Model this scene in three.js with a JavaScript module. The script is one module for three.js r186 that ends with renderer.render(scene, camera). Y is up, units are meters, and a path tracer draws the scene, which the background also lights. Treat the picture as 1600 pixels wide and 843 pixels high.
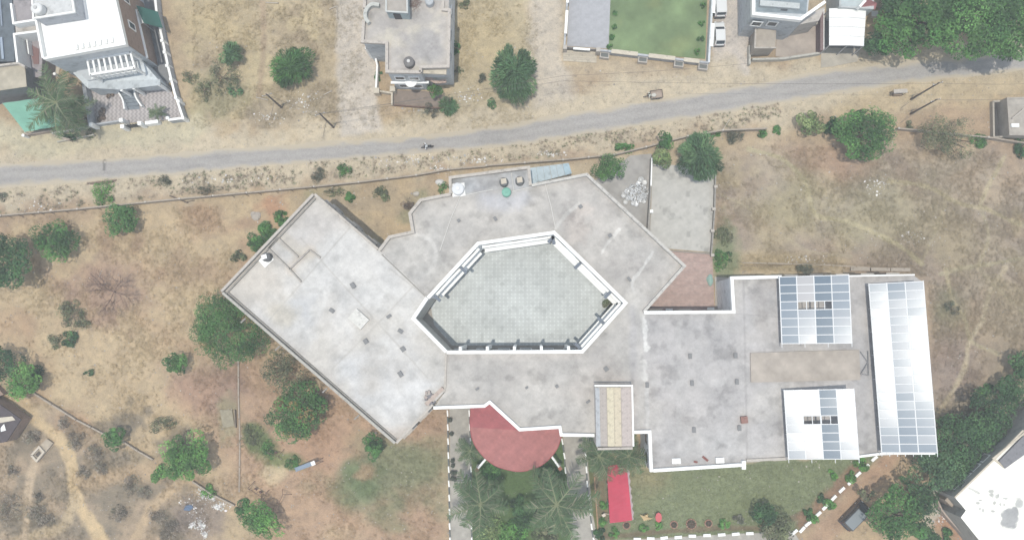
import * as THREE from 'three';
import { mergeGeometries } from 'three/addons/utils/BufferGeometryUtils.js';
import { MarchingCubes } from 'three/addons/objects/MarchingCubes.js';

// ---------------------------------------------------------------- camera, sky, sun, exposure
const scene = new THREE.Scene();
const CAM_H = 114;                                   // drone height above the ground, metres
const FOCAL = 1200;                                  // focal length in survey pixels (picture 1600 x 843)
const camera = new THREE.PerspectiveCamera(2 * Math.atan(421.5 / FOCAL) * 180 / Math.PI, 1600 / 843, 0.5, 2500);
camera.position.set(0, CAM_H, 0);
camera.up.set(0, 0, -1);
camera.lookAt(-2.85, 0, -7.93);
camera.updateMatrixWorld(true);

const SUN_DIR = new THREE.Vector3(-0.045, 0.995, 0.085).normalize();
{
  const w = 64, h = 32, d = new Float32Array(w * h * 4);
  for (let j = 0; j < h; j++) {
    const el = Math.max(0, Math.sin((j + 0.5) / h * Math.PI - Math.PI / 2));   // row 0 is straight down
    const k = Math.pow(1 - el, 2.2);
    for (let i = 0; i < w; i++) {
      const o = (j * w + i) * 4;
      d[o] = 0.64 + 0.34 * k; d[o + 1] = 0.74 + 0.30 * k; d[o + 2] = 0.90 + 0.22 * k; d[o + 3] = 1;
    }
  }
  const sky = new THREE.DataTexture(d, w, h, THREE.RGBAFormat, THREE.FloatType);
  sky.mapping = THREE.EquirectangularReflectionMapping; sky.magFilter = THREE.LinearFilter; sky.needsUpdate = true;
  scene.background = sky; scene.environment = sky;
}
const sun = new THREE.DirectionalLight(new THREE.Color().setRGB(1, 0.945, 0.84), 2.95);
sun.position.copy(SUN_DIR).multiplyScalar(200);
sun.castShadow = true; sun.shadow.radius = 1.3; sun.shadow.mapSize.set(4096, 4096);
Object.assign(sun.shadow.camera, { left: -100, right: 100, top: 70, bottom: -70, near: 1, far: 420 });
scene.add(sun, sun.target);
const renderer = new THREE.WebGLRenderer({ antialias: true });
renderer.toneMapping = THREE.LinearToneMapping;
renderer.toneMappingExposure = 1.15;
renderer.shadowMap.enabled = true;
scene.fog = new THREE.FogExp2(0xe8eef2, 0.0010);

// ---------------------------------------------------------------- small tools
function rng(seed) { let a = seed >>> 0; return () => { a = (a + 0x6D2B79F5) >>> 0; let t = a; t = Math.imul(t ^ (t >>> 15), t | 1); t ^= t + Math.imul(t ^ (t >>> 7), t | 61); return ((t ^ (t >>> 14)) >>> 0) / 4294967296; }; }
const V3 = (x, y, z) => new THREE.Vector3(x, y, z);
// survey point (u, v) lying h metres above the ground -> metres
function at(u, v, h = 0) {
  const d = V3(u - 800, 421.5 - v, -FOCAL).applyQuaternion(camera.quaternion);
  const t = (h - CAM_H) / d.y;
  return V3(d.x * t, h, d.z * t);
}
const ats = (pts, h) => pts.map(p => at(p[0], p[1], p[2] ?? h));
const M = 10.53;                                     // survey pixels per metre on the ground

const PERM = new Uint8Array(512); { const r = rng(7); const p = [...Array(256).keys()]; for (let i = 255; i > 0; i--) { const j = Math.floor(r() * (i + 1)); [p[i], p[j]] = [p[j], p[i]]; } for (let i = 0; i < 512; i++) PERM[i] = p[i & 255]; }
function vn(x, y) { const xi = Math.floor(x), yi = Math.floor(y), fx = x - xi, fy = y - yi, a = xi & 255, b = yi & 255; const u = fx * fx * (3 - 2 * fx), v = fy * fy * (3 - 2 * fy); const A = PERM[a] + b, B = PERM[(a + 1) & 255] + b; const p = PERM[A & 511], q = PERM[B & 511], r = PERM[(A + 1) & 511], s = PERM[(B + 1) & 511]; return (p + (q - p) * u + (r - p) * v + (p - q - r + s) * u * v) / 255; }
function fbm(x, y, o = 4) { let s = 0, a = 0.5, t = 0; for (let i = 0; i < o; i++) { s += a * vn(x, y); t += a; a *= 0.5; x = x * 2.03 + 17.3; y = y * 2.01 + 5.9; } return s / t; }
// noise that repeats after p cells
function tn(x, y, p) { const xi = Math.floor(x), yi = Math.floor(y), fx = x - xi, fy = y - yi; const u = fx * fx * (3 - 2 * fx), v = fy * fy * (3 - 2 * fy); const w = k => ((k % p) + p) % p; const h = (i, j) => PERM[(PERM[w(i) & 255] + w(j)) & 511] / 255; const a = h(xi, yi), b = h(xi + 1, yi), c = h(xi, yi + 1), e = h(xi + 1, yi + 1); return a + (b - a) * u + (c - a) * v + (a - b - c + e) * u * v; }
function tfbm(x, y, p, o = 4) { let s = 0, a = 0.5, t = 0; for (let i = 0; i < o; i++) { s += a * tn(x * p, y * p, p); t += a; a *= 0.55; p *= 2; } return s / t; }
const sstep = (a, b, x) => { const t = Math.min(1, Math.max(0, (x - a) / (b - a))); return t * t * (3 - 2 * t); };
const toLin = c => { c /= 255; return c <= 0.04045 ? c / 12.92 : Math.pow((c + 0.055) / 1.055, 2.4); };
const toS = l => { l = Math.max(0, Math.min(1, l)); return 255 * (l <= 0.0031308 ? l * 12.92 : 1.055 * Math.pow(l, 1 / 2.4) - 0.055); };
// base colour of a surface that shows as (r, g, b) lying in full daylight
const GAIN = 1.62;
const alb = (r, g, b) => [toLin(r) / GAIN, toLin(g) / GAIN, toLin(b) / GAIN].map(x => Math.min(0.82, x));
const albS = (r, g, b) => alb(r, g, b).map(toS);
const C = (r, g, b) => new THREE.Color().setRGB(...alb(r, g, b));

function tex(w, h, fn, { srgb = true, wrap = THREE.RepeatWrapping, rx = 1, ry = 1 } = {}) {
  const d = new Uint8Array(w * h * 4), o = [0, 0, 0];
  for (let j = 0; j < h; j++) for (let i = 0; i < w; i++) { fn(i, j, o); const k = (j * w + i) * 4; d[k] = Math.max(0, Math.min(255, o[0])); d[k + 1] = Math.max(0, Math.min(255, o[1])); d[k + 2] = Math.max(0, Math.min(255, o[2])); d[k + 3] = 255; }
  const t = new THREE.DataTexture(d, w, h, THREE.RGBAFormat);
  if (srgb) t.colorSpace = THREE.SRGBColorSpace;
  t.wrapS = t.wrapT = wrap; t.magFilter = THREE.LinearFilter; t.minFilter = THREE.LinearMipmapLinearFilter; t.generateMipmaps = true; t.repeat.set(rx, ry); t.needsUpdate = true;
  return t;
}
const rep = (t, sx, sy = sx) => { const c = t.clone(); c.repeat.set(1 / sx, 1 / sy); c.needsUpdate = true; return c; };

// grain maps, multiplied with the base colour
const grainA = tex(512, 512, (i, j, o) => { const n = tfbm(i / 512, j / 512, 6, 6), s = tfbm(i / 512 + .3, j / 512, 3, 3), f = tn(i, j, 512); const v = 255 * Math.min(1, 0.80 + 0.22 * n + 0.10 * (s - .5) + 0.10 * (f - .5)); o[0] = v; o[1] = v * 0.995; o[2] = v * 0.985; });
const grainB = tex(512, 512, (i, j, o) => { const n = tfbm(i / 512, j / 512, 10, 5), s = sstep(.55, .75, tfbm(i / 512 + .7, j / 512 + .2, 5, 4)); const v = 255 * Math.min(1, 0.90 + 0.14 * n - 0.11 * s); o[0] = v; o[1] = v * 0.994; o[2] = v * 0.982; });
const grit = tex(256, 256, (i, j, o) => { const v = 255 * (0.55 * tn(i, j, 256) + 0.45 * tfbm(i / 256, j / 256, 32, 3)); o[0] = o[1] = o[2] = v; }, { srgb: false });
const G3 = s => rep(grit, s);

function mat(rgb, o = {}) {
  const { g = null, gs = 6, bump = 0, bs = 1.2, rough = 0.9, metal = 0, ...rest } = o;
  const m = new THREE.MeshStandardMaterial({ color: C(...rgb), roughness: rough, metalness: metal, side: THREE.DoubleSide, ...rest });
  if (g) m.map = rep(g, gs);
  if (bump) { m.bumpMap = G3(bs); m.bumpScale = bump; }
  return m;
}

const taken = {};
function numbered(n) { taken[n] = (taken[n] ?? -1) + 1; return taken[n] ? `${n}_${String(taken[n]).padStart(3, '0')}` : n; }
function sh(o) { o.castShadow = o.receiveShadow = true; return o; }
function obj(name, geo, m, parent) {
  const g = Array.isArray(geo) ? merge(geo) : geo;
  const o = sh(new THREE.Mesh(g, m)); o.name = parent ? name : numbered(name); (parent ?? scene).add(o); return o;
}
function tag(o, label, category, group) { o.userData.label = label; o.userData.category = category; if (group) o.userData.group = group; return o; }
function thing(name, label, category, p = [0, 0, 0], turn = 0, group) {
  const o = new THREE.Group(); o.name = numbered(name); scene.add(o);
  if (p.isVector3) o.position.set(p.x, 0, p.z); else o.position.set(...p);
  o.rotation.y = turn; return tag(o, label, category, group);
}
function dup(src, p, turn, label, group, scale = 1) {
  const r = src.clone(); r.name = numbered(src.name.replace(/_\d{3}$/, '')); r.userData = { ...src.userData }; scene.add(r);
  r.position.copy(p); r.rotation.y = turn; if (scale !== 1) r.scale.multiplyScalar(scale); r.userData.label = label; if (group) r.userData.group = group; return r;
}
function structure(o) { o.userData.kind = 'structure'; return o; }
// part given in metres of the place, put under a thing that is not turned
function wpart(g, name, geo, m) { let q = Array.isArray(geo) ? merge(geo) : geo; q.translate(-g.position.x, -g.position.y, -g.position.z); return obj(name, q, m, g); }
function merge(list) { const l = list.map(g => { const q = g.index ? g.toNonIndexed() : g; for (const k of Object.keys(q.attributes)) if (!['position', 'normal', 'uv'].includes(k)) q.deleteAttribute(k); return q; }); return l.length === 1 ? l[0] : mergeGeometries(l); }

function shapeOf(pts, holes = []) {
  const s = new THREE.Shape(pts.map(p => new THREE.Vector2(p.x, -p.z)));
  for (const h of holes) s.holes.push(new THREE.Path(h.map(p => new THREE.Vector2(p.x, -p.z))));
  return s;
}
function prism(pts, y0, y1, holes = []) {
  const g = new THREE.ExtrudeGeometry(shapeOf(pts, holes), { depth: y1 - y0, bevelEnabled: false, curveSegments: 4 });
  g.rotateX(-Math.PI / 2); g.translate(0, y0, 0); return g;
}
function sheet(pts, y, holes = []) { const g = new THREE.ShapeGeometry(shapeOf(pts, holes)); g.rotateX(-Math.PI / 2); g.translate(0, y, 0); return g; }
function mapXZ(g, x0, z0, w, d) { const p = g.attributes.position, uv = g.attributes.uv; for (let i = 0; i < p.count; i++) uv.setXY(i, (p.getX(i) - x0) / w, (p.getZ(i) - z0) / d); return g; }
function box(w, h, d, x = 0, y = 0, z = 0, turn = 0) {          // y is the bottom
  const g = new THREE.BoxGeometry(w, h, d), uv = g.attributes.uv;
  const s = [[d, h], [d, h], [w, d], [w, d], [w, h], [w, h]];
  for (let f = 0; f < 6; f++) for (let k = 0; k < 4; k++) { const i = f * 4 + k; uv.setXY(i, uv.getX(i) * s[f][0], uv.getY(i) * s[f][1]); }
  g.translate(0, h / 2, 0); if (turn) g.rotateY(turn); g.translate(x, y, z); return g;
}
function cyl(r0, r1, h, x = 0, y = 0, z = 0, n = 14) { const g = new THREE.CylinderGeometry(r1, r0, h, n); g.translate(x, y + h / 2, z); return g; }
// strip of width t along a polyline (points in metres), mitred; side: 0 centred, 1 to the left of the run, -1 to the right
function stripPoly(pts, t, side = 0, closed = false) {
  const n = pts.length, L = [], R = [], a = side === 0 ? t / 2 : side > 0 ? t : 0, b = side === 0 ? t / 2 : side > 0 ? 0 : t;
  for (let i = 0; i < n; i++) {
    const p = pts[i], q0 = pts[(i - 1 + n) % n], q1 = pts[(i + 1) % n];
    let d0 = closed || i > 0 ? V3(p.x - q0.x, 0, p.z - q0.z).normalize() : null, d1 = closed || i < n - 1 ? V3(q1.x - p.x, 0, q1.z - p.z).normalize() : null;
    d0 ??= d1; d1 ??= d0;
    const n0 = V3(d0.z, 0, -d0.x), n1 = V3(d1.z, 0, -d1.x), m = n0.clone().add(n1).normalize(), k = 1 / Math.max(0.35, m.dot(n0));
    L.push(V3(p.x + m.x * a * k, 0, p.z + m.z * a * k)); R.push(V3(p.x - m.x * b * k, 0, p.z - m.z * b * k));
  }
  return closed ? [L, R] : [L.concat(R.reverse())];
}
function strip(pts, t, y0, y1, side = 0) { return prism(stripPoly(pts, t, side)[0], y0, y1); }
function densify(pts, step) { const out = []; for (let i = 0; i < pts.length - 1; i++) { const a = pts[i], b = pts[i + 1], n = Math.max(1, Math.round(a.distanceTo(b) / step)); for (let k = 0; k < n; k++) out.push(a.clone().lerp(b, k / n)); } out.push(pts.at(-1).clone()); return out; }
function smooth(pts, n) { return new THREE.CatmullRomCurve3(pts, false, 'centripetal').getPoints(n); }
function tube(pts, r, n = 5, seg) { return new THREE.TubeGeometry(new THREE.CatmullRomCurve3(pts, false, 'centripetal'), seg ?? Math.max(2, pts.length * 3), r, n, false); }
function bar(a, b, r, n = 6) { const d = b.clone().sub(a), g = new THREE.CylinderGeometry(r, r, d.length(), n); g.translate(0, d.length() / 2, 0); g.applyQuaternion(new THREE.Quaternion().setFromUnitVectors(V3(0, 1, 0), d.normalize())); g.translate(a.x, a.y, a.z); return g; }
function inside(p, poly) { let c = false; for (let i = 0, j = poly.length - 1; i < poly.length; j = i++) { const a = poly[i], b = poly[j]; if ((a.z > p.z) !== (b.z > p.z) && p.x < (b.x - a.x) * (p.z - a.z) / (b.z - a.z) + a.x) c = !c; } return c; }
function segDist(x, z, a, b) { const dx = b.x - a.x, dz = b.z - a.z, t = Math.max(0, Math.min(1, ((x - a.x) * dx + (z - a.z) * dz) / (dx * dx + dz * dz + 1e-9))); return Math.hypot(x - a.x - dx * t, z - a.z - dz * t); }
const KEEP = [];                                    // outlines where no weeds or litter lie
// ---------------------------------------------------------------- the ground
const GX0 = -97, GZ0 = -62, GW = 194, GD = 110, TW = 2048, TH = 1162;
const roadUp = [[-60, 262], [0, 258], [100, 252], [200, 246], [300, 238], [400, 230], [500, 224], [600, 217], [700, 208], [800, 194], [900, 176], [1000, 161], [1100, 145], [1200, 128], [1300, 110], [1400, 99], [1500, 90], [1600, 80], [1680, 72]];
const roadLo = [[-60, 296], [0, 291], [100, 284], [200, 277], [300, 269], [400, 260], [500, 252], [600, 243], [700, 235], [800, 226], [900, 211], [1000, 196], [1100, 180], [1200, 163], [1300, 146], [1400, 131], [1500, 120], [1600, 109], [1680, 101]];
const roadMid = roadUp.map((p, i) => [(p[0] + roadLo[i][0]) / 2, (p[1] + roadLo[i][1]) / 2]);

const SAND = [212, 197, 171], STRAW = [203, 180, 146], BROWN = [176, 153, 128], RED = [194, 160, 134], DUN = [185, 170, 150], GREY = [166, 150, 136], LAWN = [142, 150, 114], GREEN = [112, 136, 92], PALE = [206, 189, 158], SCRUB = [146, 134, 116];
// [shape, survey points or centre and radii, colour, strength, softness, ragged, noise cell in metres]
const FEAT = []; let FH = 0;
const blob = (u, v, ru, rv, col, s = 1, soft = .5, rag = .8, cell = 4, rot = 0) => FEAT.push({ k: 'b', c: at(u, v, FH), rx: ru / M, rz: rv / M, col, s, soft, rag, cell, rot });
const path = (pts, wpx, col, s = 1, soft = .6, rag = .5, cell = 1.5) => FEAT.push({ k: 'l', p: smooth(ats(pts, FH), pts.length * 5), w: wpx / M / 2, col, s, soft, rag, cell });
const area = (pts, col, s = 1, soft = 1.2, rag = 2, cell = 4) => FEAT.push({ k: 'p', p: ats(pts, FH), col, s, soft, rag, cell });

area([[-80, 320], [480, 285], [700, 300], [640, 640], [560, 860], [-80, 860]], STRAW, 1, 3, 4, 6);
area([[1110, 230], [1700, 240], [1700, 760], [1460, 720], [1440, 440], [1110, 440]], DUN, 1, 2, 3, 6);
area([[270, -80], [530, -80], [530, 175], [300, 190]], [196, 178, 148], 1, 2, 3, 5);
area([[705, -80], [830, -80], [830, 190], [640, 190], [700, 140]], [204, 188, 156], 1, 1, 2, 4);
area([[370, 520], [560, 640], [700, 640], [700, 860], [400, 860], [330, 660]], RED, .75, 3, 5, 6);
area([[-80, 610], [60, 620], [300, 760], [360, 860], [-80, 860]], [190, 168, 142], 1, 2, 3, 5);
// field on the left: blotches of bare brown soil and dead grass
{ const r = rng(11);
  for (let i = 0; i < 70; i++) { const u = r() * 560 - 30, v = 340 + r() * 330; blob(u, v, 12 + r() * 38, 8 + r() * 22, r() < .45 ? [180, 152, 126] : r() < .5 ? [214, 192, 156] : [190, 158, 128], .3 + r() * .45, .6, 1.4, 2 + r() * 3, r() * 3); }
  for (let i = 0; i < 80; i++) { const u = 1110 + r() * 500, v = 225 + r() * 400; blob(u, v, 12 + r() * 40, 10 + r() * 26, r() < .4 ? [165, 148, 134] : r() < .5 ? [188, 172, 138] : [184, 160, 134], .3 + r() * .4, .6, 1.4, 2 + r() * 3, r() * 3); }
  for (let i = 0; i < 40; i++) { const u = 280 + r() * 240, v = r() * 185; blob(u, v, 8 + r() * 26, 6 + r() * 18, r() < .5 ? [176, 158, 132] : [208, 190, 152], .3 + r() * .5, .6, 1.4, 2, r() * 3); }
  for (let i = 0; i < 60; i++) { const u = r() * 300, v = 650 + r() * 200; blob(u, v, 8 + r() * 30, 6 + r() * 20, SCRUB, .35 + r() * .5, .5, 1.5, 1.6, r() * 3); }
  for (let i = 0; i < 22; i++) { const u = 480 + r() * 230, v = 290 + r() * 90; blob(u, v, 8 + r() * 25, 6 + r() * 16, r() < .4 ? [158, 156, 122] : [178, 162, 138], .5, .6, 1.3, 2, r() * 3); }
  for (let i = 0; i < 40; i++) { const u = 1290 + r() * 300, v = 720 + r() * 130; blob(u, v, 8 + r() * 22, 6 + r() * 16, r() < .5 ? [184, 146, 122] : [206, 184, 150], .45, .6, 1.3, 2, r() * 3); }
}
// named patches
blob(165, 455, 62, 48, [176, 146, 128], .75, .6, 1, 2); blob(330, 605, 62, 40, [168, 140, 124], .8, .6, 1, 3, .3); blob(430, 325, 20, 20, [192, 142, 112], .7, .6, 1.2, 2);
blob(300, 615, 36, 30, [196, 158, 132], .5, .6, 1, 3); blob(500, 690, 60, 40, [192, 152, 124], .5, .6, 1, 3); blob(318, 800, 40, 34, [158, 142, 130], .8, .5, 1, 2); blob(300, 812, 22, 26, [146, 134, 126], .5, .5, 1, 2); blob(60, 330, 90, 16, [186, 162, 138], .7, .7, 1, 3);
blob(620, 745, 88, 52, [146, 148, 116], .95, .55, 1, 4); blob(560, 755, 34, 32, [124, 140, 100], .85, .6, 1, 3); blob(655, 715, 40, 26, [150, 152, 118], .7, .6, 1, 3); blob(612, 805, 24, 22, [136, 142, 106], .6, .6, 1, 2); blob(570, 735, 14, 12, [196, 164, 134], .7, .5, 1, 1.5);
blob(405, 690, 36, 20, [118, 136, 88], .9, .4, 1, 2, .9); blob(445, 722, 26, 14, [128, 138, 92], .9, .4, 1, 2, .3); blob(358, 655, 20, 32, [170, 160, 128], .8, .4, 1, 2); blob(425, 740, 16, 14, [214, 194, 160], .8, .5, 1, 2);
blob(1290, 255, 60, 26, [186, 154, 130], .7, .6, 1.1, 4, .2); blob(1255, 320, 50, 40, [172, 162, 130], .6, .6, 1, 4); blob(1380, 340, 70, 60, [178, 170, 138], .6, .6, 1, 5); blob(1485, 490, 28, 34, [150, 150, 122], .7, .6, 1, 3); blob(1360, 405, 110, 26, [166, 148, 134], .55, .7, 1, 4); blob(1500, 380, 80, 60, [170, 154, 128], .6, .7, 1, 5); blob(1490, 580, 60, 60, [164, 144, 134], .7, .7, 1, 4); blob(1560, 520, 60, 60, [176, 158, 132], .7, .7, 1, 4);
blob(1200, 412, 90, 18, [198, 178, 142], .8, .6, .8, 3); blob(1130, 390, 22, 50, [142, 152, 116], .85, .5, 1, 2); blob(1500, 200, 110, 34, [192, 164, 138], .6, .7, 1, 4, .1); blob(1150, 225, 60, 20, [190, 168, 138], .6, .7, 1, 3);
blob(450, 172, 72, 22, [180, 164, 140], .8, .5, 1.2, 2, -.3); blob(335, 150, 40, 34, [162, 158, 124], .6, .6, 1.2, 2); blob(350, 20, 60, 40, [206, 186, 146], .6, .7, 1, 4);
blob(760, 60, 40, 60, [208, 188, 148], .6, .7, 1, 4); blob(735, 140, 40, 40, [196, 180, 150], .6, .6, 1.2, 2);

area([[735, 680], [880, 680], [905, 860], [735, 860]], [104, 128, 80], 1, .3, .6, 2);
area([[915, 700], [1015, 735], [1165, 722], [1345, 712], [1385, 705], [1240, 838], [925, 843]], LAWN, 1, .3, .6, 2);
blob(1080, 770, 100, 36, [150, 158, 122], .5, .8, 1, 4); blob(1180, 800, 70, 30, [136, 144, 104], .6, .7, 1, 3); blob(1010, 745, 30, 26, [176, 162, 126], .6, .7, 1, 2);
area([[922, 735], [950, 740], [950, 843], [922, 843]], [150, 134, 108], .8, .4, .8, 2);
path([[922, 720], [925, 780], [934, 840]], 10, [122, 128, 78], .8, .4, .5, 1.5); path([[940, 838], [1100, 826], [1200, 822], [1260, 800]], 8, [138, 116, 96], .7, .5, .8, 1);
path([[1255, 815], [1300, 770], [1345, 728]], 20, [172, 132, 112], .75, .5, .9, 1.5);
area([[1255, 843], [1400, 712], [1460, 712], [1440, 780], [1560, 860], [1250, 860]], [200, 176, 142], .9, .6, 1.4, 3);
path([[1280, 840], [1340, 775], [1395, 715]], 34, [186, 148, 124], .55, .7, 1, 2); blob(1500, 815, 44, 30, [194, 150, 124], .8, .5, 1, 2, .5); blob(1455, 800, 12, 30, [212, 202, 184], .85, .4, 1.2, 1.2, .3); blob(1450, 765, 14, 10, [206, 192, 168], .8, .5, 1, 1.5);
blob(1545, 640, 70, 34, [172, 160, 138], .6, .7, 1, 3, -.6);
// the sandy verges of the road, the dusty concrete lanes that run into them, then worn foot paths
path([[-40, 318], [200, 300], [420, 284], [640, 258], [760, 246], [900, 234], [1010, 216], [1180, 190]], 26, [190, 168, 144], .8, .5, 1.2, 2);
path(roadMid, 92, SAND, .95, .35, .9, 2.5);
area([[527, -80], [592, -80], [590, 60], [588, 150], [600, 206], [535, 212], [526, 165], [526, 60]], [218, 207, 193], .92, .6, .9, 2); area([[828, -80], [884, -80], [880, 78], [890, 130], [905, 185], [842, 205], [828, 130], [824, 60]], [217, 205, 188], .9, 1.0, 1.2, 2.5); area([[1122, -80], [1170, -80], [1171, 95], [1172, 118], [1118, 118], [1112, 90]], [220, 210, 200], .95, .4, .7, 1.5);
path([[840, 205], [950, 165], [1060, 135], [1140, 118]], 60, SAND, .9, .4, .7, 2.5); 
path([[0, 208], [60, 222], [180, 208], [300, 200]], 44, [210, 200, 172], .9, .5, .6, 2); path([[1320, 180], [1400, 150], [1500, 140], [1600, 135]], 40, [206, 186, 152], .8, .6, .8, 2);
path([[-30, 605], [30, 628], [62, 660], [95, 690], [112, 730], [118, 775], [140, 815], [170, 860]], 19, [218, 192, 152], .95, .45, .6, 1.5);
path([[118, 775], [100, 820], [60, 835], [20, 850]], 15, [208, 186, 152], .8, .5, .7, 1.5); path([[58, 705], [47, 745], [42, 800], [35, 860]], 13, [206, 184, 156], .9, .5, .6, 1.5);
path([[130, 755], [190, 742], [260, 735], [300, 740]], 28, [204, 176, 142], .7, .6, .9, 2); path([[300, 742], [240, 790], [205, 850]], 15, [208, 182, 148], .8, .5, .8, 1.5);
path([[1170, 232], [1225, 250], [1258, 285], [1275, 335], [1320, 345], [1370, 365], [1415, 390], [1440, 412]], 7, [198, 186, 152], .85, .6, .8, 1.2);
path([[1390, 283], [1450, 292], [1500, 318], [1540, 326], [1580, 345], [1640, 365]], 7, [198, 184, 152], .85, .6, .8, 1.2); path([[1570, 245], [1548, 285], [1530, 325]], 6, [198, 184, 152], .8, .6, .8, 1.2);
path([[1640, 395], [1560, 410], [1500, 420], [1470, 428]], 6, [196, 184, 154], .8, .6, .8, 1.2); path([[1572, 418], [1548, 455], [1535, 500], [1515, 535], [1508, 575], [1480, 625], [1462, 650]], 7, [206, 190, 162], .9, .6, .7, 1.2);
path([[1478, 420], [1488, 465], [1508, 500], [1518, 532], [1560, 552]], 6, [198, 184, 152], .8, .6, .8, 1.2); path([[1535, 330], [1545, 370], [1530, 415]], 6, [196, 182, 152], .7, .6, .8, 1.2); path([[1440, 410], [1470, 340], [1480, 300]], 5, [190, 176, 146], .6, .6, .8, 1.2);
path([[1525, 415], [1580, 470], [1610, 500]], 5, [192, 178, 150], .6, .6, .8, 1.2); path([[1120, 300], [1180, 330], [1260, 390], [1330, 400]], 5, [194, 180, 152], .5, .6, .8, 1.2);
path([[408, -20], [412, 60], [405, 150]], 9, [178, 154, 130], .6, .6, .8, 1.2); path([[1160, 415], [1300, 412], [1400, 418]], 4, [150, 134, 112], .6, .6, 1, 1);
path([[370, 560], [372, 660], [374, 760]], 5, [160, 134, 112], .6, .6, .8, 1);

function paintFeatures(Bf, w, h, x0, z0, gw, gd, list) {
  for (const f of list) {
    let a = 1e9, b = -1e9, c = 1e9, d = -1e9, pad;
    if (f.k === 'b') { const R = Math.max(f.rx, f.rz) * 1.9; a = f.c.x - R; b = f.c.x + R; c = f.c.z - R; d = f.c.z + R; }
    else { pad = f.k === 'l' ? f.w * 2.2 : f.soft + f.rag + .5; for (const p of f.p) { a = Math.min(a, p.x); b = Math.max(b, p.x); c = Math.min(c, p.z); d = Math.max(d, p.z); } a -= pad; b += pad; c -= pad; d += pad; }
    const i0 = Math.max(0, Math.floor((a - x0) / gw * w)), i1 = Math.min(w - 1, Math.ceil((b - x0) / gw * w)), j0 = Math.max(0, Math.floor((c - z0) / gd * h)), j1 = Math.min(h - 1, Math.ceil((d - z0) / gd * h));
    const cs = Math.cos(f.rot ?? 0), sn = Math.sin(f.rot ?? 0), L = alb(...f.col), off = list.indexOf(f) * 7.7;
    for (let j = j0; j <= j1; j++) for (let i = i0; i <= i1; i++) {
      const x = x0 + (i + .5) / w * gw, z = z0 + (j + .5) / h * gd; let q;
      if (f.k === 'b') { const dx = x - f.c.x, dz = z - f.c.z; q = Math.hypot((dx * cs + dz * sn) / f.rx, (-dx * sn + dz * cs) / f.rz); if (q > 1.9) continue; }
      else if (f.k === 'l') { let m = 1e9; for (let s = 0; s < f.p.length - 1; s++) { const A = f.p[s], B = f.p[s + 1]; if (x < Math.min(A.x, B.x) - pad || x > Math.max(A.x, B.x) + pad || z < Math.min(A.z, B.z) - pad || z > Math.max(A.z, B.z) + pad) continue; m = Math.min(m, segDist(x, z, A, B)); } if (m > pad) continue; q = m / f.w; }
      else { let m = 1e9; for (let s = 0; s < f.p.length; s++) m = Math.min(m, segDist(x, z, f.p[s], f.p[(s + 1) % f.p.length])); q = 1 + (inside({ x, z }, f.p) ? -m : m); if (q > 1 + pad) continue; }
      q += (fbm(x / f.cell + off, z / f.cell, 4) - .5) * f.rag * 1.6;
      const wt = f.s * sstep(1 + f.soft, 1 - f.soft, q); if (wt <= .002) continue;
      const o = (j * w + i) * 3; for (let k = 0; k < 3; k++) Bf[o + k] += (L[k] - Bf[o + k]) * wt;
    }
  }
}
const groundBuf = new Float32Array(TW * TH * 3);
{ const a = alb(...STRAW), b = alb(188, 166, 138), c = alb(...SAND);
  for (let j = 0; j < TH; j++) for (let i = 0; i < TW; i++) { const x = GX0 + i / TW * GW, z = GZ0 + j / TH * GD, n = sstep(.3, .7, fbm(x / 7, z / 7, 4)), m = sstep(.5, .75, fbm(x / 11 + 40, z / 11, 3)) * .6, o = (j * TW + i) * 3; for (let k = 0; k < 3; k++) groundBuf[o + k] = (a[k] + (b[k] - a[k]) * n) * (1 - m) + c[k] * m; } }
paintFeatures(groundBuf, TW, TH, GX0, GZ0, GW, GD, FEAT);
const groundMap = tex(TW, TH, (i, j, o) => {
  const x = GX0 + i / TW * GW, z = GZ0 + j / TH * GD, k = (j * TW + i) * 3;
  const n = fbm(x * 1.3, z * 1.3, 4) - .5, f = vn(x * 9, z * 9) - .5, h = PERM[(PERM[i & 255] + j) & 511] / 255 - .5, big = fbm(x / 5 + 9, z / 5, 3) - .5;
  let g = 1 + n * .42 + f * .24 + h * .2 + big * .18;
  const d = fbm(x * 2.2 + 50, z * 2.2, 3); if (d > .66) g *= 1 - (d - .66) * 1.6;            // dead tufts and grit
  o[0] = toS(groundBuf[k] * g); o[1] = toS(groundBuf[k + 1] * g * (1 - n * .03)); o[2] = toS(groundBuf[k + 2] * g * (1 - n * .10));
}, { wrap: THREE.MirroredRepeatWrapping });
const groundColorAt = (x, z) => { const i = Math.max(0, Math.min(TW - 1, Math.floor((x - GX0) / GW * TW))), j = Math.max(0, Math.min(TH - 1, Math.floor((z - GZ0) / GD * TH))), k = (j * TW + i) * 3; return [groundBuf[k], groundBuf[k + 1], groundBuf[k + 2]]; };
{
  const g = new THREE.PlaneGeometry(1400, 1400, 4, 4); g.rotateX(-Math.PI / 2); mapXZ(g, GX0, GZ0, GW, GD);
  const m = new THREE.MeshStandardMaterial({ map: groundMap, roughness: 1, side: THREE.DoubleSide });
  structure(obj('ground', g, m));
}
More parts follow.
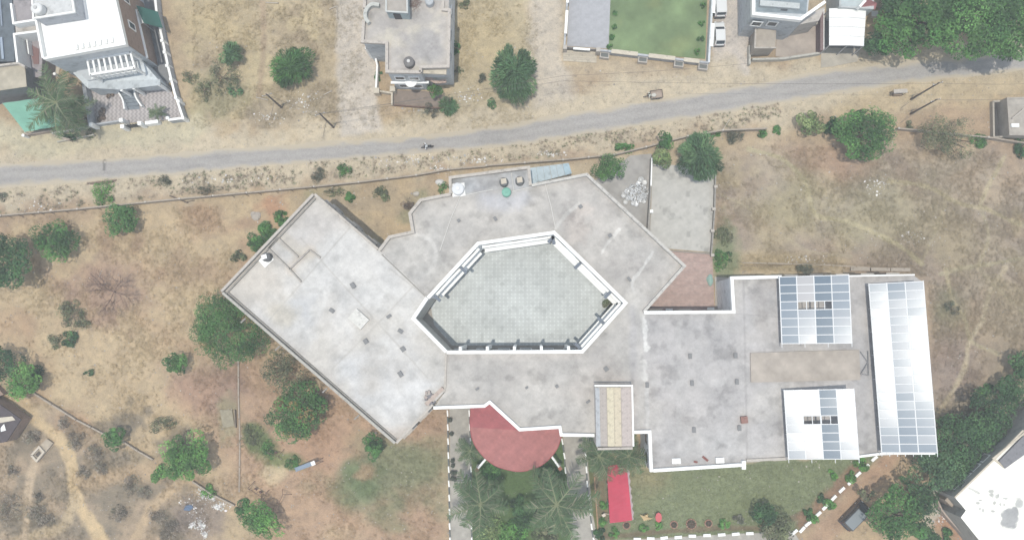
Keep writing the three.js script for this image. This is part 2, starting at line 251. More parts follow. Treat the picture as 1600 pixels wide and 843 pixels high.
// ---------------------------------------------------------------- the road
{
  const rw = 2048, rh = 400, x0 = -97, z0 = -45, w = 194, d = 30, up = ats(roadUp, 0), lo = ats(roadLo, 0), r = rng(5);
  const prof = (line, x) => { for (let i = 0; i < line.length - 1; i++) if (x <= line[i + 1].x) { const t = (x - line[i].x) / (line[i + 1].x - line[i].x); return line[i].z + (line[i + 1].z - line[i].z) * t; } return line.at(-1).z; };
  const A = alb(187, 182, 177), D = alb(172, 168, 165), S = alb(212, 198, 174), cache = [];
  const map = tex(rw, rh, (i, j, o) => {
    const x = x0 + i / rw * w, z = z0 + j / rh * d; const c = cache[i] ??= [prof(up, x), prof(lo, x)];
    const t = (z - c[0]) / (c[1] - c[0]);                                    // 0 north edge .. 1 south edge
    const e = Math.min(t, 1 - t) * (c[1] - c[0]);
    const n = fbm(x / 2.2, z / 1.1, 4), sandy = sstep(.75, .0, e + (n - .5) * 1.1) * .92;
    const track = Math.exp(-Math.pow((t - .3) / .09, 2)) + Math.exp(-Math.pow((t - .68) / .09, 2));
    const patch = sstep(.56, .68, fbm(x / 6 + 3, z / 3, 3)) * .5;
    const st = Math.exp(-Math.pow((x - at(162, 250).x) / .28, 2)) * (z > at(162, 231).z && z < at(162, 266).z ? 1 : 0) * sstep(.3, .5, vn(x * 3, z * 2.4));
    for (let k = 0; k < 3; k++) { let v = A[k] * (1 - patch) + D[k] * patch; v *= 1 - .07 * Math.min(1, track) + .22 * (vn(x * 8, z * 8) - .5) + .16 * (fbm(x * .8, z * 2, 3) - .5) + .12 * (PERM[(PERM[i & 255] + j) & 511] / 255 - .5); v = v * (1 - sandy) + S[k] * sandy * (.92 + .16 * n); v *= 1 - st * .5; o[k] = toS(v); }
  }, { wrap: THREE.ClampToEdgeWrapping });
  const edge = (line, s) => densify(ats(line, 0), .6).map((p, i) => V3(p.x, 0, p.z + s * (.15 + (fbm(i * .21, s * 9, 3) - .5) * .7)));
  const poly = edge(roadUp, -1).concat(edge(roadLo, 1).reverse());
  const g = mapXZ(sheet(poly, .006), x0, z0, w, d);
  structure(obj('road', g, new THREE.MeshStandardMaterial({ map, roughness: .95, bumpMap: G3(1.1), bumpScale: .012, side: THREE.DoubleSide })));
  KEEP.push(ats(roadUp, 0).concat(ats(roadLo, 0).reverse()));
}
// ---------------------------------------------------------------- lanes, yards and walkways (each a slab with its own depth)
const concreteM = mat([218, 209, 200], { g: grainA, gs: 9, bump: .01 });
const slabM = mat([206, 204, 198], { g: grainB, gs: 7, bump: .008 });
const warmM = mat([214, 200, 188], { g: grainA, gs: 7, bump: .008 });
function slab(name, pts, top, m, bottom = -.05) { const p = ats(pts, 0); KEEP.push(p); return structure(obj(name, prism(p, bottom, top), m)); }
const walkM = mat([214, 209, 200], { g: grainA, gs: 4, bump: .006 });
slab('walkway', [[702, 632], [735, 632], [739, 860], [704, 860]], .05, walkM);
slab('walkway', [[879, 676], [930, 676], [930, 700], [917, 705], [926, 800], [937, 860], [893, 860], [884, 720]], .05, walkM);
slab('walkway', [[942, 845], [1100, 836], [1240, 829], [1260, 860], [940, 880]], .03, walkM);
// ---------------------------------------------------------------- the school: a hall and a courtyard building with an east wing
const whiteM = mat([255, 255, 254], { rough: .8 }); whiteM.color.setRGB(.84, .84, .835); whiteM.map = rep(tex(128, 128, (i, j, o) => { const v = 255 * (.95 + .05 * tfbm(i / 128, j / 128, 8, 4)); o[0] = v; o[1] = v; o[2] = v * .99; }), 3);
const whiteWallM = mat([236, 240, 243], { g: grainB, gs: 5, rough: .85 }); whiteWallM.color.setRGB(.76, .79, .82);
const weatherM = mat([218, 211, 203], { g: grainB, gs: 2.4, rough: .95 });
const greyStoneM = mat([176, 172, 166], { g: grainB, gs: 2, rough: .95 });
const darkGapM = mat([92, 96, 102], { rough: .6 });
const glassM = new THREE.MeshStandardMaterial({ color: new THREE.Color().setRGB(.05, .06, .07), roughness: .15, metalness: 0, side: THREE.DoubleSide });
const steelM = mat([208, 212, 216], { rough: .45, metal: .3 });
const HD = 8.7, HT = 9.45;
const courtPx = [[645, 497], [697, 550], [910, 549], [978, 473], [866, 363], [747, 380]];
const hallPx = [[490, 302], [590, 388], [668, 464], [645, 497], [697, 550], [694, 612], [618, 693], [345, 455]];
const schoolPx = [[668.5, 464], [592, 391], [608, 370], [645, 362], [640, 333], [657, 312], [704, 303], [703, 277], [826, 261], [829, 289], [917, 272], [1070, 415], [1006, 487], [1148, 487], [1145, 434], [1430, 428], [1447, 440], [1462, 708], [1165, 723], [1162, 727], [1018, 737], [1015, 674], [877, 679], [875, 667], [812, 671], [765, 628], [757, 634], [677, 637], [694.6, 612], [697.6, 550], [910, 549], [978, 473], [866, 363], [747, 380]];
const hallW = ats(hallPx, HT), schoolW = ats(schoolPx, HT), courtW = ats(courtPx, HT);
KEEP.push(hallW, schoolW, courtW);

// roof finishes: cement screed with lime repairs, algae and joints
function deckMap(w, h, bounds, base, list, seed, dark) {
  const [x0, z0, gw, gd] = bounds, buf = new Float32Array(w * h * 3), a = alb(...base);
  for (let i = 0; i < w * h; i++) for (let k = 0; k < 3; k++) buf[i * 3 + k] = a[k];
  paintFeatures(buf, w, h, x0, z0, gw, gd, list);
  return tex(w, h, (i, j, o) => {
    const x = x0 + i / w * gw, z = z0 + j / h * gd, k = (j * w + i) * 3;
    const n = fbm(x / 3.2 + seed, z / 3.2, 5) - .5, m = fbm(x * 1.1 + seed, z * 1.1, 4), f = vn(x * 7, z * 7) - .5, p = PERM[(PERM[i & 255] + j) & 511] / 255 - .5;
    const alg = sstep(.55, .78, fbm(x / 1.5 + seed * 2, z / 1.5 + 8, 5)) * dark;
    const bl = sstep(.5, .8, fbm(x * .55 + seed * 3, z * .55, 5)), fl = fbm(x * 3 + seed, z * 3, 3) - .5; const g = (1 + n * .34 + (m - .5) * .30 + fl * .16 + f * .1 + p * .1) * (1 - alg) * (1 - bl * dark * .5);
    o[0] = toS(buf[k] * g); o[1] = toS(buf[k + 1] * g * (1 - n * .02)); o[2] = toS(buf[k + 2] * g * (1 - n * .05));
  }, { wrap: THREE.ClampToEdgeWrapping });
}
function boundsOf(pts) { let a = 1e9, b = -1e9, c = 1e9, d = -1e9; for (const p of pts) { a = Math.min(a, p.x); b = Math.max(b, p.x); c = Math.min(c, p.z); d = Math.max(d, p.z); } return [a, c, b - a, d - c]; }
FH = HD;
const mark = FEAT.length;
{ const r = rng(31);
  area([[985, 470], [1160, 432], [1470, 425], [1470, 730], [985, 740]], [203, 199, 197], 1, .4, .4, 2);
  area([[703, 275], [828, 262], [830, 292], [705, 305]], [205, 207, 210], .9, .4, .6, 2);
  for (let i = 0; i < 70; i++) { const u = 590 + r() * 870, v = 270 + r() * 460; blob(u, v, 10 + r() * 36, 8 + r() * 26, r() < .5 ? [192, 186, 181] : [218, 213, 207], .25 + r() * .4, .7, 1.5, 1.5 + r() * 3, r() * 3); }
  blob(785, 315, 34, 16, [206, 206, 212], .7, .6, 1, 2); blob(905, 350, 20, 26, [216, 205, 196], .7, .5, 1, 2); blob(960, 610, 60, 30, [214, 204, 196], .4, .7, 1, 3); blob(650, 400, 44, 40, [214, 210, 204], .6, .5, .8, 2); blob(1080, 520, 60, 40, [196, 193, 192], .5, .7, 1, 3); blob(1120, 700, 50, 24, [212, 210, 208], .5, .7, 1, 3);
  path([[645, 365], [672, 375], [681, 398], [674, 420], [655, 432]], 6, [226, 222, 216], .8, .5, .9, 1);
  path([[868, 357], [880, 340], [905, 318]], 5, [228, 224, 218], .8, .5, 1.2, .8); path([[968, 358], [948, 382], [940, 396]], 4, [230, 227, 222], .8, .5, 1.2, .8); path([[1020, 394], [1003, 420], [988, 442], [992, 458]], 4, [230, 227, 222], .85, .5, 1.2, .8);
  path([[1004, 490], [1008, 520], [1010, 545]], 7, [238, 236, 232], .95, .4, 1.4, .8); path([[1006, 566], [1007, 590], [1011, 605]], 8, [234, 231, 226], .9, .4, 1.4, .8); path([[1010, 605], [1012, 640], [1011, 682]], 5, [222, 219, 216], .8, .5, 1, 1); path([[997, 470], [1000, 560], [1002, 660]], 9, [212, 208, 203], .6, .5, .8, 1);
  path([[990, 462], [1006, 480]], 22, [226, 221, 214], .7, .6, .9, 1.5); path([[1162, 440], [1168, 715]], 3, [178, 174, 172], .5, .5, .6, 1); path([[1150, 490], [1220, 495]], 2, [180, 176, 174], .5, .5, .6, 1);
  path([[1060, 470], [1062, 720]], 7, [212, 209, 206], .35, .6, .8, 1); path([[1010, 600], [1170, 597]], 9, [213, 210, 207], .35, .6, .8, 1); path([[700, 556], [905, 555]], 12, [212, 204, 198], .5, .7, .8, 1.5);
}
const schoolFeat = FEAT.splice(mark), sb = boundsOf(schoolW);
{ const r = rng(47);
  area([[480, 372], [560, 345], [660, 460], [560, 560], [470, 470]], [230, 228, 225], .8, 2, 3, 3); area([[520, 560], [600, 500], [690, 600], [618, 690], [540, 620]], [230, 229, 228], .9, 2, 3, 3); area([[460, 300], [560, 350], [480, 395], [430, 370]], [214, 208, 203], .8, 1.5, 2, 3);
  for (let i = 0; i < 40; i++) { const u = 360 + r() * 320, v = 310 + r() * 380; blob(u, v, 10 + r() * 30, 8 + r() * 22, r() < .45 ? [212, 206, 198] : [232, 230, 227], .25 + r() * .4, .7, 1.5, 1.5 + r() * 3, r() * 3); }
  blob(465, 480, 26, 18, [202, 203, 205], .7, .7, 1.2, 2); blob(440, 490, 20, 16, [222, 212, 192], .5, .6, 1, 2); blob(620, 680, 26, 14, [222, 208, 194], .6, .6, 1, 2); blob(398, 440, 40, 30, [216, 208, 198], .6, .7, 1, 2); blob(585, 515, 20, 40, [218, 213, 205], .5, .7, 1, 2, .7);
  for (const [a, b] of [[[520, 575], [595, 500]], [[595, 500], [690, 400]], [[470, 372], [668, 590]], [[560, 340], [420, 500]], [[610, 420], [668, 466]]]) path([a, [(a[0] + b[0]) / 2, (a[1] + b[1]) / 2], b], 2.4, [204, 199, 192], .55, .5, .6, 1);
  path([[452, 420], [483, 392]], 16, [226, 214, 200], .5, .5, .8, 1.5); path([[432, 366], [482, 400]], 16, [214, 206, 192], .5, .5, .8, 1.5);
}
const hallFeat = FEAT.splice(mark), hb = boundsOf(hallW);
FH = 0;
const deckM = new THREE.MeshStandardMaterial({ map: deckMap(1408, 768, sb, [208, 203, 197], schoolFeat, 3, .22), roughness: .95, bumpMap: G3(1.3), bumpScale: .008, side: THREE.DoubleSide });
const hallDeckM = new THREE.MeshStandardMaterial({ map: deckMap(704, 704, hb, [222, 217, 210], hallFeat, 21, .10), roughness: .95, bumpMap: G3(1.3), bumpScale: .008, side: THREE.DoubleSide });

function insetPoly(pts, t) { return stripPoly(pts, t, 1, true)[0]; }
function area2(pts) { let s = 0; for (let i = 0, j = pts.length - 1; i < pts.length; j = i++) s += pts[j].x * pts[i].z - pts[i].x * pts[j].z; return s; }
const school = thing('school_building', 'grey flat roofed school building wrapped around the tiled courtyard with a long east wing', 'building', at(830, 600));
{
  wpart(school, 'wall', prism(schoolW, -.1, HD), whiteWallM);
  const d = mapXZ(sheet(schoolW, HD + .02), ...sb); wpart(school, 'roof_deck', d, deckM);
  const P = (pts, t, m, top = HT, side = 0) => wpart(school, 'parapet', strip(ats(pts, top), t, HD + .03, top, side), m);
  P([[592, 391], [608, 370], [645, 362], [640, 333], [657, 312], [704, 303]], .42, weatherM);
  P([[704, 302], [703, 277], [826, 261], [829, 289]], .40, weatherM, HT + .05);
  P([[831, 289], [917, 272], [1070, 415], [1006, 487]], .38, mat([226, 223, 218], { g: grainB, gs: 2 }));
  P([[1007, 488], [1147, 487], [1144, 434], [1222, 432]], .42, whiteM, HT + .02);
  P([[1326, 431], [1430, 429]], .2, whiteM, HD + .4);
  P([[677, 637], [757, 634], [765, 628], [812, 671], [875, 667], [877, 679], [929, 680]], .40, whiteM);
  P([[990, 675], [1015.5, 674.5], [1018, 737]], .42, whiteM); P([[1021, 735], [1162, 726]], .42, whiteM, HT - .05); P([[1163, 720], [1163, 733]], .5, whiteM, HT + .03); P([[1167, 719], [1228, 716]], .3, weatherM, HD + .35); P([[1336, 714], [1382, 708], [1462, 708]], .3, whiteM, HD + .45);
  // courtyard coping: the three sides of this building, white limewash
  P([[697.8, 550], [910, 549], [978, 473], [866, 363], [747, 380], [668.5, 465]], .46, whiteM, HT + .06);
  // sunshade ledges running round the courtyard at mid height
  const cc = at(810, 460, 0);
  const inner = (a, b, h) => { const p = at(...a, HT), q = at(...b, HT), d = V3(q.x - p.x, 0, q.z - p.z).normalize(); let n = V3(-d.z, 0, d.x); if (n.dot(V3(cc.x - p.x, 0, cc.z - p.z)) < 0) n.negate(); return { p, q, d, n, L: p.distanceTo(q) }; };
  const edges = [[[747, 380], [672, 461]], [[866, 363], [747, 380]], [[978, 473], [866, 363]], [[910, 549], [978, 473]], [[697.8, 550], [910, 549]]].map(e => inner(...e));
  edges.forEach((e, i) => {
    const turn = -Math.atan2(e.d.z, e.d.x), mid = e.p.clone().lerp(e.q, .5);
    const put = (n, w, h, dp, s, y, off, m) => wpart(school, n, box(w, h, dp, e.p.x + e.d.x * s + e.n.x * off, y, e.p.z + e.d.z * s + e.n.z * off, turn), m);
    if (i < 4) put('sunshade_ledge', e.L - 1.1, .14, .62, e.L / 2, 4.3, .54, whiteM);
    if (i < 4) put('sunshade_ledge', e.L - .8, .12, .34, e.L / 2, 7.7, .40, whiteM);
    const n = Math.round(e.L / 3.1);
    for (let k = 0; k < n; k++) { const s = (k + .5) * e.L / n; const w = put('window', 1.5, 1.35, .08, s, 5.6, .26, glassM); put('window_sill', 1.7, .1, .16, s, 5.47, .30, whiteM); put('door_opening', 1.2, 2.1, .06, s, .2, .26, darkGapM); }
    if (i === 4) for (let k = 0; k < 5; k++) put('pilaster', .36, HT + .03, .5, (k + .5) * e.L / 5, 0, .5, whiteM);
    for (const q of [[.42, .97], [.02], [.18, .60, .98], [.55, .02], []][i]) put('rain_hood', .42, .3, 1.15, q * e.L, 7.95, .85, mat([132, 140, 152]));
  });
  // wall of the east wing that faces the garden: windows, and its top row of vents
  { const p = at(1015.5, 674.5, HT), q = at(1018, 737, HT), d = V3(q.x - p.x, 0, q.z - p.z).normalize(), L = p.distanceTo(q), turn = -Math.atan2(d.z, d.x);
    for (let k = 0; k < 5; k++) { const s = (k + .6) * L / 5.2; wpart(school, 'window', box(.5, .32, .08, p.x + d.x * s - .27, 8.1, p.z + d.z * s, turn), glassM); }
    for (let k = 0; k < 2; k++) { const s = (k + .5) * L / 2; wpart(school, 'window', box(1.4, 1.2, .08, p.x + d.x * s - .03, 5.2, p.z + d.z * s, turn), glassM); } }
  // low beige slab on the wing between the panel arrays
  wpart(school, 'raised_slab', prism(ats([[1173, 551], [1343, 546], [1345, 593], [1174, 597]], HD + .25), HD + .03, HD + .25), mat([218, 207, 196], { g: grainA, gs: 6 }));
  for (const [a, b] of [[[1345, 549], [1357, 566]], [[1357, 566], [1346, 584]], [[1346, 584], [1358, 586]], [[1357, 548], [1358, 586]]]) wpart(school, 'steel_bracket', bar(at(...a, HD + .3), at(...b, HD + .3), .05), mat([160, 158, 158]));
  // concrete upstands along the edge of the wing and the white boxes by the south parapet
  for (const [u, v] of [[1056, 719], [1124, 718]]) { const c = at(u, v, HD); wpart(school, 'roof_box', box(1.1, .5, .7, c.x, HD + .03, c.z, .03), whiteM); }
}
// two storeys of windows along the outer walls
function outerWindows(g, px, list) { for (const [i, j] of list) { const p = at(...px[i], HT), q = at(...px[j], HT), d = V3(q.x - p.x, 0, q.z - p.z), L = d.length(); d.normalize(); const n = V3(d.z, 0, -d.x), turn = -Math.atan2(d.z, d.x), mid = p.clone().lerp(q, .5); if (inside({ x: mid.x + n.x * .5, z: mid.z + n.z * .5 }, px === hallPx ? hallW : schoolW)) n.negate(); const k = Math.max(1, Math.round(L / 3.6)); for (let a = 0; a < k; a++) for (const y of [1.3, 5.4]) { const s = (a + .5) * L / k, x = p.x + d.x * s, z = p.z + d.z * s; wpart(g, 'window', box(1.5, 1.4, .08, x + n.x * .05, y, z + n.z * .05, turn), glassM); wpart(g, 'window_sill', box(1.7, .1, .22, x + n.x * .1, y - .1, z + n.z * .1, turn), weatherM); wpart(g, 'window_hood', box(1.8, .08, .4, x + n.x * .2, y + 1.5, z + n.z * .2, turn), weatherM); } } }
outerWindows(school, schoolPx, [[2, 3], [4, 5], [10, 11], [11, 12], [12, 13], [14, 15], [16, 17], [17, 18], [19, 20], [26, 27]]);
// hall
const hall = thing('assembly_hall', 'large pale roofed hall turned diagonally, left of the courtyard', 'building', at(520, 520));
{
  wpart(hall, 'wall', prism(hallW, -.1, HD), mat([232, 232, 228], { g: grainB, gs: 4 }));
  wpart(hall, 'roof_deck', mapXZ(sheet(hallW, HD + .02), ...hb), hallDeckM);
  const P = (pts, t, m, top, h0 = HD + .03) => wpart(hall, 'parapet', strip(ats(pts, top), t, h0, top), m);
  P([[345, 455], [489, 303]], .34, weatherM, HT); P([[353, 458], [492, 310]], .2, greyStoneM, HD + .35);
  P([[491, 303], [590, 389]], .34, weatherM, HT - .1);
  P([[347, 457], [617, 692]], .34, mat([206, 203, 196], { g: grainB, gs: 2 }), HT); P([[356, 457], [619, 687]], .16, greyStoneM, HD + .3);
  P([[619, 692], [676, 632]], .32, weatherM, HT - .2); P([[665, 632], [692, 606]], .5, mat([214, 196, 186], { g: grainB, gs: 1.5 }), HD + .4);
  P([[667, 465], [645.5, 497], [697, 549.5]], .46, whiteM, HT + .05); P([[697, 552], [695, 612]], .22, weatherM, HD + .3); P([[596, 397], [664, 462]], .14, greyStoneM, HD + .12);
  // roof ribs that divide the screed near the north corner
  for (const [a, b] of [[[434, 371], [465, 401]], [[420, 389], [452, 420]], [[452, 420], [483, 390]], [[452, 420], [470, 440]], [[483, 390], [500, 402]], [[432, 371], [419, 388]]]) wpart(hall, 'roof_rib', strip(ats([a, b], HD + .35), .2, HD + .03, HD + .35), mat([196, 190, 184], { g: grainB, gs: 2 }));
  for (const [u, v] of [[382, 497], [436, 540], [510, 606], [560, 648]]) { const c = at(u, v, HD); wpart(hall, 'drain_spout', box(.9, .16, .2, c.x - .25, HD - .2, c.z + .3, .75), greyStoneM); }
}
const CT = albS(219, 223, 221);
outerWindows(hall, hallPx, [[0, 1], [7, 0], [6, 7], [5, 6]]);
// courtyard floor: cement tiles with pale joints inside a plain border
{
  const floor = structure(obj('courtyard_floor', prism(insetPoly(area2(courtW) > 0 ? courtW.slice().reverse() : courtW, -.15), -.05, .1), mat([214, 207, 198], { g: grainA, gs: 5 })));
  const cb = boundsOf(courtW), px = .575, tm = tex(1408, 864, (i, j, o) => { const x = i / 1408 * cb[2], z = j / 864 * cb[3], a = x / px - Math.floor(x / px), b = z / px - Math.floor(z / px), ia = Math.floor(x / px), ib = Math.floor(z / px); let t = 1 + (PERM[(PERM[ia & 255] + ib) & 511] / 255 - .5) * .06 + (fbm(x / 2.5, z / 2.5, 5) - .5) * .2 + (fbm(x * 1.4, z * 1.4, 3) - .5) * .1; const wear = sstep(.62, .75, fbm(x / 1.3 + 30, z / 1.3, 4)); t *= 1 - wear * .06; const da = Math.min(a, 1 - a), db = Math.min(b, 1 - b), e = da < .05 || db < .05, dot = da < .17 && db < .17 && PERM[(PERM[(ia + 9) & 255] + ib) & 511] > 40; const c = CT; const k = dot ? 1.12 : e ? 1.03 : 1; for (let q = 0; q < 3; q++) o[q] = c[q] * (1 + (t * k - 1) * .8); }, { wrap: THREE.ClampToEdgeWrapping });
  const g = sheet(ats([[673, 478], [678, 507], [706, 539], [906, 539], [957, 470], [862, 379], [752, 393]], .1), .11); mapXZ(g, ...cb);
  structure(obj('courtyard_tiles', g, new THREE.MeshStandardMaterial({ map: tm, roughness: .9, side: THREE.DoubleSide })));
}
// ---------------------------------------------------------------- red porch, stair tower, panel arrays, roof things
{
  const t = thing('entrance_porch', 'salmon red fan shaped porch roof of sloping segments at the school entrance', 'porch', at(808, 690));
  const apex = at(811, 672, 5.0), rimPx = [[736, 634], [735, 667], [739, 688], [748, 704], [760, 717], [774, 727], [792, 733], [811, 736], [830, 733], [848, 725], [862, 712], [871, 699], [877, 682]], rim = rimPx.map(p => at(p[0], p[1], 3.9));
  const redA = mat([210, 136, 132], { g: grainA, gs: 3, rough: .75 }), redB = mat([204, 114, 118], { g: grainA, gs: 3, rough: .75 });
  const tri = (pts, m) => { const g = []; for (let i = 0; i < pts.length - 1; i++) { const a = apex, b = pts[i], c = pts[i + 1], q = new THREE.BufferGeometry(), dn = V3(0, -.12, 0); const A = a.clone().add(dn), B = b.clone().add(dn), D = c.clone().add(dn); const f = []; for (const [p1, p2, p3] of [[a, b, c], [A, D, B], [b, B, c], [c, B, D]]) f.push(p1.x, p1.y, p1.z, p2.x, p2.y, p2.z, p3.x, p3.y, p3.z); q.setAttribute('position', new THREE.Float32BufferAttribute(f, 3)); q.setAttribute('uv', new THREE.Float32BufferAttribute([].concat(...Array.from({ length: f.length / 3 }, (_, k) => [f[k * 3], f[k * 3 + 2]])), 2)); q.computeVertexNormals(); g.push(q); } return wpart(t, 'roof_segment', g, m); };
  // the wall side, lower segment first
  const wallL = [at(812, 671, 5), at(765, 630, 4.7), at(757, 635, 4.4), at(736, 634, 3.9)];
  tri([wallL[1], wallL[2], wallL[3], rim[1]], redB).userData.label = 'deeper red segment next to the wall';
  tri(rim.slice(1, 5), redA); tri(rim.slice(4, 8), redA); tri(rim.slice(7, 10), redA); tri(rim.slice(9, 13).concat([at(875, 668, 4.3)]), redA);
  wpart(t, 'rim_beam', tube(rim.map(p => p.clone().setY(3.74)), .12, 5, 40), mat([186, 104, 106]));
  for (const [a, b] of [[[762, 713], [745, 733]], [[861, 711], [875, 731]]]) { const p = at(...a, 3.5), q = at(...b, 3.5); wpart(t, 'support_beam', bar(p.setY(3.55), q.setY(3.35), .2, 4), whiteM); const c = at(b[0], b[1], 3.2); wpart(t, 'column', cyl(.2, .2, 3.1, c.x, 0, c.z), whiteM); wpart(t, 'column_cap', box(.5, .12, .5, c.x, 3.5, c.z, .7), mat([176, 120, 100])); }
}
{
  const T0 = HD + 2.6, t = thing('stair_tower', 'raised stair tower with cream and grey roof strips at the south edge of the roof', 'tower', at(958, 650));
  const o = ats([[930, 604], [987, 604], [989, 698], [933, 699]], T0); wpart(t, 'wall', prism(o, 0, T0 - .1), mat([240, 236, 230], { g: grainB, gs: 3 }));
  const S = [[930, 937, [206, 210, 216]], [937, 948, [205, 196, 190]], [948, 959, [240, 230, 204]], [959, 970, [236, 224, 200]], [970, 987, [218, 206, 202]]];
  for (const [a, b, c] of S) wpart(t, 'roof_strip', prism(ats([[a + .25, 605], [b - .25, 605], [b + 1.5, 697], [a + 2, 697]], T0), T0 - .1, T0 + (a === 948 || a === 959 ? .08 : .02)), mat(c, { g: grainB, gs: 1.6 }));
  wpart(t, 'coping', strip(ats([[929, 602], [988, 602], [990, 697]], T0 + .2), .2, T0 - .1, T0 + .22), whiteM); wpart(t, 'coping', strip(ats([[934, 700], [989, 699]], T0), .5, T0 - .4, T0 - .1), weatherM);
  const c = at(960, 702, 3); wpart(t, 'entrance_canopy', prism(ats([[933, 697], [988, 696], [990, 706], [934, 708]], 3.2), 3.0, 3.2), mat([210, 204, 196], { g: grainB, gs: 2 }));
  for (let k = 0; k < 3; k++) { const w = at(945 + k * 15, 700, 6); wpart(t, 'window', box(.9, 1.1, .08, w.x, 5.4, o[2].z + .02, 0), glassM); }
}
// panel arrays
{
  const mk = (c, rough) => new THREE.MeshPhysicalMaterial({ color: C(...c), roughness: rough, metalness: .0, specularIntensity: .25, clearcoat: 1, clearcoatRoughness: .145, side: THREE.DoubleSide, bumpMap: rep(grit, .9, .35), bumpScale: .0015 });
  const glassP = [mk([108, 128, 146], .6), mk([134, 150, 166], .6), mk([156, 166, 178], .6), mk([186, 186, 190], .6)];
  const railM = mat([244, 246, 248], { rough: .5 });
  function array(label, px, hl, hr, nc, nr, tone, skip, colTilt, fall = 0) {
    const TL = at(...px[0], hl), TR = at(...px[1], hr), BR = at(...px[2], hr), BL = at(...px[3], hl);
    const c = TL.clone().add(TR).add(BR).add(BL).multiplyScalar(.25);
    const ex = TR.clone().add(BR).sub(TL).sub(BL).multiplyScalar(.5), ez = BL.clone().add(BR).sub(TL).sub(TR).multiplyScalar(.5), w = ex.length(), l = ez.length(); ex.normalize();
    const ey = ez.clone().cross(ex).normalize(); ez.copy(ex.clone().cross(ey)).normalize();
    const g = thing('solar_array', label, 'solar panels', [c.x, c.y, c.z], 0, 'panel arrays on the school roof');
    g.quaternion.setFromRotationMatrix(new THREE.Matrix4().makeBasis(ex, ey, ez)); 
    const pw = w / nc, pl = l / nr, geo = box(pw - .13, .05, pl - .10, 0, -.025, 0), R = rng(nr * 7 + nc);
    for (let i = 0; i < nc; i++) for (let j = 0; j < nr; j++) {
      if (skip && skip(i, j)) continue;
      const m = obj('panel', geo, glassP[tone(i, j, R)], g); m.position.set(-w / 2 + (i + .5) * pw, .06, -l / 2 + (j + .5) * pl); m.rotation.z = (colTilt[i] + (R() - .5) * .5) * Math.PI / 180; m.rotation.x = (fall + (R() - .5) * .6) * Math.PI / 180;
    }
    for (let i = 0; i <= nc; i++) obj('column_rail', box(.13, .1, l + .2, -w / 2 + i * pw, -.02, 0), railM, g);
    for (let j = 0; j <= nr; j++) obj('cross_rail', box(w + .1, .07, .1, 0, .05, -l / 2 + j * pl), railM, g);
    if (skip) for (let k = 1; k < 4; k++) obj('cross_rail', box(.09, .08, pl * 1.0, -pw + k * pw * .52, .02, -l / 2 + 3.5 * pl), railM, g);
    const inv = g.quaternion.clone().invert();
    const nl = Math.max(3, Math.round(l / 3));
    for (const sx of [-1, -.33, .33, 1]) for (let j = 0; j <= nl; j++) {                 // legs stand upright on the roof deck
      const lp = V3(sx * (w / 2 - .2), -.03, -l / 2 + .1 + j * (l - .2) / nl), wp = lp.clone().applyQuaternion(g.quaternion).add(g.position), h = wp.y - HD - .02;
      const leg = obj('leg', box(.09, h, .09, 0, -h, 0), railM, g); leg.position.copy(lp); leg.quaternion.copy(inv);
    }
    for (let j = 0; j <= nl; j++) for (const sx of [1]) { const e = obj('rail_end', box(.07, .07, .55, (-.5 + j / nl) * w, 0, l / 2 + .25), railM, g); void e; }
    return g;
  }
  const K = Math.tan(11.2 * Math.PI / 180), K3 = Math.tan(13.5 * Math.PI / 180);
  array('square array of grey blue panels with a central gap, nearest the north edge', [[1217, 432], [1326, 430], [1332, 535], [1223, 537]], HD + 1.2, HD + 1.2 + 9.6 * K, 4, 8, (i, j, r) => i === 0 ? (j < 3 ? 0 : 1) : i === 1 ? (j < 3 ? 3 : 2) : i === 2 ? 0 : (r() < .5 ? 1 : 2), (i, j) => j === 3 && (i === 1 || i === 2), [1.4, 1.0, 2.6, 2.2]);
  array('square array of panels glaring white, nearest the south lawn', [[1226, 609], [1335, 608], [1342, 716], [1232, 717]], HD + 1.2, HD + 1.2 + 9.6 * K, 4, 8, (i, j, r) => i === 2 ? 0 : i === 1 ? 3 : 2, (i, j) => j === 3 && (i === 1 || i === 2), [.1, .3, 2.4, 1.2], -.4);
  array('long narrow array of panels glaring white along the east edge of the roof', [[1359, 443], [1445, 440], [1463, 706], [1377, 707]], HD + 1.2, HD + 1.2 + 7.3 * K3, 3, 20, (i, j, r) => r() < .4 ? 2 : 1, null, [.0, 1.5, 1.3], 1.1);
}
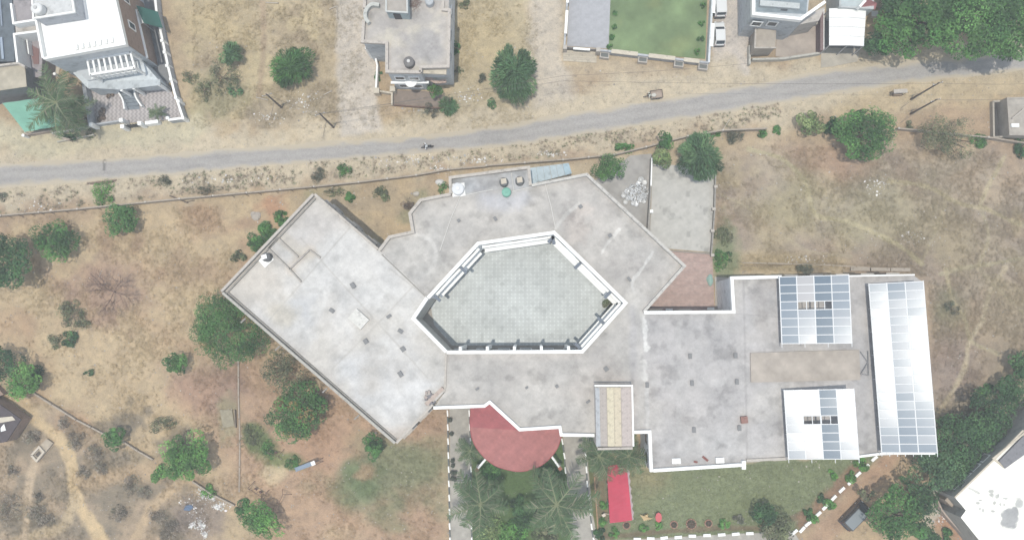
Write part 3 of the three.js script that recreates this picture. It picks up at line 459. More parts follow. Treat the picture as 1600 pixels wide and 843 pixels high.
// water tanks
function tank(name, label, u, v, y, r, h, col, lid, group) {
  const p = at(u, v, y + h), t = thing(name, label, 'water tank', [p.x, y, p.z], 0, group);
  const m = mat(col, { rough: .55 }), pr = [];
  for (const [a, b] of [[0, 0], [1, 0], [1, .12], [.97, .14], [.97, .3], [1, .33], [1, .45], [.97, .48], [.97, .62], [1, .65], [1, .76], [.9, .84], [.6, .93], [.3, .97], [.3, 1], [0, 1]]) pr.push(new THREE.Vector2(a * r, b * h));
  obj('shell', new THREE.LatheGeometry(pr, 24), m, t);
  obj('lid', cyl(r * .32, r * .3, .1, 0, h * .99, 0), mat(lid, { rough: .6 }), t); return t;
}
const tk = HD + .03;
{ const a = tank('water_tank', 'big white round water tank on a square white base', 715, 294, tk + .25, .85, 1.1, [246, 247, 248], [250, 250, 250]); obj('base', box(1.8, .25, 1.8, 0, -.25, 0, .1), whiteM, a);
  for (const [u, v, l] of [[787, 283, 'dark water tank with a square cream lid, beside the green tank'], [812, 281, 'dark water tank with a square cream lid, nearest the blue sheet roof']]) { const b = tank('water_tank', l, u, v, tk, .62, 1.3, [118, 120, 120], [150, 150, 150]); obj('slab_cover', box(.75, .07, .75, 0, 1.4, 0, .15), mat([226, 216, 200], { g: grainB, gs: 2 }), b); }
  tank('water_tank', 'mint green round water tank on the north terrace', 791, 299, tk, .64, 1.2, [142, 204, 182], [124, 190, 168]);
  const b = tank('water_tank', 'dark water tank with a white cover on the hall roof', 414, 401, tk, .62, 1.3, [112, 112, 112], [240, 240, 240]); obj('base', box(1.7, .12, 1.4, -.3, -.0, .3, .75), whiteM, b); obj('slab_cover', box(.7, .07, .6, -.1, 1.4, 0, .3), whiteM, b); }
// plastic pipes laid over the roof
const pipeM = mat([240, 238, 232], { rough: .5 });
const pipe = (pts, label, y = HD + .09, r = .055) => { const w = pts.map(p => at(p[0], p[1], y)); return tag(obj('roof_pipe', merge(w.slice(0, -1).map((a, i) => bar(a, w[i + 1], r))), pipeM), label, 'pipe'); };
pipe([[687, 392], [704, 342], [719, 307]], 'white pipe running from the north terrace towards the hall joint'); pipe([[719, 307], [748, 300], [770, 296]], 'white pipe under the dark tanks, left part'); pipe([[800, 299], [826, 293]], 'short white pipe right of the green tank');
pipe([[852, 288], [861, 322], [868, 357]], 'white pipe running from the blue sheet roof to the courtyard coping'); pipe([[799, 270], [803, 298]], 'short white pipe between the two dark tanks');
tag(obj('storage_block', box(2.35, .45, 1.75, at(561, 498, HD).x, HD + .03, at(561, 498, HD).z, -.72), mat([248, 247, 243], { g: grainB, gs: 2 })), 'bright white low block in the middle of the hall roof', 'roof block');
// vents and stubs left on the roofs
function vent(u, v, label, w = .5, d = .3, h = .4, turn = .6, group = 'roof vents') { const p = at(u, v, HD), t = thing('roof_vent', label, 'roof vent', [p.x, HD + .02, p.z], turn, group); obj('stub', box(w, h, d), mat([170, 168, 166]), t); obj('cap', box(w + .12, .06, d + .12, 0, h, 0), mat([150, 150, 150]), t); return t; }
const hv = 'grey stub vent on the hall roof, ';
vent(552, 446, hv + 'the one nearest the ring joint at the top', .45, .7); vent(519, 485, hv + 'the one left of the white block', .6, .35, .35, -.6); vent(608, 494, hv + 'just right of the white block'); vent(626, 517, hv + 'next to the courtyard corner', .6, .35, .35, -.6); vent(572, 533, hv + 'just below the white block', .45, .6); vent(630, 545, hv + 'the one nearest the courtyard south west side', .45, .6); vent(626, 584, hv + 'the lowest one', .4, .7);
const rv = 'small stub vent on the school roof, ';
vent(717, 345, rv + 'left of the two above the courtyard north side', .3, .3, .5); vent(774, 342, rv + 'right of the two above the courtyard north side', .3, .5, .4); vent(907, 323, rv + 'near the north east parapet', .4, .4, .3); vent(953, 368, rv + 'midway along the north east roof', .4, .4, .3); vent(983, 436, rv + 'close to the east courtyard corner', .25, .6, .3); vent(947, 576, rv + 'above the stair tower', .5, .5, .3); vent(870, 603, rv + 'south of the courtyard, middle', .3, .3, .3); vent(823, 605, rv + 'south of the courtyard, left', .3, .2, .2); vent(746, 607, rv + 'south of the courtyard, far left', .4, .2, .3); vent(919, 627, rv + 'left of the stair tower', .5, .2, .2);
const ev = 'small stub vent on the east wing roof, '; [[1078, 556, 'upper left'], [1149, 555, 'upper right'], [1081, 598, 'middle left'], [1151, 596, 'middle right'], [1011, 601, 'on the white crack'], [1084, 671, 'lower left'], [1155, 668, 'lower right']].forEach(([u, v, s]) => vent(u, v, ev + s, .35, .6, .3, 0));
tag(obj('rusty_box', box(.9, .5, .9, at(1162, 655, HD).x, HD + .03, at(1162, 655, HD).z, .1), mat([172, 132, 122], { g: grainB, gs: 1 })), 'rusty brown box on the east wing roof left of the glaring array', 'box');
tag(obj('scrap_timber', [box(.9, .15, .3, at(1102, 716, HD).x, HD + .03, at(1102, 716, HD).z, -.7), box(.5, .1, .25, at(1087, 721, HD).x, HD + .03, at(1087, 721, HD).z, -.2)], mat([150, 96, 88])), 'reddish scrap lying by the south parapet of the east wing', 'scrap');
{ const t = thing('rubbish_heap', 'little heap of scrap and bricks by the hall south east parapet', 'scrap heap', at(684, 612)); t.position.y = HD + .02; const r = rng(8); for (let k = 0; k < 12; k++) obj('scrap_piece', box(.2 + r() * .4, .15 + r() * .3, .2 + r() * .3, (r() - .5) * 1.2, 0, (r() - .5) * 1.8, r() * 3), mat(r() < .5 ? [140, 136, 140] : [190, 176, 168]), t); }
// ---------------------------------------------------------------- houses and plots north of the road
const tileM = (() => { const t = tex(256, 256, (i, j, o) => { const a = (i + Math.abs((j % 32) - 16) * 1) % 32, s = a < 16 ? 1 : .86, e = j % 32 < 1 ? .9 : 1, n = .94 + .1 * tfbm(i / 256, j / 256, 8, 4); const c = albS(216, 208, 206); for (let k = 0; k < 3; k++) o[k] = c[k] * s * e * n; }); const m = mat([255, 255, 255]); m.color.setRGB(1, 1, 1); m.map = rep(t, 5); return m; })();
const brickPaveM = (() => { const t = tex(512, 512, (i, j, o) => { const r = Math.floor(j / 32), a = (i + (r % 2) * 32) % 64, e = a < 3 || j % 32 < 3, q = PERM[(PERM[(Math.floor((i + (r % 2) * 32) / 64)) & 7] + r) & 511] / 255, n = .9 + .2 * tfbm(i / 512, j / 512, 8, 4); const c = e ? albS(206, 190, 178) : albS(206 - q * 14, 176 - q * 8, 166 - q * 6); for (let k = 0; k < 3; k++) o[k] = c[k] * n; }); const m = mat([255, 255, 255]); m.color.setRGB(1, 1, 1); m.map = rep(t, 3.4); return m; })();
const paleBlueM = mat([240, 246, 252], { g: grainB, gs: 4 }), greyWallM = mat([212, 216, 222], { g: grainB, gs: 4 }), creamM = mat([236, 226, 208], { g: grainB, gs: 3 }), brownWallM = mat([186, 162, 148], { g: grainB, gs: 2 }), houseWhiteM = whiteM;
const greenNetM = new THREE.MeshPhysicalMaterial({ color: C(92, 160, 142), roughness: 1, transmission: .25, thickness: 0, side: THREE.DoubleSide });
const win = (g, x, y, z, w, h, turn, fm = houseWhiteM) => { const f = new THREE.Group(); f.name = 'window'; f.position.set(x - g.position.x, y, z - g.position.z); f.rotation.y = turn; g.add(f); obj('pane', box(w, h, .06, 0, 0, 0), glassM, f); for (const s of [-1, 1]) obj('frame', box(.16, h + .3, .14, s * (w / 2 + .08), -.15, 0), fm, f); for (const s of [0, 1]) obj('frame', box(w, .15, .14, 0, s ? h : -.15, 0), fm, f); return f; };
// windows along the wall from a to b (top corners in survey pixels at height h)
function wallWins(g, a, b, h, n, y, w, wh, out = .05, fm) { const p = at(...a, h), q = at(...b, h), d = V3(q.x - p.x, 0, q.z - p.z), L = d.length(); d.normalize(); const nn = V3(-d.z, 0, d.x), turn = -Math.atan2(d.z, d.x); for (let k = 0; k < n; k++) { const s = (k + .5) * L / n; win(g, p.x + d.x * s + nn.x * out, y, p.z + d.z * s + nn.z * out, w, wh, turn, fm); } }
function wallOn(g, name, a, b, h, y0, y1, t, m) { wpart(g, name, strip(ats([a, b], h), t, y0, y1), m); }

// --- white two storey villa, top left
{
  const R = 9.8, g = thing('white_villa', 'white two storey villa with a dazzling roof terrace, pergola balcony and brown side wall', 'house', at(170, 60));
  const main = ats([[150, -60], [40, -60], [55, 30], [67, 92], [194, 68], [175, -12], [168, -60]], R);
  wpart(g, 'wall', prism(main, 0, R - .02), paleBlueM); wpart(g, 'roof_terrace', sheet(main, R), whiteM); KEEP.push(main, ats([[40, -60], [300, -60], [300, 200], [40, 200]], 0));
  for (const l of [[[67, 91], [194, 68], [176, -12], [168, -60]], [[55, 30], [66, 90]]]) wpart(g, 'parapet', strip(ats(l, R + .8), .3, R + .01, R + .8), houseWhiteM);
  // brown clad east wall
  { const a = at(194, 68, R), b = at(176, -12, R), d = V3(b.x - a.x, 0, b.z - a.z), L = d.length(); d.normalize(); const n = V3(-d.z, 0, d.x); if (n.x < 0) n.negate(); const turn = -Math.atan2(d.z, d.x), mid = a.clone().addScaledVector(d, L / 2 + 1.5);
    wpart(g, 'brown_cladding', box(L + 2.6, R - 1, .1, mid.x + n.x * .05, 0.2, mid.z + n.z * .05, turn), brownWallM);
    for (const [s, y, w, h] of [[4.0, 5.6, .9, 1.6], [L + .5, 5.6, .9, 1.3]]) win(g, a.x + d.x * s + n.x * .14, y, a.z + d.z * s + n.z * .14, w, h, turn);
    for (const [s, y] of [[6.6, 3.1], [9.0, 6.2]]) wpart(g, 'sunshade', box(1.9, .18, 1.1, a.x + d.x * s + n.x * .6, y, a.z + d.z * s + n.z * .6, turn), houseWhiteM);
    wpart(g, 'wall_band', box(L, .2, .3, a.x + d.x * (L / 2) + n.x * .2, 3.7, a.z + d.z * (L / 2) + n.z * .2, turn), houseWhiteM); }
  // stair room on the terrace
  const st = ats([[46, -50], [51, 28], [115, 18], [104, -50]], 12.6); wpart(g, 'stair_room', prism(st, R, 12.58), mat([214, 218, 226], { g: grainB, gs: 4 })); wpart(g, 'stair_room_roof', sheet(st, 12.6), mat([236, 238, 240], { g: grainB, gs: 4 })); wpart(g, 'coping', strip(ats([[46, -50], [51, 28], [115, 18], [104, -50]], 12.9), .22, 12.6, 12.9), houseWhiteM);
  wallWins(g, [75, 24], [100, 20], 12.6, 1, 10.0, .9, 1.9, -.05);
  // pierced railing and terrace balustrade
  for (let k = 0; k < 7; k++) { const p = at(116 + k * 9.2, 72 - k * 1.9, R + .6); wpart(g, 'terrace_louvre', box(.42, .3, .8, p.x, R + .02, p.z, .15), houseWhiteM); }
  // south balcony with an open pergola of concrete beams
  const pb = 7.0, A = [135, 92], B = [203, 82], Cc = [209, 105], D = [140, 116];
  wpart(g, 'balcony_slab', prism(ats([[98, 92], [206, 74], [214, 112], [136, 126]], 3.9), 3.6, 3.9), mat([222, 228, 234], { g: grainB, gs: 4 }));
  for (const [p, q] of [[A, B], [D, Cc]]) wpart(g, 'pergola_beam', strip(ats([p, q], pb), .34, pb - .3, pb), houseWhiteM);
  for (let k = 0; k <= 8; k++) { const t = k / 8, p = [A[0] + (B[0] - A[0]) * t, A[1] + (B[1] - A[1]) * t], q = [D[0] + (Cc[0] - D[0]) * t, D[1] + (Cc[1] - D[1]) * t]; wpart(g, 'pergola_rafter', strip(ats([p, q], pb + .01), .26, pb - .24, pb + .01), houseWhiteM); }
  for (const p of [D, Cc, A, B]) { const c = at(...p, pb); wpart(g, 'pergola_post', box(.3, pb - 3.9, .3, c.x, 3.9, c.z, .15), houseWhiteM); }
  for (let k = 0; k < 9; k++) { const c = at(152 + k * 6.9, 121 - k * 1.15, 4.7); wpart(g, 'baluster_panel', box(.5, .8, .12, c.x, 3.9, c.z, .15), houseWhiteM); }
  wpart(g, 'balcony_rail', strip(ats([[142, 122], [213, 110]], 4.8), .16, 4.7, 4.8), houseWhiteM);
  // ground floor front and entrance porch
  wpart(g, 'ground_floor', prism(ats([[96, 96], [206, 78], [250, 128], [137, 138]], 3.6), 0, 3.58), mat([236, 244, 250], { g: grainB, gs: 4 })); wpart(g, 'porch_roof', prism(ats([[137, 128], [250, 124], [250, 133], [186, 140], [137, 137]], 3.6), 3.4, 3.62), mat([216, 224, 230], { g: grainB, gs: 4 }));
  for (const p of [[189, 140], [208, 137], [248, 132]]) { const c = at(...p, 3.5); wpart(g, 'porch_column', box(.35, 3.5, .35, c.x, 0, c.z, .12), houseWhiteM); }
  for (let k = 0; k < 6; k++) { const y = 1.0 - k * .17; wpart(g, 'step', prism(ats([[190 + k * .8, 142 + k * 5], [213 + k * .9, 140 + k * 5], [214 + k * .9, 145.3 + k * 5], [191 + k * .8, 147.3 + k * 5]], 0), 0, y), mat([150, 160, 170], { g: grainB, gs: 1 })); }
  for (const l of [[[184, 143], [191, 155], [194, 170]], [[209, 141], [212, 152], [221, 166]]]) wpart(g, 'stair_wing_wall', strip(smooth(ats(l, 1), 8), .22, 0, 1.1), houseWhiteM);
  tank('water_tank', 'white ribbed water tank on the villa stair room', 54, 11, 12.62, .8, 1.3, [252, 252, 250], [210, 210, 208]);
  // green shade net over the side passage
  const n = thing('shade_net', 'dark green shade net stretched beside the brown villa wall', 'shade net', at(232, 30)); const pts = [[212, 8, 4.2], [246, 18, 2.4], [254, 44, 2.4], [224, 36, 4.2]].map(p => at(...p)); const ng = new THREE.PlaneGeometry(1, 1, 10, 10), np = ng.attributes.position; for (let i = 0; i < np.count; i++) { const s = np.getX(i) + .5, t = np.getY(i) + .5, p = pts[0].clone().lerp(pts[1], s).lerp(pts[3].clone().lerp(pts[2], s), t); np.setXYZ(i, p.x, p.y - Math.sin(s * Math.PI) * Math.sin(t * Math.PI) * .5, p.z); } ng.computeVertexNormals(); wpart(n, 'net_cloth', ng, new THREE.MeshPhysicalMaterial({ color: C(62, 118, 108), roughness: 1, transmission: .15, thickness: 0, side: THREE.DoubleSide })); for (const p of pts) wpart(n, 'net_pole', cyl(.04, .04, p.y, p.x, 0, p.z, 6), steelM);
}
slab('villa_forecourt', [[140, 135], [262, 128], [285, 186], [150, 196]], .1, tileM);
slab('villa_passage', [[236, -40], [262, 60], [268, 128], [248, 136], [225, 60], [205, -40]], .08, mat([170, 172, 176], { g: grainA, gs: 4 }));
{ const g = thing('villa_boundary_wall', 'white topped boundary wall with square posts around the villa forecourt', 'wall', at(290, 190));
  for (const l of [[[238, -40], [244, 20], [254, 66], [262, 104], [272, 145], [285, 183]], [[285, 184], [262, 187]]]) { wpart(g, 'wall_panel', strip(ats(l, 1.6), .28, 0, 1.5), greyWallM); wpart(g, 'coping', strip(ats(l, 1.6), .34, 1.5, 1.6), houseWhiteM); }
  for (const [u, v] of [[252, 63], [256, 81], [260, 102], [266, 123], [274, 152], [278, 158], [285, 184], [261, 184]]) { const c = at(u, v, 1.8); wpart(g, 'post', box(.42, 1.85, .42, c.x, 0, c.z, .2), houseWhiteM); }
  wpart(g, 'wall_panel', strip(ats([[140, 195], [187, 188]], 1.1), .22, 0, 1.1), greyWallM); wpart(g, 'wall_panel', strip(ats([[129, 125], [140, 194]], 1.4), .55, 0, 1.4), greyWallM); wpart(g, 'wall_panel', strip(ats([[226, 192], [246, 189]], 1.2), .5, 0, 1.2), houseWhiteM);
  for (const [u, v] of [[141, 194], [188, 187], [190, 197], [217, 192]]) { const c = at(u, v, 2); wpart(g, 'gate_pillar', box(.55, 2.0, .55, c.x, 0, c.z, .1), houseWhiteM); }
  const gt = wpart(g, 'gate', strip(ats([[193, 196], [216, 193]], 1.5), .07, .15, 1.5), mat([96, 100, 106], { rough: .5, metal: .4 })); for (let k = 0; k < 6; k++) { const c = at(195 + k * 4, 195.5 - k * .5, 1.6); wpart(g, 'gate_bar', box(.07, 1.6, .12, c.x, .1, c.z), mat([80, 84, 90])); }
}
{ // purple grey lean-to and service court on the villa's west side
  const g = thing('villa_annexe', 'mauve grey walled annexe with white copings on the villa west side', 'house', at(45, 70));
  wpart(g, 'floor_slab', prism(ats([[20, 52], [68, 48], [64, 120], [30, 122]], 3.2), 0, 3.2), mat([186, 178, 182], { g: grainB, gs: 4 })); wpart(g, 'floor_slab', prism(ats([[20, 0], [50, 0], [50, 33], [20, 38]], 6.4), 0, 6.4), mat([186, 180, 184], { g: grainB, gs: 4 })); wpart(g, 'floor_slab', prism(ats([[23, 38], [60, 32], [62, 48], [24, 52]], 5.4), 0, 5.4), mat([216, 210, 204], { g: grainB, gs: 4 }));
  for (const [l, h] of [[[[16, 5], [20, 36], [58, 30]], 7.0], [[[26, 97], [21, 53], [62, 48]], 6.2], [[[62, 30], [61, 49]], 6.1]]) wpart(g, 'coping_wall', strip(ats(l, h), .3, h - 3, h), houseWhiteM);
  wpart(g, 'partition', strip(ats([[41, 62], [44, 84]], 4.2), .16, 3.2, 4.2), houseWhiteM); wpart(g, 'doorway', prism(ats([[44, 68], [60, 76], [60, 100], [52, 100]], 3.25), 3.2, 3.26), mat([150, 116, 112])); wpart(g, 'forecourt', prism(ats([[62, 100], [96, 96], [90, 118], [64, 120]], .1), 0, .12), creamM); KEEP.push(ats([[0, -40], [100, -40], [100, 210], [0, 210]], 0));
}
{ const g = thing('neighbour_house', 'beige roofed low house at the left edge beside the villa', 'house', at(10, 120));
  wpart(g, 'wall', prism(ats([[-60, 96], [38, 102], [41, 135], [-60, 150]], 5.2), 0, 5.18), mat([150, 152, 156], { g: grainB, gs: 3 })); wpart(g, 'roof', prism(ats([[-60, 96], [38, 102], [41, 135], [-60, 150]], 5.3), 5.18, 5.3), mat([222, 212, 192], { g: grainA, gs: 5 })); wpart(g, 'coping', strip(ats([[-60, 109], [27, 98], [38, 104]], 5.9), .3, 5.3, 5.9), weatherM);
  const h = thing('tall_neighbour', 'slate grey tall building cut by the left edge above the beige house', 'building', at(0, 50)); wpart(h, 'wall', prism(ats([[-60, -40], [14, -40], [22, 40], [22, 96], [-60, 96]], 4.5), 0, 4.5), mat([120, 130, 140], { g: grainB, gs: 4 })); wpart(h, 'window_strip', strip(ats([[1, 58], [4, 92]], 4.7), .35, 4.5, 4.75), mat([176, 190, 206])); wpart(h, 'window_strip', strip(ats([[-1, 0], [2, 40]], 4.7), .2, 4.5, 4.7), mat([160, 172, 186]));
  const n = thing('green_tarpaulin', 'turquoise green tarpaulin canopy in front of the beige roofed house', 'tarpaulin', at(50, 178)); const pts = [[3, 161, 2.6], [96, 148, 2.6], [96, 196, 2.4], [38, 206, 2.4]].map(p => at(...p)); const gg = new THREE.PlaneGeometry(1, 1, 14, 8), q = gg.attributes.position; for (let i = 0; i < q.count; i++) { const s = q.getX(i) + .5, t = q.getY(i) + .5, p = pts[0].clone().lerp(pts[1], s).lerp(pts[3].clone().lerp(pts[2], s), t); q.setXYZ(i, p.x, p.y - .25 * Math.sin(s * Math.PI) * Math.sin(t * Math.PI) + .06 * Math.sin(s * 19), p.z); } gg.computeVertexNormals(); wpart(n, 'cloth', gg, mat([146, 208, 186], { g: grainB, gs: 2, rough: .8 })); for (const p of pts) wpart(n, 'pole', cyl(.05, .05, p.y, p.x, 0, p.z, 6), steelM);
  const w = thing('front_wall', 'low pinkish wall with white knob posts below the green tarpaulin', 'wall', at(80, 205)); wpart(w, 'wall_panel', strip(ats([[36, 210], [78, 203], [86, 212], [108, 218]], .9), .3, 0, .9), mat([206, 190, 178], { g: grainB, gs: 2 })); wpart(w, 'wall_panel', strip(ats([[80, 208], [128, 199], [142, 194]], 1), .22, 0, 1), mat([206, 204, 200], { g: grainB, gs: 2 })); wpart(w, 'wall_panel', strip(ats([[88, 221], [146, 210]], .5), .2, 0, .5), mat([212, 208, 196], { g: grainB, gs: 2 })); for (const [u, v] of [[35, 211], [60, 119], [84, 115]]) { const c = at(u, v, 1.4); wpart(w, 'knob_post', cyl(.2, .24, 1.4, c.x, 0, c.z, 8), houseWhiteM); }
}
// --- grey roofed house beside the concrete lane
{
  const R = 8.4, g = thing('lane_house', 'pale blue house with a stained grey roof beside the concrete lane', 'house', at(645, 60)); const S = mat([212, 204, 196], { g: grainA, gs: 8 });
  const o = ats([[572, -60], [569, 15], [566, 64], [604, 66], [604, 111], [657, 112], [657, 104], [700, 103], [702, -60]], R); wpart(g, 'wall', prism(o, 0, R - .01), paleBlueM);
  FH = R; const mk = FEAT.length, r = rng(77); for (let i = 0; i < 40; i++) blob(570 + r() * 130, -20 + r() * 130, 5 + r() * 14, 4 + r() * 10, r() < .5 ? [222, 214, 198] : [190, 184, 180], .35 + r() * .4, .6, 1.4, 1.2); blob(665, 72, 24, 26, [188, 184, 182], .8, .4, 1, 2); const fl = FEAT.splice(mk); FH = 0; const bb = boundsOf(o); wpart(g, 'roof_deck', mapXZ(sheet(o, R + .01), ...bb), new THREE.MeshStandardMaterial({ map: deckMap(256, 320, bb, [208, 201, 194], fl, 5, .15), roughness: .95, side: THREE.DoubleSide }));
  for (const l of [[[572, -60], [569, 12]], [[568, 30], [566, 64], [604, 66], [604, 111], [657, 112]], [[657, 112], [657, 104], [700, 103], [702, 15], [692, 14], [692, 0]]]) wpart(g, 'parapet', strip(ats(l, R + .5), .42, R + .02, R + .5), mat([222, 214, 206], { g: grainB, gs: 2 }));
  wpart(g, 'curved_parapet', strip(smooth(ats([[592, 7], [580, 6], [571, 16], [571, 28], [576, 35]], R + .8), 14), .5, R + .02, R + .8), mat([222, 224, 220], { g: grainB, gs: 2 }));
  const rr = ats([[603, -40], [603, 17], [636, 19], [635, -40]], 11); wpart(g, 'stair_room', prism(rr, R, 10.98), mat([204, 220, 224], { g: grainB, gs: 3 })); wpart(g, 'stair_room_roof', sheet(rr, 11), S); wpart(g, 'coping', strip(ats([[603, -40], [603, 17], [636, 19], [635, -40]], 11.25), .2, 11, 11.25), mat([222, 224, 220])); { const c = at(622, 30, 9); wpart(g, 'door', box(1.0, 1.9, .08, c.x, R + .02, at(622, 18, 10.9).z + .06), mat([92, 88, 88])); }
  // window bays, porch and sunshades
  wallWins(g, [608, 111], [654, 112], R, 2, 5.0, 1.2, 1.2, .06); wallWins(g, [608, 111], [654, 112], R, 2, 1.4, 1.2, 1.2, .06);
  { const c = at(642, 128, 4); wpart(g, 'sunshade', new THREE.CylinderGeometry(.9, .9, .16, 18, 1, false, -Math.PI / 2, Math.PI).translate(c.x, 4.0, o[4].z + .05), whiteM); wpart(g, 'wall_band', box(5.6, .22, .35, at(632, 112, R).x, 3.6, o[4].z + .15), houseWhiteM); }
  wpart(g, 'porch_canopy', prism(ats([[658, 104], [698, 104], [697, 116], [658, 114]], R - .5), R - .8, R - .5), creamM); wpart(g, 'porch_wave', strip(smooth(ats([[660, 124], [670, 122], [680, 127], [697, 126]], 3.6), 12), .5, 3.3, 3.6), mat([214, 190, 178], { g: grainB, gs: 2 }));
  const e = at(699, 100, R), b = at(702, -20, R); for (const k of [.2, .5, .8]) win(g, e.x + (b.x - e.x) * k + .06, 4.6, e.z + (b.z - e.z) * k, 1.1, 1.2, Math.PI / 2, paleBlueM);
  wpart(g, 'bay', prism(ats([[571, 68], [601, 69], [601, 78], [570, 76]], 4.2), 0, 4.2), houseWhiteM); wpart(g, 'bay_opening', new THREE.CylinderGeometry(.85, .85, .1, 16).scale(1.1, 1, .38).translate(at(592, 76, 4.25).x, 4.22, at(592, 76, 4.25).z), mat([120, 116, 114])); wpart(g, 'bay_opening', new THREE.CylinderGeometry(.4, .4, .1, 12).translate(at(575, 73, 4.25).x, 4.22, at(575, 73, 4.25).z), mat([120, 116, 114]));
  tank('water_tank', 'dark water tank with a white cap on the lane house roof', 638, 95, R + .02, .75, 1.2, [128, 124, 122], [230, 228, 224]); tank('water_tank', 'pale grey tank at the top edge of the lane house roof', 670, 0, R + .02, .6, 1.2, [206, 210, 214], [220, 220, 220]);
  { const t = thing('dry_brush_heap', 'brown heap of dry twigs on the lane house roof', 'brush heap', at(646, 6, R)); t.position.y = R + .02; const q = rng(3), tw = []; for (let k = 0; k < 90; k++) { const a = q() * 6.3, l = .4 + q() * .7, s = V3((q() - .5) * 1.4, .05, (q() - .5) * 1.2); tw.push(bar(s, s.clone().add(V3(Math.cos(a) * l, q() * .35, Math.sin(a) * l)), .018, 4)); } obj('twigs', tw, mat([168, 142, 132]), t); }
  KEEP.push(ats([[560, -60], [715, -60], [710, 172], [580, 165]], 0));
  const w = thing('lane_house_wall', 'low white garden wall along the lane with a square end post', 'wall', at(588, 120)); wpart(w, 'wall_panel', strip(ats([[586, 88], [589, 102], [587, 140]], 1.3), .26, 0, 1.3), whiteM); wpart(w, 'wall_panel', strip(ats([[588, 141], [612, 145], [612, 163]], 1.0), .24, 0, 1.0), creamM); for (const [u, v] of [[588, 141], [613, 138]]) { const c = at(u, v, 1.5); wpart(w, 'post', box(.8, 1.5, .8, c.x, 0, c.z), creamM); }
  slab('house_forecourt', [[613, 141], [664, 142], [703, 152], [702, 168], [612, 164]], .06, mat([176, 160, 148], { g: grainA, gs: 3 }));
  const f = thing('forecourt_wall', 'thin dark brown wall in front of the lane house', 'wall', at(660, 166)); wpart(f, 'wall_panel', strip(ats([[612, 163], [660, 167], [703, 169]], .6), .15, 0, .6), mat([140, 112, 100], { g: grainB, gs: 1.5 })); wpart(f, 'wall_panel', strip(ats([[612, 163], [612, 145]], .7), .2, 0, .7), weatherM);
}
// --- walled garden with lawn and paved yard
structure(obj('garden_lawn', prism(ats([[957, -60], [1107, -60], [1102, 92], [950, 80]], 0), -.05, .05), (() => { const m = mat([164, 186, 136]); m.map = tex(512, 512, (i, j, o) => { const n = tfbm(i / 512, j / 512, 5, 6), q = tn(i, j, 512), e = sstep(.5, .8, tfbm(i / 512 + .4, j / 512, 4, 3)); const v = .72 + .42 * n + .16 * (q - .5); o[0] = 222 * v + 16 * e; o[1] = 226 * v + 6 * e; o[2] = 222 * v; }); m.map.repeat.set(1 / 14, 1 / 14); return m; })())); KEEP.push(ats([[880, -60], [1120, -60], [1120, 108], [880, 98]], 0));
slab('paved_yard', [[892, -60], [956, -60], [951, 76], [886, 72]], .07, (() => { const t = tex(256, 256, (i, j, o) => { const e = i % 16 < 1 || j % 16 < 1, n = .94 + .12 * tfbm(i / 256, j / 256, 10, 4), c = albS(196, 196, 200); for (let k = 0; k < 3; k++) o[k] = c[k] * n * (e ? .93 : 1); }); const m = mat([255, 255, 255]); m.color.setRGB(1, 1, 1); m.map = rep(t, 4); return m; })());
{
  const g = thing('garden_wall', 'white capped garden wall with grey planter recesses around the green lawn', 'wall', at(1020, 90)); const a = at(935, 77, 1.4), b = at(1107, 97, 1.4), d = V3(b.x - a.x, 0, b.z - a.z), L = d.length(); d.normalize(); const turn = -Math.atan2(d.z, d.x);
  wpart(g, 'wall_panel', strip([a, b], .3, 0, 1.3), greyWallM); const seg = [[.12, .36], [.46, .70], [.78, .92]];
  for (const [s, e] of seg) wpart(g, 'white_cap', box((e - s) * L, .14, .62, a.x + d.x * L * (s + e) / 2, 1.3, a.z + d.z * L * (s + e) / 2, turn), creamM);
  for (const s of [.06, .41, .74, .96]) { const x = a.x + d.x * L * s, z = a.z + d.z * L * s; wpart(g, 'planter', box(1.4, .9, .9, x, 0, z + .55, turn), weatherM); wpart(g, 'planter_soil', box(1.1, .03, .6, x, .9, z + .55, turn), mat([124, 126, 122])); }
  wpart(g, 'wall_panel', strip(ats([[1117, -60], [1108, 97]], 1.5), .3, 0, 1.5), paleBlueM); for (const [s, e] of [[-20, 20], [36, 72]]) wpart(g, 'white_cap', strip(ats([[1116.5 - s * .057, s], [1116.5 - e * .057, e]], 1.6), .45, 1.5, 1.6), houseWhiteM);
  wpart(g, 'wall_panel', strip(ats([[890, -60], [882, 75]], 1.5), .28, 0, 1.5), greyWallM); for (const [s, e] of [[-30, 4], [16, 52]]) wpart(g, 'white_cap', strip(ats([[887 - s * .06, s], [887 - e * .06, e]], 1.6), .4, 1.5, 1.62), houseWhiteM);
  wpart(g, 'gate', strip(ats([[884, 73], [934, 77]], 1.3), .1, .1, 1.3), mat([150, 148, 150], { metal: .4, rough: .5 })); wpart(g, 'gate_leaf', strip(ats([[896, 75], [922, 77]], 1.5), .3, 1.2, 1.5), houseWhiteM); for (const [u, v] of [[883, 73], [935, 77]]) { const c = at(u, v, 1.9); wpart(g, 'gate_pillar', box(.6, 1.9, .6, c.x, 0, c.z), weatherM); }
  const r = thing('entrance_ramp', 'cream stepped ramp outside the paved yard gate', 'ramp', at(907, 88)); for (let k = 0; k < 5; k++) wpart(r, 'step', prism(ats([[880, 79 + k * 3.2], [932, 82 + k * 3.2], [932, 85.4 + k * 3.2], [880, 82.4 + k * 3.2]], 0), 0, .32 - k * .055), mat([226 - (k % 2) * 8, 216 - (k % 2) * 8, 198 - (k % 2) * 6], { g: grainB, gs: 2 }));
}
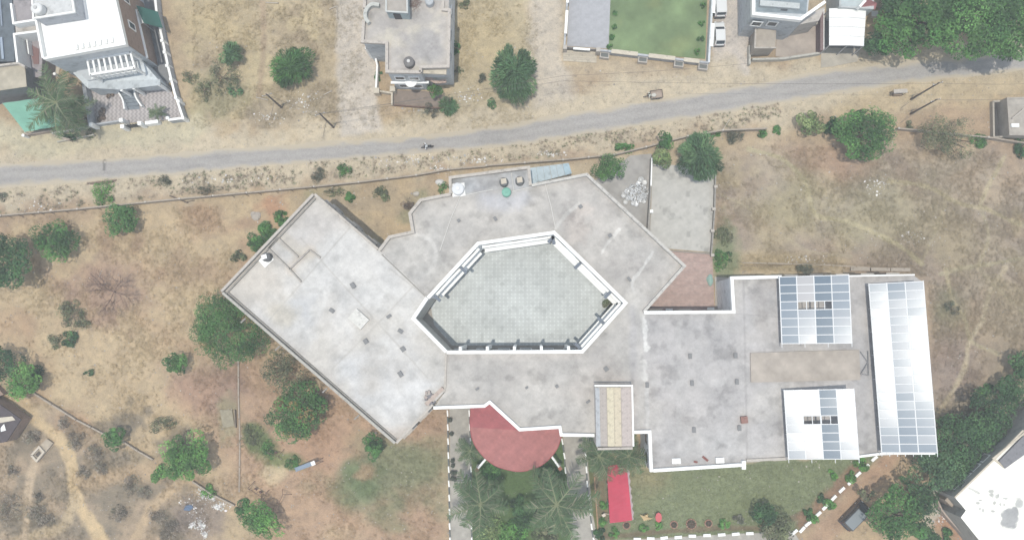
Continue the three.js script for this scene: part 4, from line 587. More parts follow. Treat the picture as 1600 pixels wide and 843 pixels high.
// --- buildings at the top right
{
  const g = thing('terraced_house', 'grey house with a white framed upper terrace, right of the parked cars', 'house', at(1220, 30)); const R = 8.2; KEEP.push(ats([[1160, -60], [1420, -60], [1370, 112], [1165, 95]], 0));
  wpart(g, 'wall', prism(ats([[1176, -60], [1270, -60], [1262, 24], [1252, 29], [1178, 22]], R), 0, R), mat([224, 230, 236], { g: grainB, gs: 3 })); wpart(g, 'terrace_floor', sheet(ats([[1180, -60], [1268, -60], [1260, 22], [1182, 18]], R), R + .01), mat([170, 184, 194], { g: grainA, gs: 4 })); wpart(g, 'parapet', strip(ats([[1178, -60], [1178, 21], [1252, 29], [1290, 2]], R + .8), .4, R, R + .8), houseWhiteM); wpart(g, 'roof_beam', strip(ats([[1188, 4], [1250, 9]], R + .6), .8, R, R + .6), mat([220, 226, 228], { g: grainB, gs: 2 })); wpart(g, 'roof_opening', prism(ats([[1222, 11], [1233, 12], [1230, 17], [1220, 16]], R + .1), R, R + .1), mat([90, 96, 104]));
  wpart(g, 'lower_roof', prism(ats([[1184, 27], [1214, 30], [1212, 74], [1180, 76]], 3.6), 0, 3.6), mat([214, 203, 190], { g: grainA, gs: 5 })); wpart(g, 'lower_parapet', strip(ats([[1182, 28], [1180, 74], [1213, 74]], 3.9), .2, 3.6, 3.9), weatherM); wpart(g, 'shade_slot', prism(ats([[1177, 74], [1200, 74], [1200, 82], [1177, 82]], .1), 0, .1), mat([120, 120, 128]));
  wpart(g, 'terrace_slab', prism(ats([[1250, 29], [1290, 10], [1280, 32], [1250, 38]], 4.6), 0, 4.6), mat([216, 210, 204], { g: grainB, gs: 3 })); for (const u of [1190, 1215, 1240]) { const c = at(u, 24, R); win(g, c.x, 5.2, c.z + .25, 1.2, 1.3, -.1); }
  slab('concrete_yard', [[1214, 45], [1284, 36], [1282, 82], [1224, 90], [1212, 88]], .09, mat([218, 205, 194], { g: grainA, gs: 6 }));
  const w = thing('yard_wall', 'low concrete wall with a painted top around the pinkish yard', 'wall', at(1250, 85)); for (const l of [[[1176, 92], [1224, 91], [1282, 82]], [[1280, 34], [1282, 82]], [[1172, 70], [1172, 100]], [[1214, 44], [1282, 35]]]) wpart(w, 'wall_panel', strip(ats(l, 1), .3, 0, 1), mat([214, 212, 204], { g: grainB, gs: 2 }));
  { const c = at(1229, 48, 1), k = thing('white_cabinet', 'small white cabinet standing in the pinkish yard', 'cabinet', [c.x, .09, c.z], .2); obj('body', box(1.2, .9, .6), houseWhiteM, k); obj('lid', box(1.3, .06, .7, 0, .9, 0), whiteM, k); obj('leg', box(.9, .12, .15, .1, 0, .5), mat([150, 150, 150]), k); }
  // white roofed shed on posts
  const s = thing('white_shed', 'white roofed open shed with a low ridge on steel posts', 'shed', at(1325, 45)); const h = 4.2, hr = 4.55; const q = (a, b, c2, d) => { const gm = new THREE.BufferGeometry(), f = []; for (const p of [a, b, c2, a, c2, d]) f.push(p.x, p.y, p.z); gm.setAttribute('position', new THREE.Float32BufferAttribute(f, 3)); gm.setAttribute('uv', new THREE.Float32BufferAttribute([0, 0, 1, 0, 1, 1, 0, 0, 1, 1, 0, 1], 2)); gm.computeVertexNormals(); return gm; };
  const shM = mat([255, 255, 250], { rough: .6 }); shM.color.setRGB(.7, .7, .68); for (let k = 0; k < 4; k++) { const L = (a, b, t) => [a[0] + (b[0] - a[0]) * t, a[1] + (b[1] - a[1]) * t]; for (const [e, f, hA, hB] of [[[[1296, 13], [1296, 71]], [[1326, 12], [1328, 71]], h, hr], [[[1326, 12], [1328, 71]], [[1354, 15], [1350, 72]], hr, h]]) { const t0 = k / 4, t1 = (k + 1) / 4 - .006; wpart(s, 'roof_sheet', q(at(...L(e[0], e[1], t0), hA), at(...L(f[0], f[1], t0), hB), at(...L(f[0], f[1], t1), hB), at(...L(e[0], e[1], t1), hA)), shM); } }
  for (const p of [[1297, 14], [1352, 16], [1297, 70], [1350, 71], [1325, 70]]) { const c = at(...p, h); wpart(s, 'post', box(.14, h, .14, c.x, 0, c.z), steelM); } for (const l of [[[1297, 14], [1297, 70]], [[1297, 70], [1350, 71]], [[1352, 16], [1350, 71]]]) wpart(s, 'eave_beam', strip(ats(l, h - .06), .12, h - .25, h - .08), steelM);
  slab('shed_apron', [[1283, 74], [1345, 76], [1340, 96], [1300, 104], [1283, 106]], .07, mat([218, 210, 196], { g: grainA, gs: 5 })); wpart(s, 'floor', prism(ats([[1290, 20], [1345, 20], [1345, 76], [1288, 78]], 0), 0, .05), mat([150, 150, 152], { g: grainA, gs: 4 }));
  const rw = thing('maroon_side_wall', 'maroon brick side wall strip left of the white shed', 'wall', at(1285, 60)); wpart(rw, 'wall_panel', strip(ats([[1285, 14], [1285, 78]], 2), .5, 0, 2), mat([156, 134, 136], { g: grainB, gs: 1.5 })); wpart(rw, 'coping', strip(ats([[1288, 12], [1288, 78]], 2.1), .12, 0, 2.1), houseWhiteM);
  const c = thing('red_roof_cottage', 'small white house with a red roof corner behind the white shed', 'house', at(1345, 0)); wpart(c, 'wall', prism(ats([[1312, -40], [1366, -40], [1366, 14], [1312, 11]], 5), 0, 5), mat([222, 228, 230], { g: grainB, gs: 3 })); wpart(c, 'terrace', sheet(ats([[1316, -40], [1352, -40], [1344, 10], [1314, 9]], 5), 5.02), mat([212, 224, 228], { g: grainB, gs: 3 })); wpart(c, 'roof_slope', q(at(1345, 11, 5.0), at(1356, -3, 6.4), at(1371, 5, 5.2), at(1368, 15, 4.6)), mat([190, 128, 130], { g: grainB, gs: 1 })); wpart(c, 'coping', strip(ats([[1344, 10], [1357, -4]], 6), .35, 5, 6), houseWhiteM); wpart(c, 'coping', strip(ats([[1370, -3], [1414, 0]], 2.6), .4, 0, 2.6), creamM);
  const tt = thing('water_trough', 'little cream box standing by the earth bed right of the shed', 'box', at(1364, 24)); obj('body', box(.85, .7, .75), creamM, tt); obj('rim', box(.95, .06, .85, 0, .7, 0), houseWhiteM, tt);
}
// --- concrete tank block at the right edge
{
  const g = thing('roadside_pit', 'roofless concrete pit block at the right edge south of the road', 'building', at(1575, 185)); wpart(g, 'wall', strip(ats([[1553, 158], [1575, 157], [1578, 213], [1554, 214], [1553, 158]], .8), .25, 0, .8), mat([206, 198, 186], { g: grainB, gs: 2 })); wpart(g, 'pit_floor', prism(ats([[1554, 159], [1574, 158], [1577, 212], [1555, 213]], 0), 0, .03), mat([96, 94, 94], { g: grainA, gs: 3 })); wpart(g, 'roof', prism(ats([[1574, 152], [1640, 150], [1640, 212], [1578, 211]], 2.4), 0, 2.4), mat([214, 206, 196], { g: grainA, gs: 4 })); const c = at(1588, 195, 2.8); wpart(g, 'cover', box(1.1, .3, .5, c.x, 2.4, c.z), whiteM); wpart(g, 'beam', bar(at(1582, 185, 2.6), at(1600, 170, 2.6), .12, 4), weatherM); KEEP.push(ats([[1548, 150], [1640, 150], [1640, 216], [1548, 218]], 0));
}
// --- white roofed building, bottom right
{
  const R = 6.4, g = thing('cream_roofed_building', 'large cream white flat roof at the lower right corner', 'building', at(1560, 790)); const o = ats([[1660, 620], [1560, 712], [1493, 777], [1510, 797], [1502, 808], [1560, 880], [1700, 900], [1720, 640]], R); KEEP.push(o);
  FH = R; const mk = FEAT.length; blob(1578, 812, 13, 14, [186, 186, 186], .95, .15, .6, 1.2, .4); blob(1586, 798, 6, 8, [186, 186, 186], .95, .15, .6, 1.2); blob(1593, 785, 6, 6, [214, 214, 210], .9, .2, .8, 1); const r = rng(9); for (let i = 0; i < 14; i++) blob(1520 + r() * 60, 760 + r() * 40, 1 + r() * 3, 1 + r() * 2, [196, 196, 190], .8, .3, 1, .6); path([[1515, 762], [1530, 770]], 3, [206, 206, 200], .8, .4, 1, .6); const fl = FEAT.splice(mk); FH = 0; const bb = boundsOf(o);
  wpart(g, 'wall', prism(o, 0, R - .01), mat([196, 196, 192], { g: grainB, gs: 3 })); wpart(g, 'roof_deck', mapXZ(sheet(o, R), ...bb), new THREE.MeshStandardMaterial({ map: deckMap(320, 384, bb, [284, 281, 270], fl, 4, .03), roughness: .9, side: THREE.DoubleSide }));
  wpart(g, 'stair_block', prism(ats([[1602, 680], [1563, 720], [1572, 732], [1630, 690]], R + .5), R, R + .4), mat([150, 150, 156], { g: grainB, gs: 2 })); wpart(g, 'coping', strip(ats([[1602, 676], [1553, 716], [1571, 730]], R + .25), .25, R, R + .25), creamM); wpart(g, 'coping', strip(ats([[1493, 777], [1560, 712], [1600, 672]], R + .2), .22, R, R + .2), creamM);
  wpart(g, 'brick_annexe', prism(ats([[1477, 781], [1482, 776], [1497, 790], [1492, 796]], 3.4), 0, 3.4), mat([206, 190, 174], { g: grainB, gs: 1 })); wallWins(g, [1560, 712], [1500, 770], R, 4, 3.6, 1.2, 1.2, -.06);
  const w = thing('compound_wall', 'pinkish compound wall running beside the cream roofed building', 'wall', at(1480, 800)); wpart(w, 'wall_panel', strip(ats([[1457, 764], [1472, 795], [1480, 806], [1530, 860]], 1.6), .25, 0, 1.6), mat([214, 196, 184], { g: grainB, gs: 2 })); wpart(w, 'wall_panel', strip(ats([[1457, 764], [1494, 778]], 1.4), .2, 0, 1.4), weatherM); wpart(w, 'corner_slab', prism(ats([[1443, 763], [1458, 758], [1460, 770], [1452, 776]], .4), 0, .4), creamM); slab('side_passage', [[1460, 768], [1492, 790], [1540, 860], [1522, 860]], .04, mat([120, 122, 128], { g: grainA, gs: 3 }));
  const h = thing('brick_hut', 'tiny pinkish brick hut roof among the dark trees', 'hut', at(1494, 712)); wpart(h, 'wall', prism(ats([[1485, 715], [1500, 703], [1505, 707], [1491, 722]], 2.2), 0, 2.15), brownWallM); wpart(h, 'roof', prism(ats([[1484, 715], [1500, 702], [1506, 707], [1491, 723]], 2.3), 2.15, 2.3), mat([212, 196, 186], { g: grainB, gs: 1.5 }));
}
// ---------------------------------------------------------------- yards, walls, garden and street things near the school
slab('service_yard', [[1020, 256], [1117, 262], [1112, 394], [1040, 388], [1016, 365]], .08, mat([219, 217, 212], { g: grainB, gs: 6 }));
slab('utensil_yard', [[985, 243], [1018, 240], [1016, 362], [925, 285], [940, 276]], .06, mat([206, 202, 198], { g: grainA, gs: 5 }));
{ const s = structure(obj('brick_court', prism(ats([[1040, 392], [1113, 396], [1117, 486], [1010, 488]], 0), -.05, .07), brickPaveM)); KEEP.push(ats([[1040, 392], [1113, 396], [1150, 486], [1010, 488]], 0)); void s; }
slab('side_yard', [[1117, 432], [1146, 434], [1148, 487], [1118, 487]], .05, concreteM);
{ const t = thing('blue_sheet_shed', 'light blue metal sheet roof between the road wall and the school', 'shed', at(860, 272)); for (let k = 0; k < 6; k++) { const f = x => [828 + x * 61, 262 - x * 7.5], e = x => [831 + x * 63, 287 - x * 16.5]; const a = k / 6, b = (k + 1) / 6 - .006; wpart(t, 'roof_sheet', prism(ats([f(a), f(b), e(b), e(a)], 4.2), 4.12 + (k % 2) * .04, 4.18 + (k % 2) * .04), mat(k === 5 ? [176, 204, 220] : [190, 208, 218], { rough: .5, g: grainB, gs: 3 })); } for (const p of [[831, 263], [887, 256], [890, 269], [833, 284]]) { const c = at(...p, 4.1); wpart(t, 'post', cyl(.06, .06, 4.1, c.x, 0, c.z, 6), steelM); } }
// walls of the yards
{ const w = thing('yard_partition', 'white topped partition wall between the utensil yard and the pale slab', 'wall', at(1017, 300)); wpart(w, 'wall_panel', strip(ats([[1019, 246], [1017, 300], [1013, 360]], 1.5), .22, 0, 1.45), greyStoneM); wpart(w, 'coping', strip(ats([[1019, 246], [1017.5, 290]], 1.55), .2, 1.45, 1.55), whiteM); { const c = at(1018, 330, 1.5); wpart(w, 'post', box(.45, 1.7, .45, c.x, 0, c.z), whiteM); }
  const v = thing('slab_edge_wall', 'low wall with pale posts along the east side of the slab yard', 'wall', at(1116, 330)); wpart(v, 'wall_panel', strip(ats([[1119, 262], [1117, 330], [1112, 396]], .8), .22, 0, .8), greyStoneM); for (const [u, q] of [[1119, 291], [1116, 326], [1114, 360], [1114, 398]]) { const c = at(u, q, .95); wpart(v, 'post', box(.5, .95, .4, c.x, 0, c.z), weatherM); }
  const x = thing('court_edge_wall', 'thin grey step line between the slab yard and the brick court', 'kerb', at(1080, 393)); wpart(x, 'kerb', strip(ats([[1046, 391], [1112, 396]], .25), .18, 0, .25), greyStoneM);
  const b = thing('court_bench', 'short white bench against the south wall of the brick court', 'bench', at(1045, 484)); obj('seat', box(1.0, .08, .4, 0, .42, 0), whiteM, b); for (const s of [-1, 1]) obj('leg', box(.12, .42, .35, s * .4, 0, 0), whiteM, b);
  const b2 = thing('court_bench', 'short white bench near the east end of the brick court', 'bench', at(1110, 482)); obj('seat', box(1.0, .08, .4, 0, .42, 0), whiteM, b2); for (const s of [-1, 1]) obj('leg', box(.12, .42, .35, s * .4, 0, 0), whiteM, b2);
  const n = thing('mint_tarpaulin', 'crumpled mint green tarpaulin at the corner of the brick court', 'tarpaulin', at(1109, 438)); const g = new THREE.SphereGeometry(.7, 14, 8), p = g.attributes.position; for (let i = 0; i < p.count; i++) { const q = .7 + .5 * vn(p.getX(i) * 4 + 9, p.getZ(i) * 4 + p.getY(i) * 3); p.setXYZ(i, p.getX(i) * q * .8, Math.max(0, p.getY(i)) * q * .8, p.getZ(i) * q * 1.3); } g.computeVertexNormals(); obj('cloth', g, mat([176, 208, 196]), n); }
{ // dishes laid out to dry
  const r = rng(21), m1 = mat([246, 247, 248], { rough: .35, metal: .15 }), m2 = mat([244, 244, 242], { rough: .4 }); const plate = new THREE.LatheGeometry([[0, 0], [.2, 0], [.3, .06], [.32, .06], [.21, -.02], [0, -.02]].map(p => new THREE.Vector2(...p)), 14), pot = new THREE.LatheGeometry([[0, 0], [.26, 0], [.3, .1], [.3, .3], [.34, .32], [.28, .33], [.26, .05], [0, .05]].map(p => new THREE.Vector2(...p)), 14);
  const spots = [[1001, 281], [998, 286], [1007, 285], [974, 306], [981, 309], [979, 299], [977, 316], [994, 319], [1006, 314], [989, 318]]; const where = ['topmost', 'just below the topmost', 'right of the topmost', 'leftmost', 'second from the left', 'upper left of the heap', 'lower left of the heap', 'bottom middle', 'lower right by the wall', 'bottom left of the middle'];
  spots.forEach(([u, v], i) => { const p = at(u, v), t = thing('metal_pan', 'round white metal pan lying in the utensil yard, ' + where[i], 'pan', [p.x, .08, p.z], r() * 3, 'pans in the utensil yard'); obj('bowl', i % 3 ? plate : pot, i % 2 ? m1 : m2, t).scale.setScalar(i < 3 ? 1.25 : 1.05); obj('rim', new THREE.TorusGeometry(i % 3 ? .32 : .32, .02, 5, 16).rotateX(Math.PI / 2).translate(0, i % 3 ? .06 : .32, 0), m1, t); });
  const geo = new THREE.CylinderGeometry(.11, .09, .12, 7), inst = new THREE.InstancedMesh(geo, m1, 340), d = new THREE.Object3D(); for (let k = 0; k < 340; k++) { const a = r() * 6.3, q = Math.sqrt(r()); const p = at(995 + Math.cos(a) * q * 19 + (r() - .5) * 6, 302 + Math.sin(a) * q * 15); d.position.set(p.x, .1 + r() * .25 * (1 - q), p.z); d.rotation.set(r() * 3, r() * 6, r() * 3); d.scale.setScalar(.5 + r() * 1.2); d.updateMatrix(); inst.setMatrixAt(k, d.matrix); inst.setColorAt(k, new THREE.Color().setScalar(r() < .15 ? .35 : .8 + r() * .2)); } sh(inst); inst.name = 'small_utensils'; inst.userData.kind = 'stuff'; tag(inst, 'spread of small metal cups and plates drying in the yard', 'utensils'); scene.add(inst); }
// compound wall along the road with posts
{
  const wallM = mat([196, 184, 170], { g: grainB, gs: 2.5, bump: .01 });
  const L1 = [[-60, 342], [0, 336], [120, 326], [280, 310], [490, 291], [560, 284], [650, 273], [700, 264], [760, 259]], L2 = [[760, 258], [880, 249], [960, 241], [1010, 229], [1075, 212], [1130, 203], [1200, 200]], L3 = [[1405, 200], [1440, 203], [1545, 214], [1660, 232]];
  const seg = (L, label, hh) => { const g = thing('roadside_wall', label, 'wall', at(...L[0])); const w = ats(L, hh); for (let i = 0; i < w.length - 1; i++) { const a = w[i], b = w[i + 1], n = Math.max(1, Math.round(a.distanceTo(b) / 5)); for (let k = 0; k < n; k++) { const p = a.clone().lerp(b, k / n), q = a.clone().lerp(b, (k + 1) / n - .012); wpart(g, 'wall_panel', strip([p, q], .2, 0, hh + (vn(i * 3 + k, 4) - .5) * .12), wallM); if (k % 1 === 0) wpart(g, 'post', box(.24, hh + .12, .26, p.x, 0, p.z), weatherM); } } return g; };
  const g1 = seg(L1, 'long low grey compound wall along the road, left part', 1.1); seg(L2, 'low grey compound wall north of the school up to the big bush', 1.2); seg(L3, 'low compound wall near the right edge above the dry field', 1.0);
  // leaning fence bars against the wall
  for (const [u, v] of [[12, 336], [30, 335], [48, 333], [62, 331], [78, 330], [100, 328], [128, 326], [152, 324], [360, 304], [382, 302], [402, 300], [428, 297], [452, 295], [474, 293], [488, 292]]) { const p = at(u, v), q = at(u + 7, v + 4.5); wpart(g1, 'fence_stay', bar(p.setY(1.0), q.setY(.05), .045, 4), mat([120, 104, 92])); }
  const f = thing('fallen_post', 'broken fence post lying askew beside the wall near the hall', 'post', at(285, 312)); wpart(f, 'beam', bar(at(266, 306).setY(.3), at(294, 317).setY(.12), .09, 4), mat([118, 104, 96])); wpart(f, 'beam', bar(at(288, 316).setY(.12), at(304, 313).setY(.1), .06, 4), mat([118, 104, 96]));
  // field boundary walls, lower left and along the wing
  const fb = (pts, label, h = .5, t = .22) => { const g = thing('field_wall', label, 'wall', at(...pts[0])); const w = ats(pts, h); for (let i = 0; i < w.length - 1; i++) { const n = Math.max(1, Math.round(w[i].distanceTo(w[i + 1]) / 3)); for (let k = 0; k < n; k++) wpart(g, 'wall_panel', strip([w[i].clone().lerp(w[i + 1], k / n), w[i].clone().lerp(w[i + 1], (k + 1) / n - .02)], t, 0, h + (vn(k * 5, i) - .5) * .14), wallM); } };
  fb([[48, 612], [80, 632], [118, 656], [165, 680]], 'broken brown field wall running down from the bright green tree'); fb([[192, 690], [215, 705], [238, 718]], 'short pale field wall stub beside the path'); fb([[300, 752], [330, 772], [366, 790]], 'low pale wall behind the litter heap'); fb([[372, 560], [372, 620], [374, 690], [373, 770]], 'thin dark brick edging between the field and the red soil', .18, .2); fb([[1160, 410], [1240, 412], [1300, 414], [1380, 419]], 'thin dark earth kerb in the dry grass north of the east wing', .15, .16);
  fb([[1330, 420], [1425, 421]], 'pale beam lying along the field beside the east wing', .4, .5);
}
// utility poles with cross arms, and wires
{
  const pm = mat([128, 116, 108], { g: grainB, gs: 1 }), cm = mat([150, 146, 142]);
  const poles = [[521, 199, 8, 'utility pole at the mouth of the concrete lane'], [440, 168, 7, 'utility pole among the rubbish on the dry plot'], [1424, 155, 8, 'utility pole at the right, nearest the road'], [1423, 178, 7.6, 'utility pole at the right, nearest the field wall']].map(([u, v, h, l]) => { const p = at(u, v), t = thing('utility_pole', l, 'utility pole', p, 0, 'utility poles along the road'); obj('shaft', cyl(.16, .1, h, 0, 0, 0, 8), pm, t); obj('cross_arm', box(1.5, .1, .1, 0, h - .5, 0, .3), cm, t); for (const s of [-1, 0, 1]) obj('insulator', cyl(.05, .04, .16, s * .65 * Math.cos(.3), h - .4, -s * .65 * Math.sin(.3), 6), whiteM, t); obj('stay', bar(V3(0, h * .5, 0), V3(-1.6, 0, 1.4), .03, 4), cm, t); return [p, h]; });
  const wire = (a, b, label, sag = .7) => { const pts = []; for (let k = 0; k <= 14; k++) { const t = k / 14, p = a.clone().lerp(b, t); p.y -= Math.sin(t * Math.PI) * sag; pts.push(p); } tag(obj('power_line', tube(pts, .018, 4, 28), mat([120, 116, 112])), label, 'wire', 'overhead wires'); };
  const top = (i, s) => poles[i][0].clone().add(V3(s * .6, poles[i][1] - .35, 0));
  wire(top(0, -1), at(880, 118, 7.5), 'wire strung from the lane pole to the right, upper strand'); wire(top(0, 1), at(880, 126, 7.3), 'wire strung from the lane pole to the right, lower strand'); wire(at(880, 118, 7.5), at(1180, 98, 7.5), 'wire above the verge below the garden wall, upper strand'); wire(at(880, 126, 7.3), top(2, -1), 'long wire crossing the road towards the right pole');
  wire(top(2, 1), at(1680, 128, 8), 'wire leaving the right pole along the road'); wire(top(3, 0), at(1680, 150, 7.6), 'wire leaving the second right pole'); wire(top(1, 0), top(0, 0), 'wire between the two left poles'); wire(top(0, 0), at(700, 145, 6.5), 'service wire from the lane pole to the lane house');
  const sp = at(1400, 147), sh2 = thing('roadside_stall', 'small wooden stall with a pale plank roof beside the right pole', 'stall', sp); obj('roof', box(2.0, .08, .6, 0, 1.5, 0, .05), weatherM, sh2); obj('roof_pole', box(2.6, .07, .08, -.1, 1.46, .25, .05), pm, sh2); for (const s of [-1, 1]) for (const q of [-1, 1]) obj('leg', cyl(.04, .04, 1.5, s * .8, 0, q * .25, 5), pm, sh2); obj('counter', box(1.2, .7, .5, 0, 0, .1), mat([176, 154, 134]), sh2);
  const dr = thing('drain_hole', 'dark brown culvert mouth sunk at the lower edge of the road', 'culvert', at(158, 284)); wpart(dr, 'mouth', prism(ats([[135, 286], [181, 281], [181, 283], [167, 288], [154, 289], [136, 288]], 0), .005, .012), mat([140, 122, 108])); wpart(dr, 'lip', strip(ats([[135, 285.5], [181, 280.5]], .15), .14, 0, .15), mat([164, 148, 134], { g: grainB, gs: 1 }));
}
// painted kerb stones along the walkways: alternate white and dark stones, each its own piece
{
  const g0 = box(.2, .28, .92), kw = whiteM, kd = mat([128, 134, 134], { g: grainB, gs: 1 });
  function kerb(label, pts, h = .28, every = 1.0) { const t = thing('painted_kerb', label, 'kerb', at(...pts[0])); const w = ats(pts, h), L = []; let i = 0, n = 0; const cv = new THREE.CatmullRomCurve3(w, false, 'catmullrom', 0), len = cv.getLength(), N = Math.round(len / every); for (let k = 0; k < N; k++) { const a = cv.getPointAt((k + .5) / N), d = cv.getTangentAt((k + .5) / N); const o = obj('kerb_stone', g0, k % 2 ? kd : kw, t); o.position.set(a.x - t.position.x, 0, a.z - t.position.z); o.rotation.y = Math.atan2(d.x, d.z) + .06; o.rotation.z = .12 * (vn(k, 3) - .5); } }
  kerb('black and white kerb stones on the lawn side of the left walkway', [[699, 640], [701, 740], [703, 850]]); kerb('black and white kerb stones beside the red porch on the left walkway', [[733, 640], [735, 690], [736, 765], [737, 850]]); kerb('black and white kerb stones along the right walkway beside the soil bed', [[915, 706], [918, 760], [926, 835], [930, 850]]); kerb('black and white kerb stones right of the red porch', [[878, 684], [882, 712], [884, 740]]);
  // slanted stones of the lawn border, wider apart
  const big = box(1.05, .3, .4), bord = (label, list, turn) => { const t = thing('lawn_border', label, 'kerb', at(...list[0])); for (const [u, v] of list) { const p = at(u, v, .25), o = obj('border_stone', big, whiteM, t); o.position.set(p.x - t.position.x, 0, p.z - t.position.z); o.rotation.y = turn + (vn(u, v) - .5) * .2; } };
  bord('row of white stones along the bottom edge of the lawn', [[996, 842], [1017, 841], [1038, 840], [1060, 839], [1082, 837], [1105, 836], [1128, 835], [1150, 834], [1172, 833]], .05); bord('diagonal row of white stones beside the brown track', [[1242, 831], [1254, 827], [1263, 818], [1279, 803], [1290, 792], [1303, 778], [1316, 765], [1330, 753], [1341, 741], [1354, 729], [1367, 716]], .72);
  tag(obj('brick_edging', strip(ats([[929, 745], [932, 790], [935, 836]], .12), .16, 0, .12), mat([206, 168, 138], { g: grainB, gs: 1 })), 'thin orange brick line edging the soil bed by the red tent', 'edging');
}
// potted plants along the left walkway
const leafM = new THREE.MeshPhysicalMaterial({ color: 0xffffff, vertexColors: true, roughness: .85, transmission: .22, thickness: 0, side: THREE.DoubleSide });
function leafCluster(n, rx, ry, rz, size, cols, seed, yoff = 0, long = 1) {
  const r = rng(seed), pos = [], nor = [], col = [], idx = []; let k = 0; const v = V3(), X = V3(), Y = V3(), N = V3();
  for (let i = 0; i < n; i++) {
    const a = r() * 6.283, c = 2 * r() - 1, s = Math.sqrt(1 - c * c), q = .55 + .45 * Math.cbrt(r()); v.set(Math.cos(a) * s * q * rx, c * q * ry + yoff, Math.sin(a) * s * q * rz);
    N.set(Math.cos(a) * s * .7 + (r() - .5), .75 + r() * .5 + c * .3, Math.sin(a) * s * .7 + (r() - .5)).normalize(); X.set(r() - .5, (r() - .5) * .6, r() - .5).cross(N).normalize(); Y.crossVectors(N, X); const L = size * (.6 + r() * .8) * long, w = size * (.35 + r() * .35); const cc = cols[Math.floor(r() * cols.length)], b = .75 + r() * .5;
    for (const [p, q2] of [[-.5, 0], [0, -.5], [.5, 0], [0, .5]]) { pos.push(v.x + X.x * L * p + Y.x * w * q2, v.y + X.y * L * p + Y.y * w * q2, v.z + X.z * L * p + Y.z * w * q2); nor.push(N.x, N.y, N.z); col.push(cc[0] * b, cc[1] * b, cc[2] * b); } idx.push(k, k + 1, k + 2, k, k + 2, k + 3); k += 4;
  }
  const g = new THREE.BufferGeometry(); g.setAttribute('position', new THREE.Float32BufferAttribute(pos, 3)); g.setAttribute('normal', new THREE.Float32BufferAttribute(nor, 3)); g.setAttribute('color', new THREE.Float32BufferAttribute(col, 3)); g.setIndex(idx); return g;
}
{
  const where = ['first from the wall', 'second from the wall', 'third from the wall', 'fourth from the wall', 'left of the upper pair', 'right of the upper pair', 'left of the lower pair', 'right of the lower pair']; const cr = leafCluster(160, .32, .25, .32, .16, [[.06, .085, .055], [.08, .09, .07]], 3, .62), pm = mat([150, 120, 112]);
  [[704, 655], [706, 676.5], [707.5, 718], [708, 726], [707, 737], [711.5, 737.5], [707, 746], [711, 747]].forEach(([u, v], i) => { const p = at(u, v), t = thing('potted_plant', 'dark potted plant on the left walkway, ' + where[i], 'potted plant', [p.x, .05, p.z], i, 'pots on the left walkway'); obj('pot', cyl(.17, .25, .4, 0, 0, 0, 10), pm, t); obj('foliage', cr, leafM, t); });
}
// red cloth tent with white valance
{
  const t = thing('red_tent', 'bright red cloth canopy with a white valance on the lawn beside the palms', 'tent', at(966, 775)); const P = [[948, 727, 2.5], [979, 724, 2.5], [988, 812, 2.5], [953, 817, 2.5]].map(p => at(...p)); const g = new THREE.PlaneGeometry(1, 1, 20, 44), p = g.attributes.position; for (let i = 0; i < p.count; i++) { const s = p.getX(i) + .5, q = p.getY(i) + .5, w = P[0].clone().lerp(P[1], s).lerp(P[3].clone().lerp(P[2], s), q); const bay = Math.abs(Math.sin(q * Math.PI * 3)), rid = 1 - Math.abs(s - .62) * 1.6; p.setXYZ(i, w.x, w.y + .18 * rid - .14 * bay * Math.sin(s * Math.PI) + .02 * Math.sin(q * 60 + s * 9), w.z); } g.computeVertexNormals(); wpart(t, 'cloth_roof', g, mat([226, 84, 108], { rough: .85, g: grainB, gs: 3 }));
  for (const [a, b] of [[1, 2], [2, 3]]) { const n = 26, pos = [], ix = []; for (let k = 0; k <= n; k++) { const e = P[a].clone().lerp(P[b], k / n), out = a === 1 ? V3(.32 + .1 * Math.sin(k * 1.7), -.5 - .12 * Math.abs(Math.sin(k * .9)), 0) : V3(0, -.45, .12 + .05 * Math.sin(k)); pos.push(e.x, e.y + .03, e.z, e.x + out.x, e.y + out.y, e.z + out.z); if (k < n) ix.push(k * 2, k * 2 + 1, k * 2 + 2, k * 2 + 1, k * 2 + 3, k * 2 + 2); } const v = new THREE.BufferGeometry(); v.setAttribute('position', new THREE.Float32BufferAttribute(pos, 3)); v.setIndex(ix); v.computeVertexNormals(); wpart(t, 'valance', v, mat([250, 226, 228], { rough: .9 })); }
  for (const q of P) wpart(t, 'pole', cyl(.04, .04, 2.5, q.x, 0, q.z, 6), steelM); for (const k of [1 / 3, 2 / 3]) for (const [a, b] of [[0, 3], [1, 2]]) { const q = P[a].clone().lerp(P[b], k); wpart(t, 'pole', cyl(.04, .04, 2.5, q.x, 0, q.z, 6), steelM); }
}
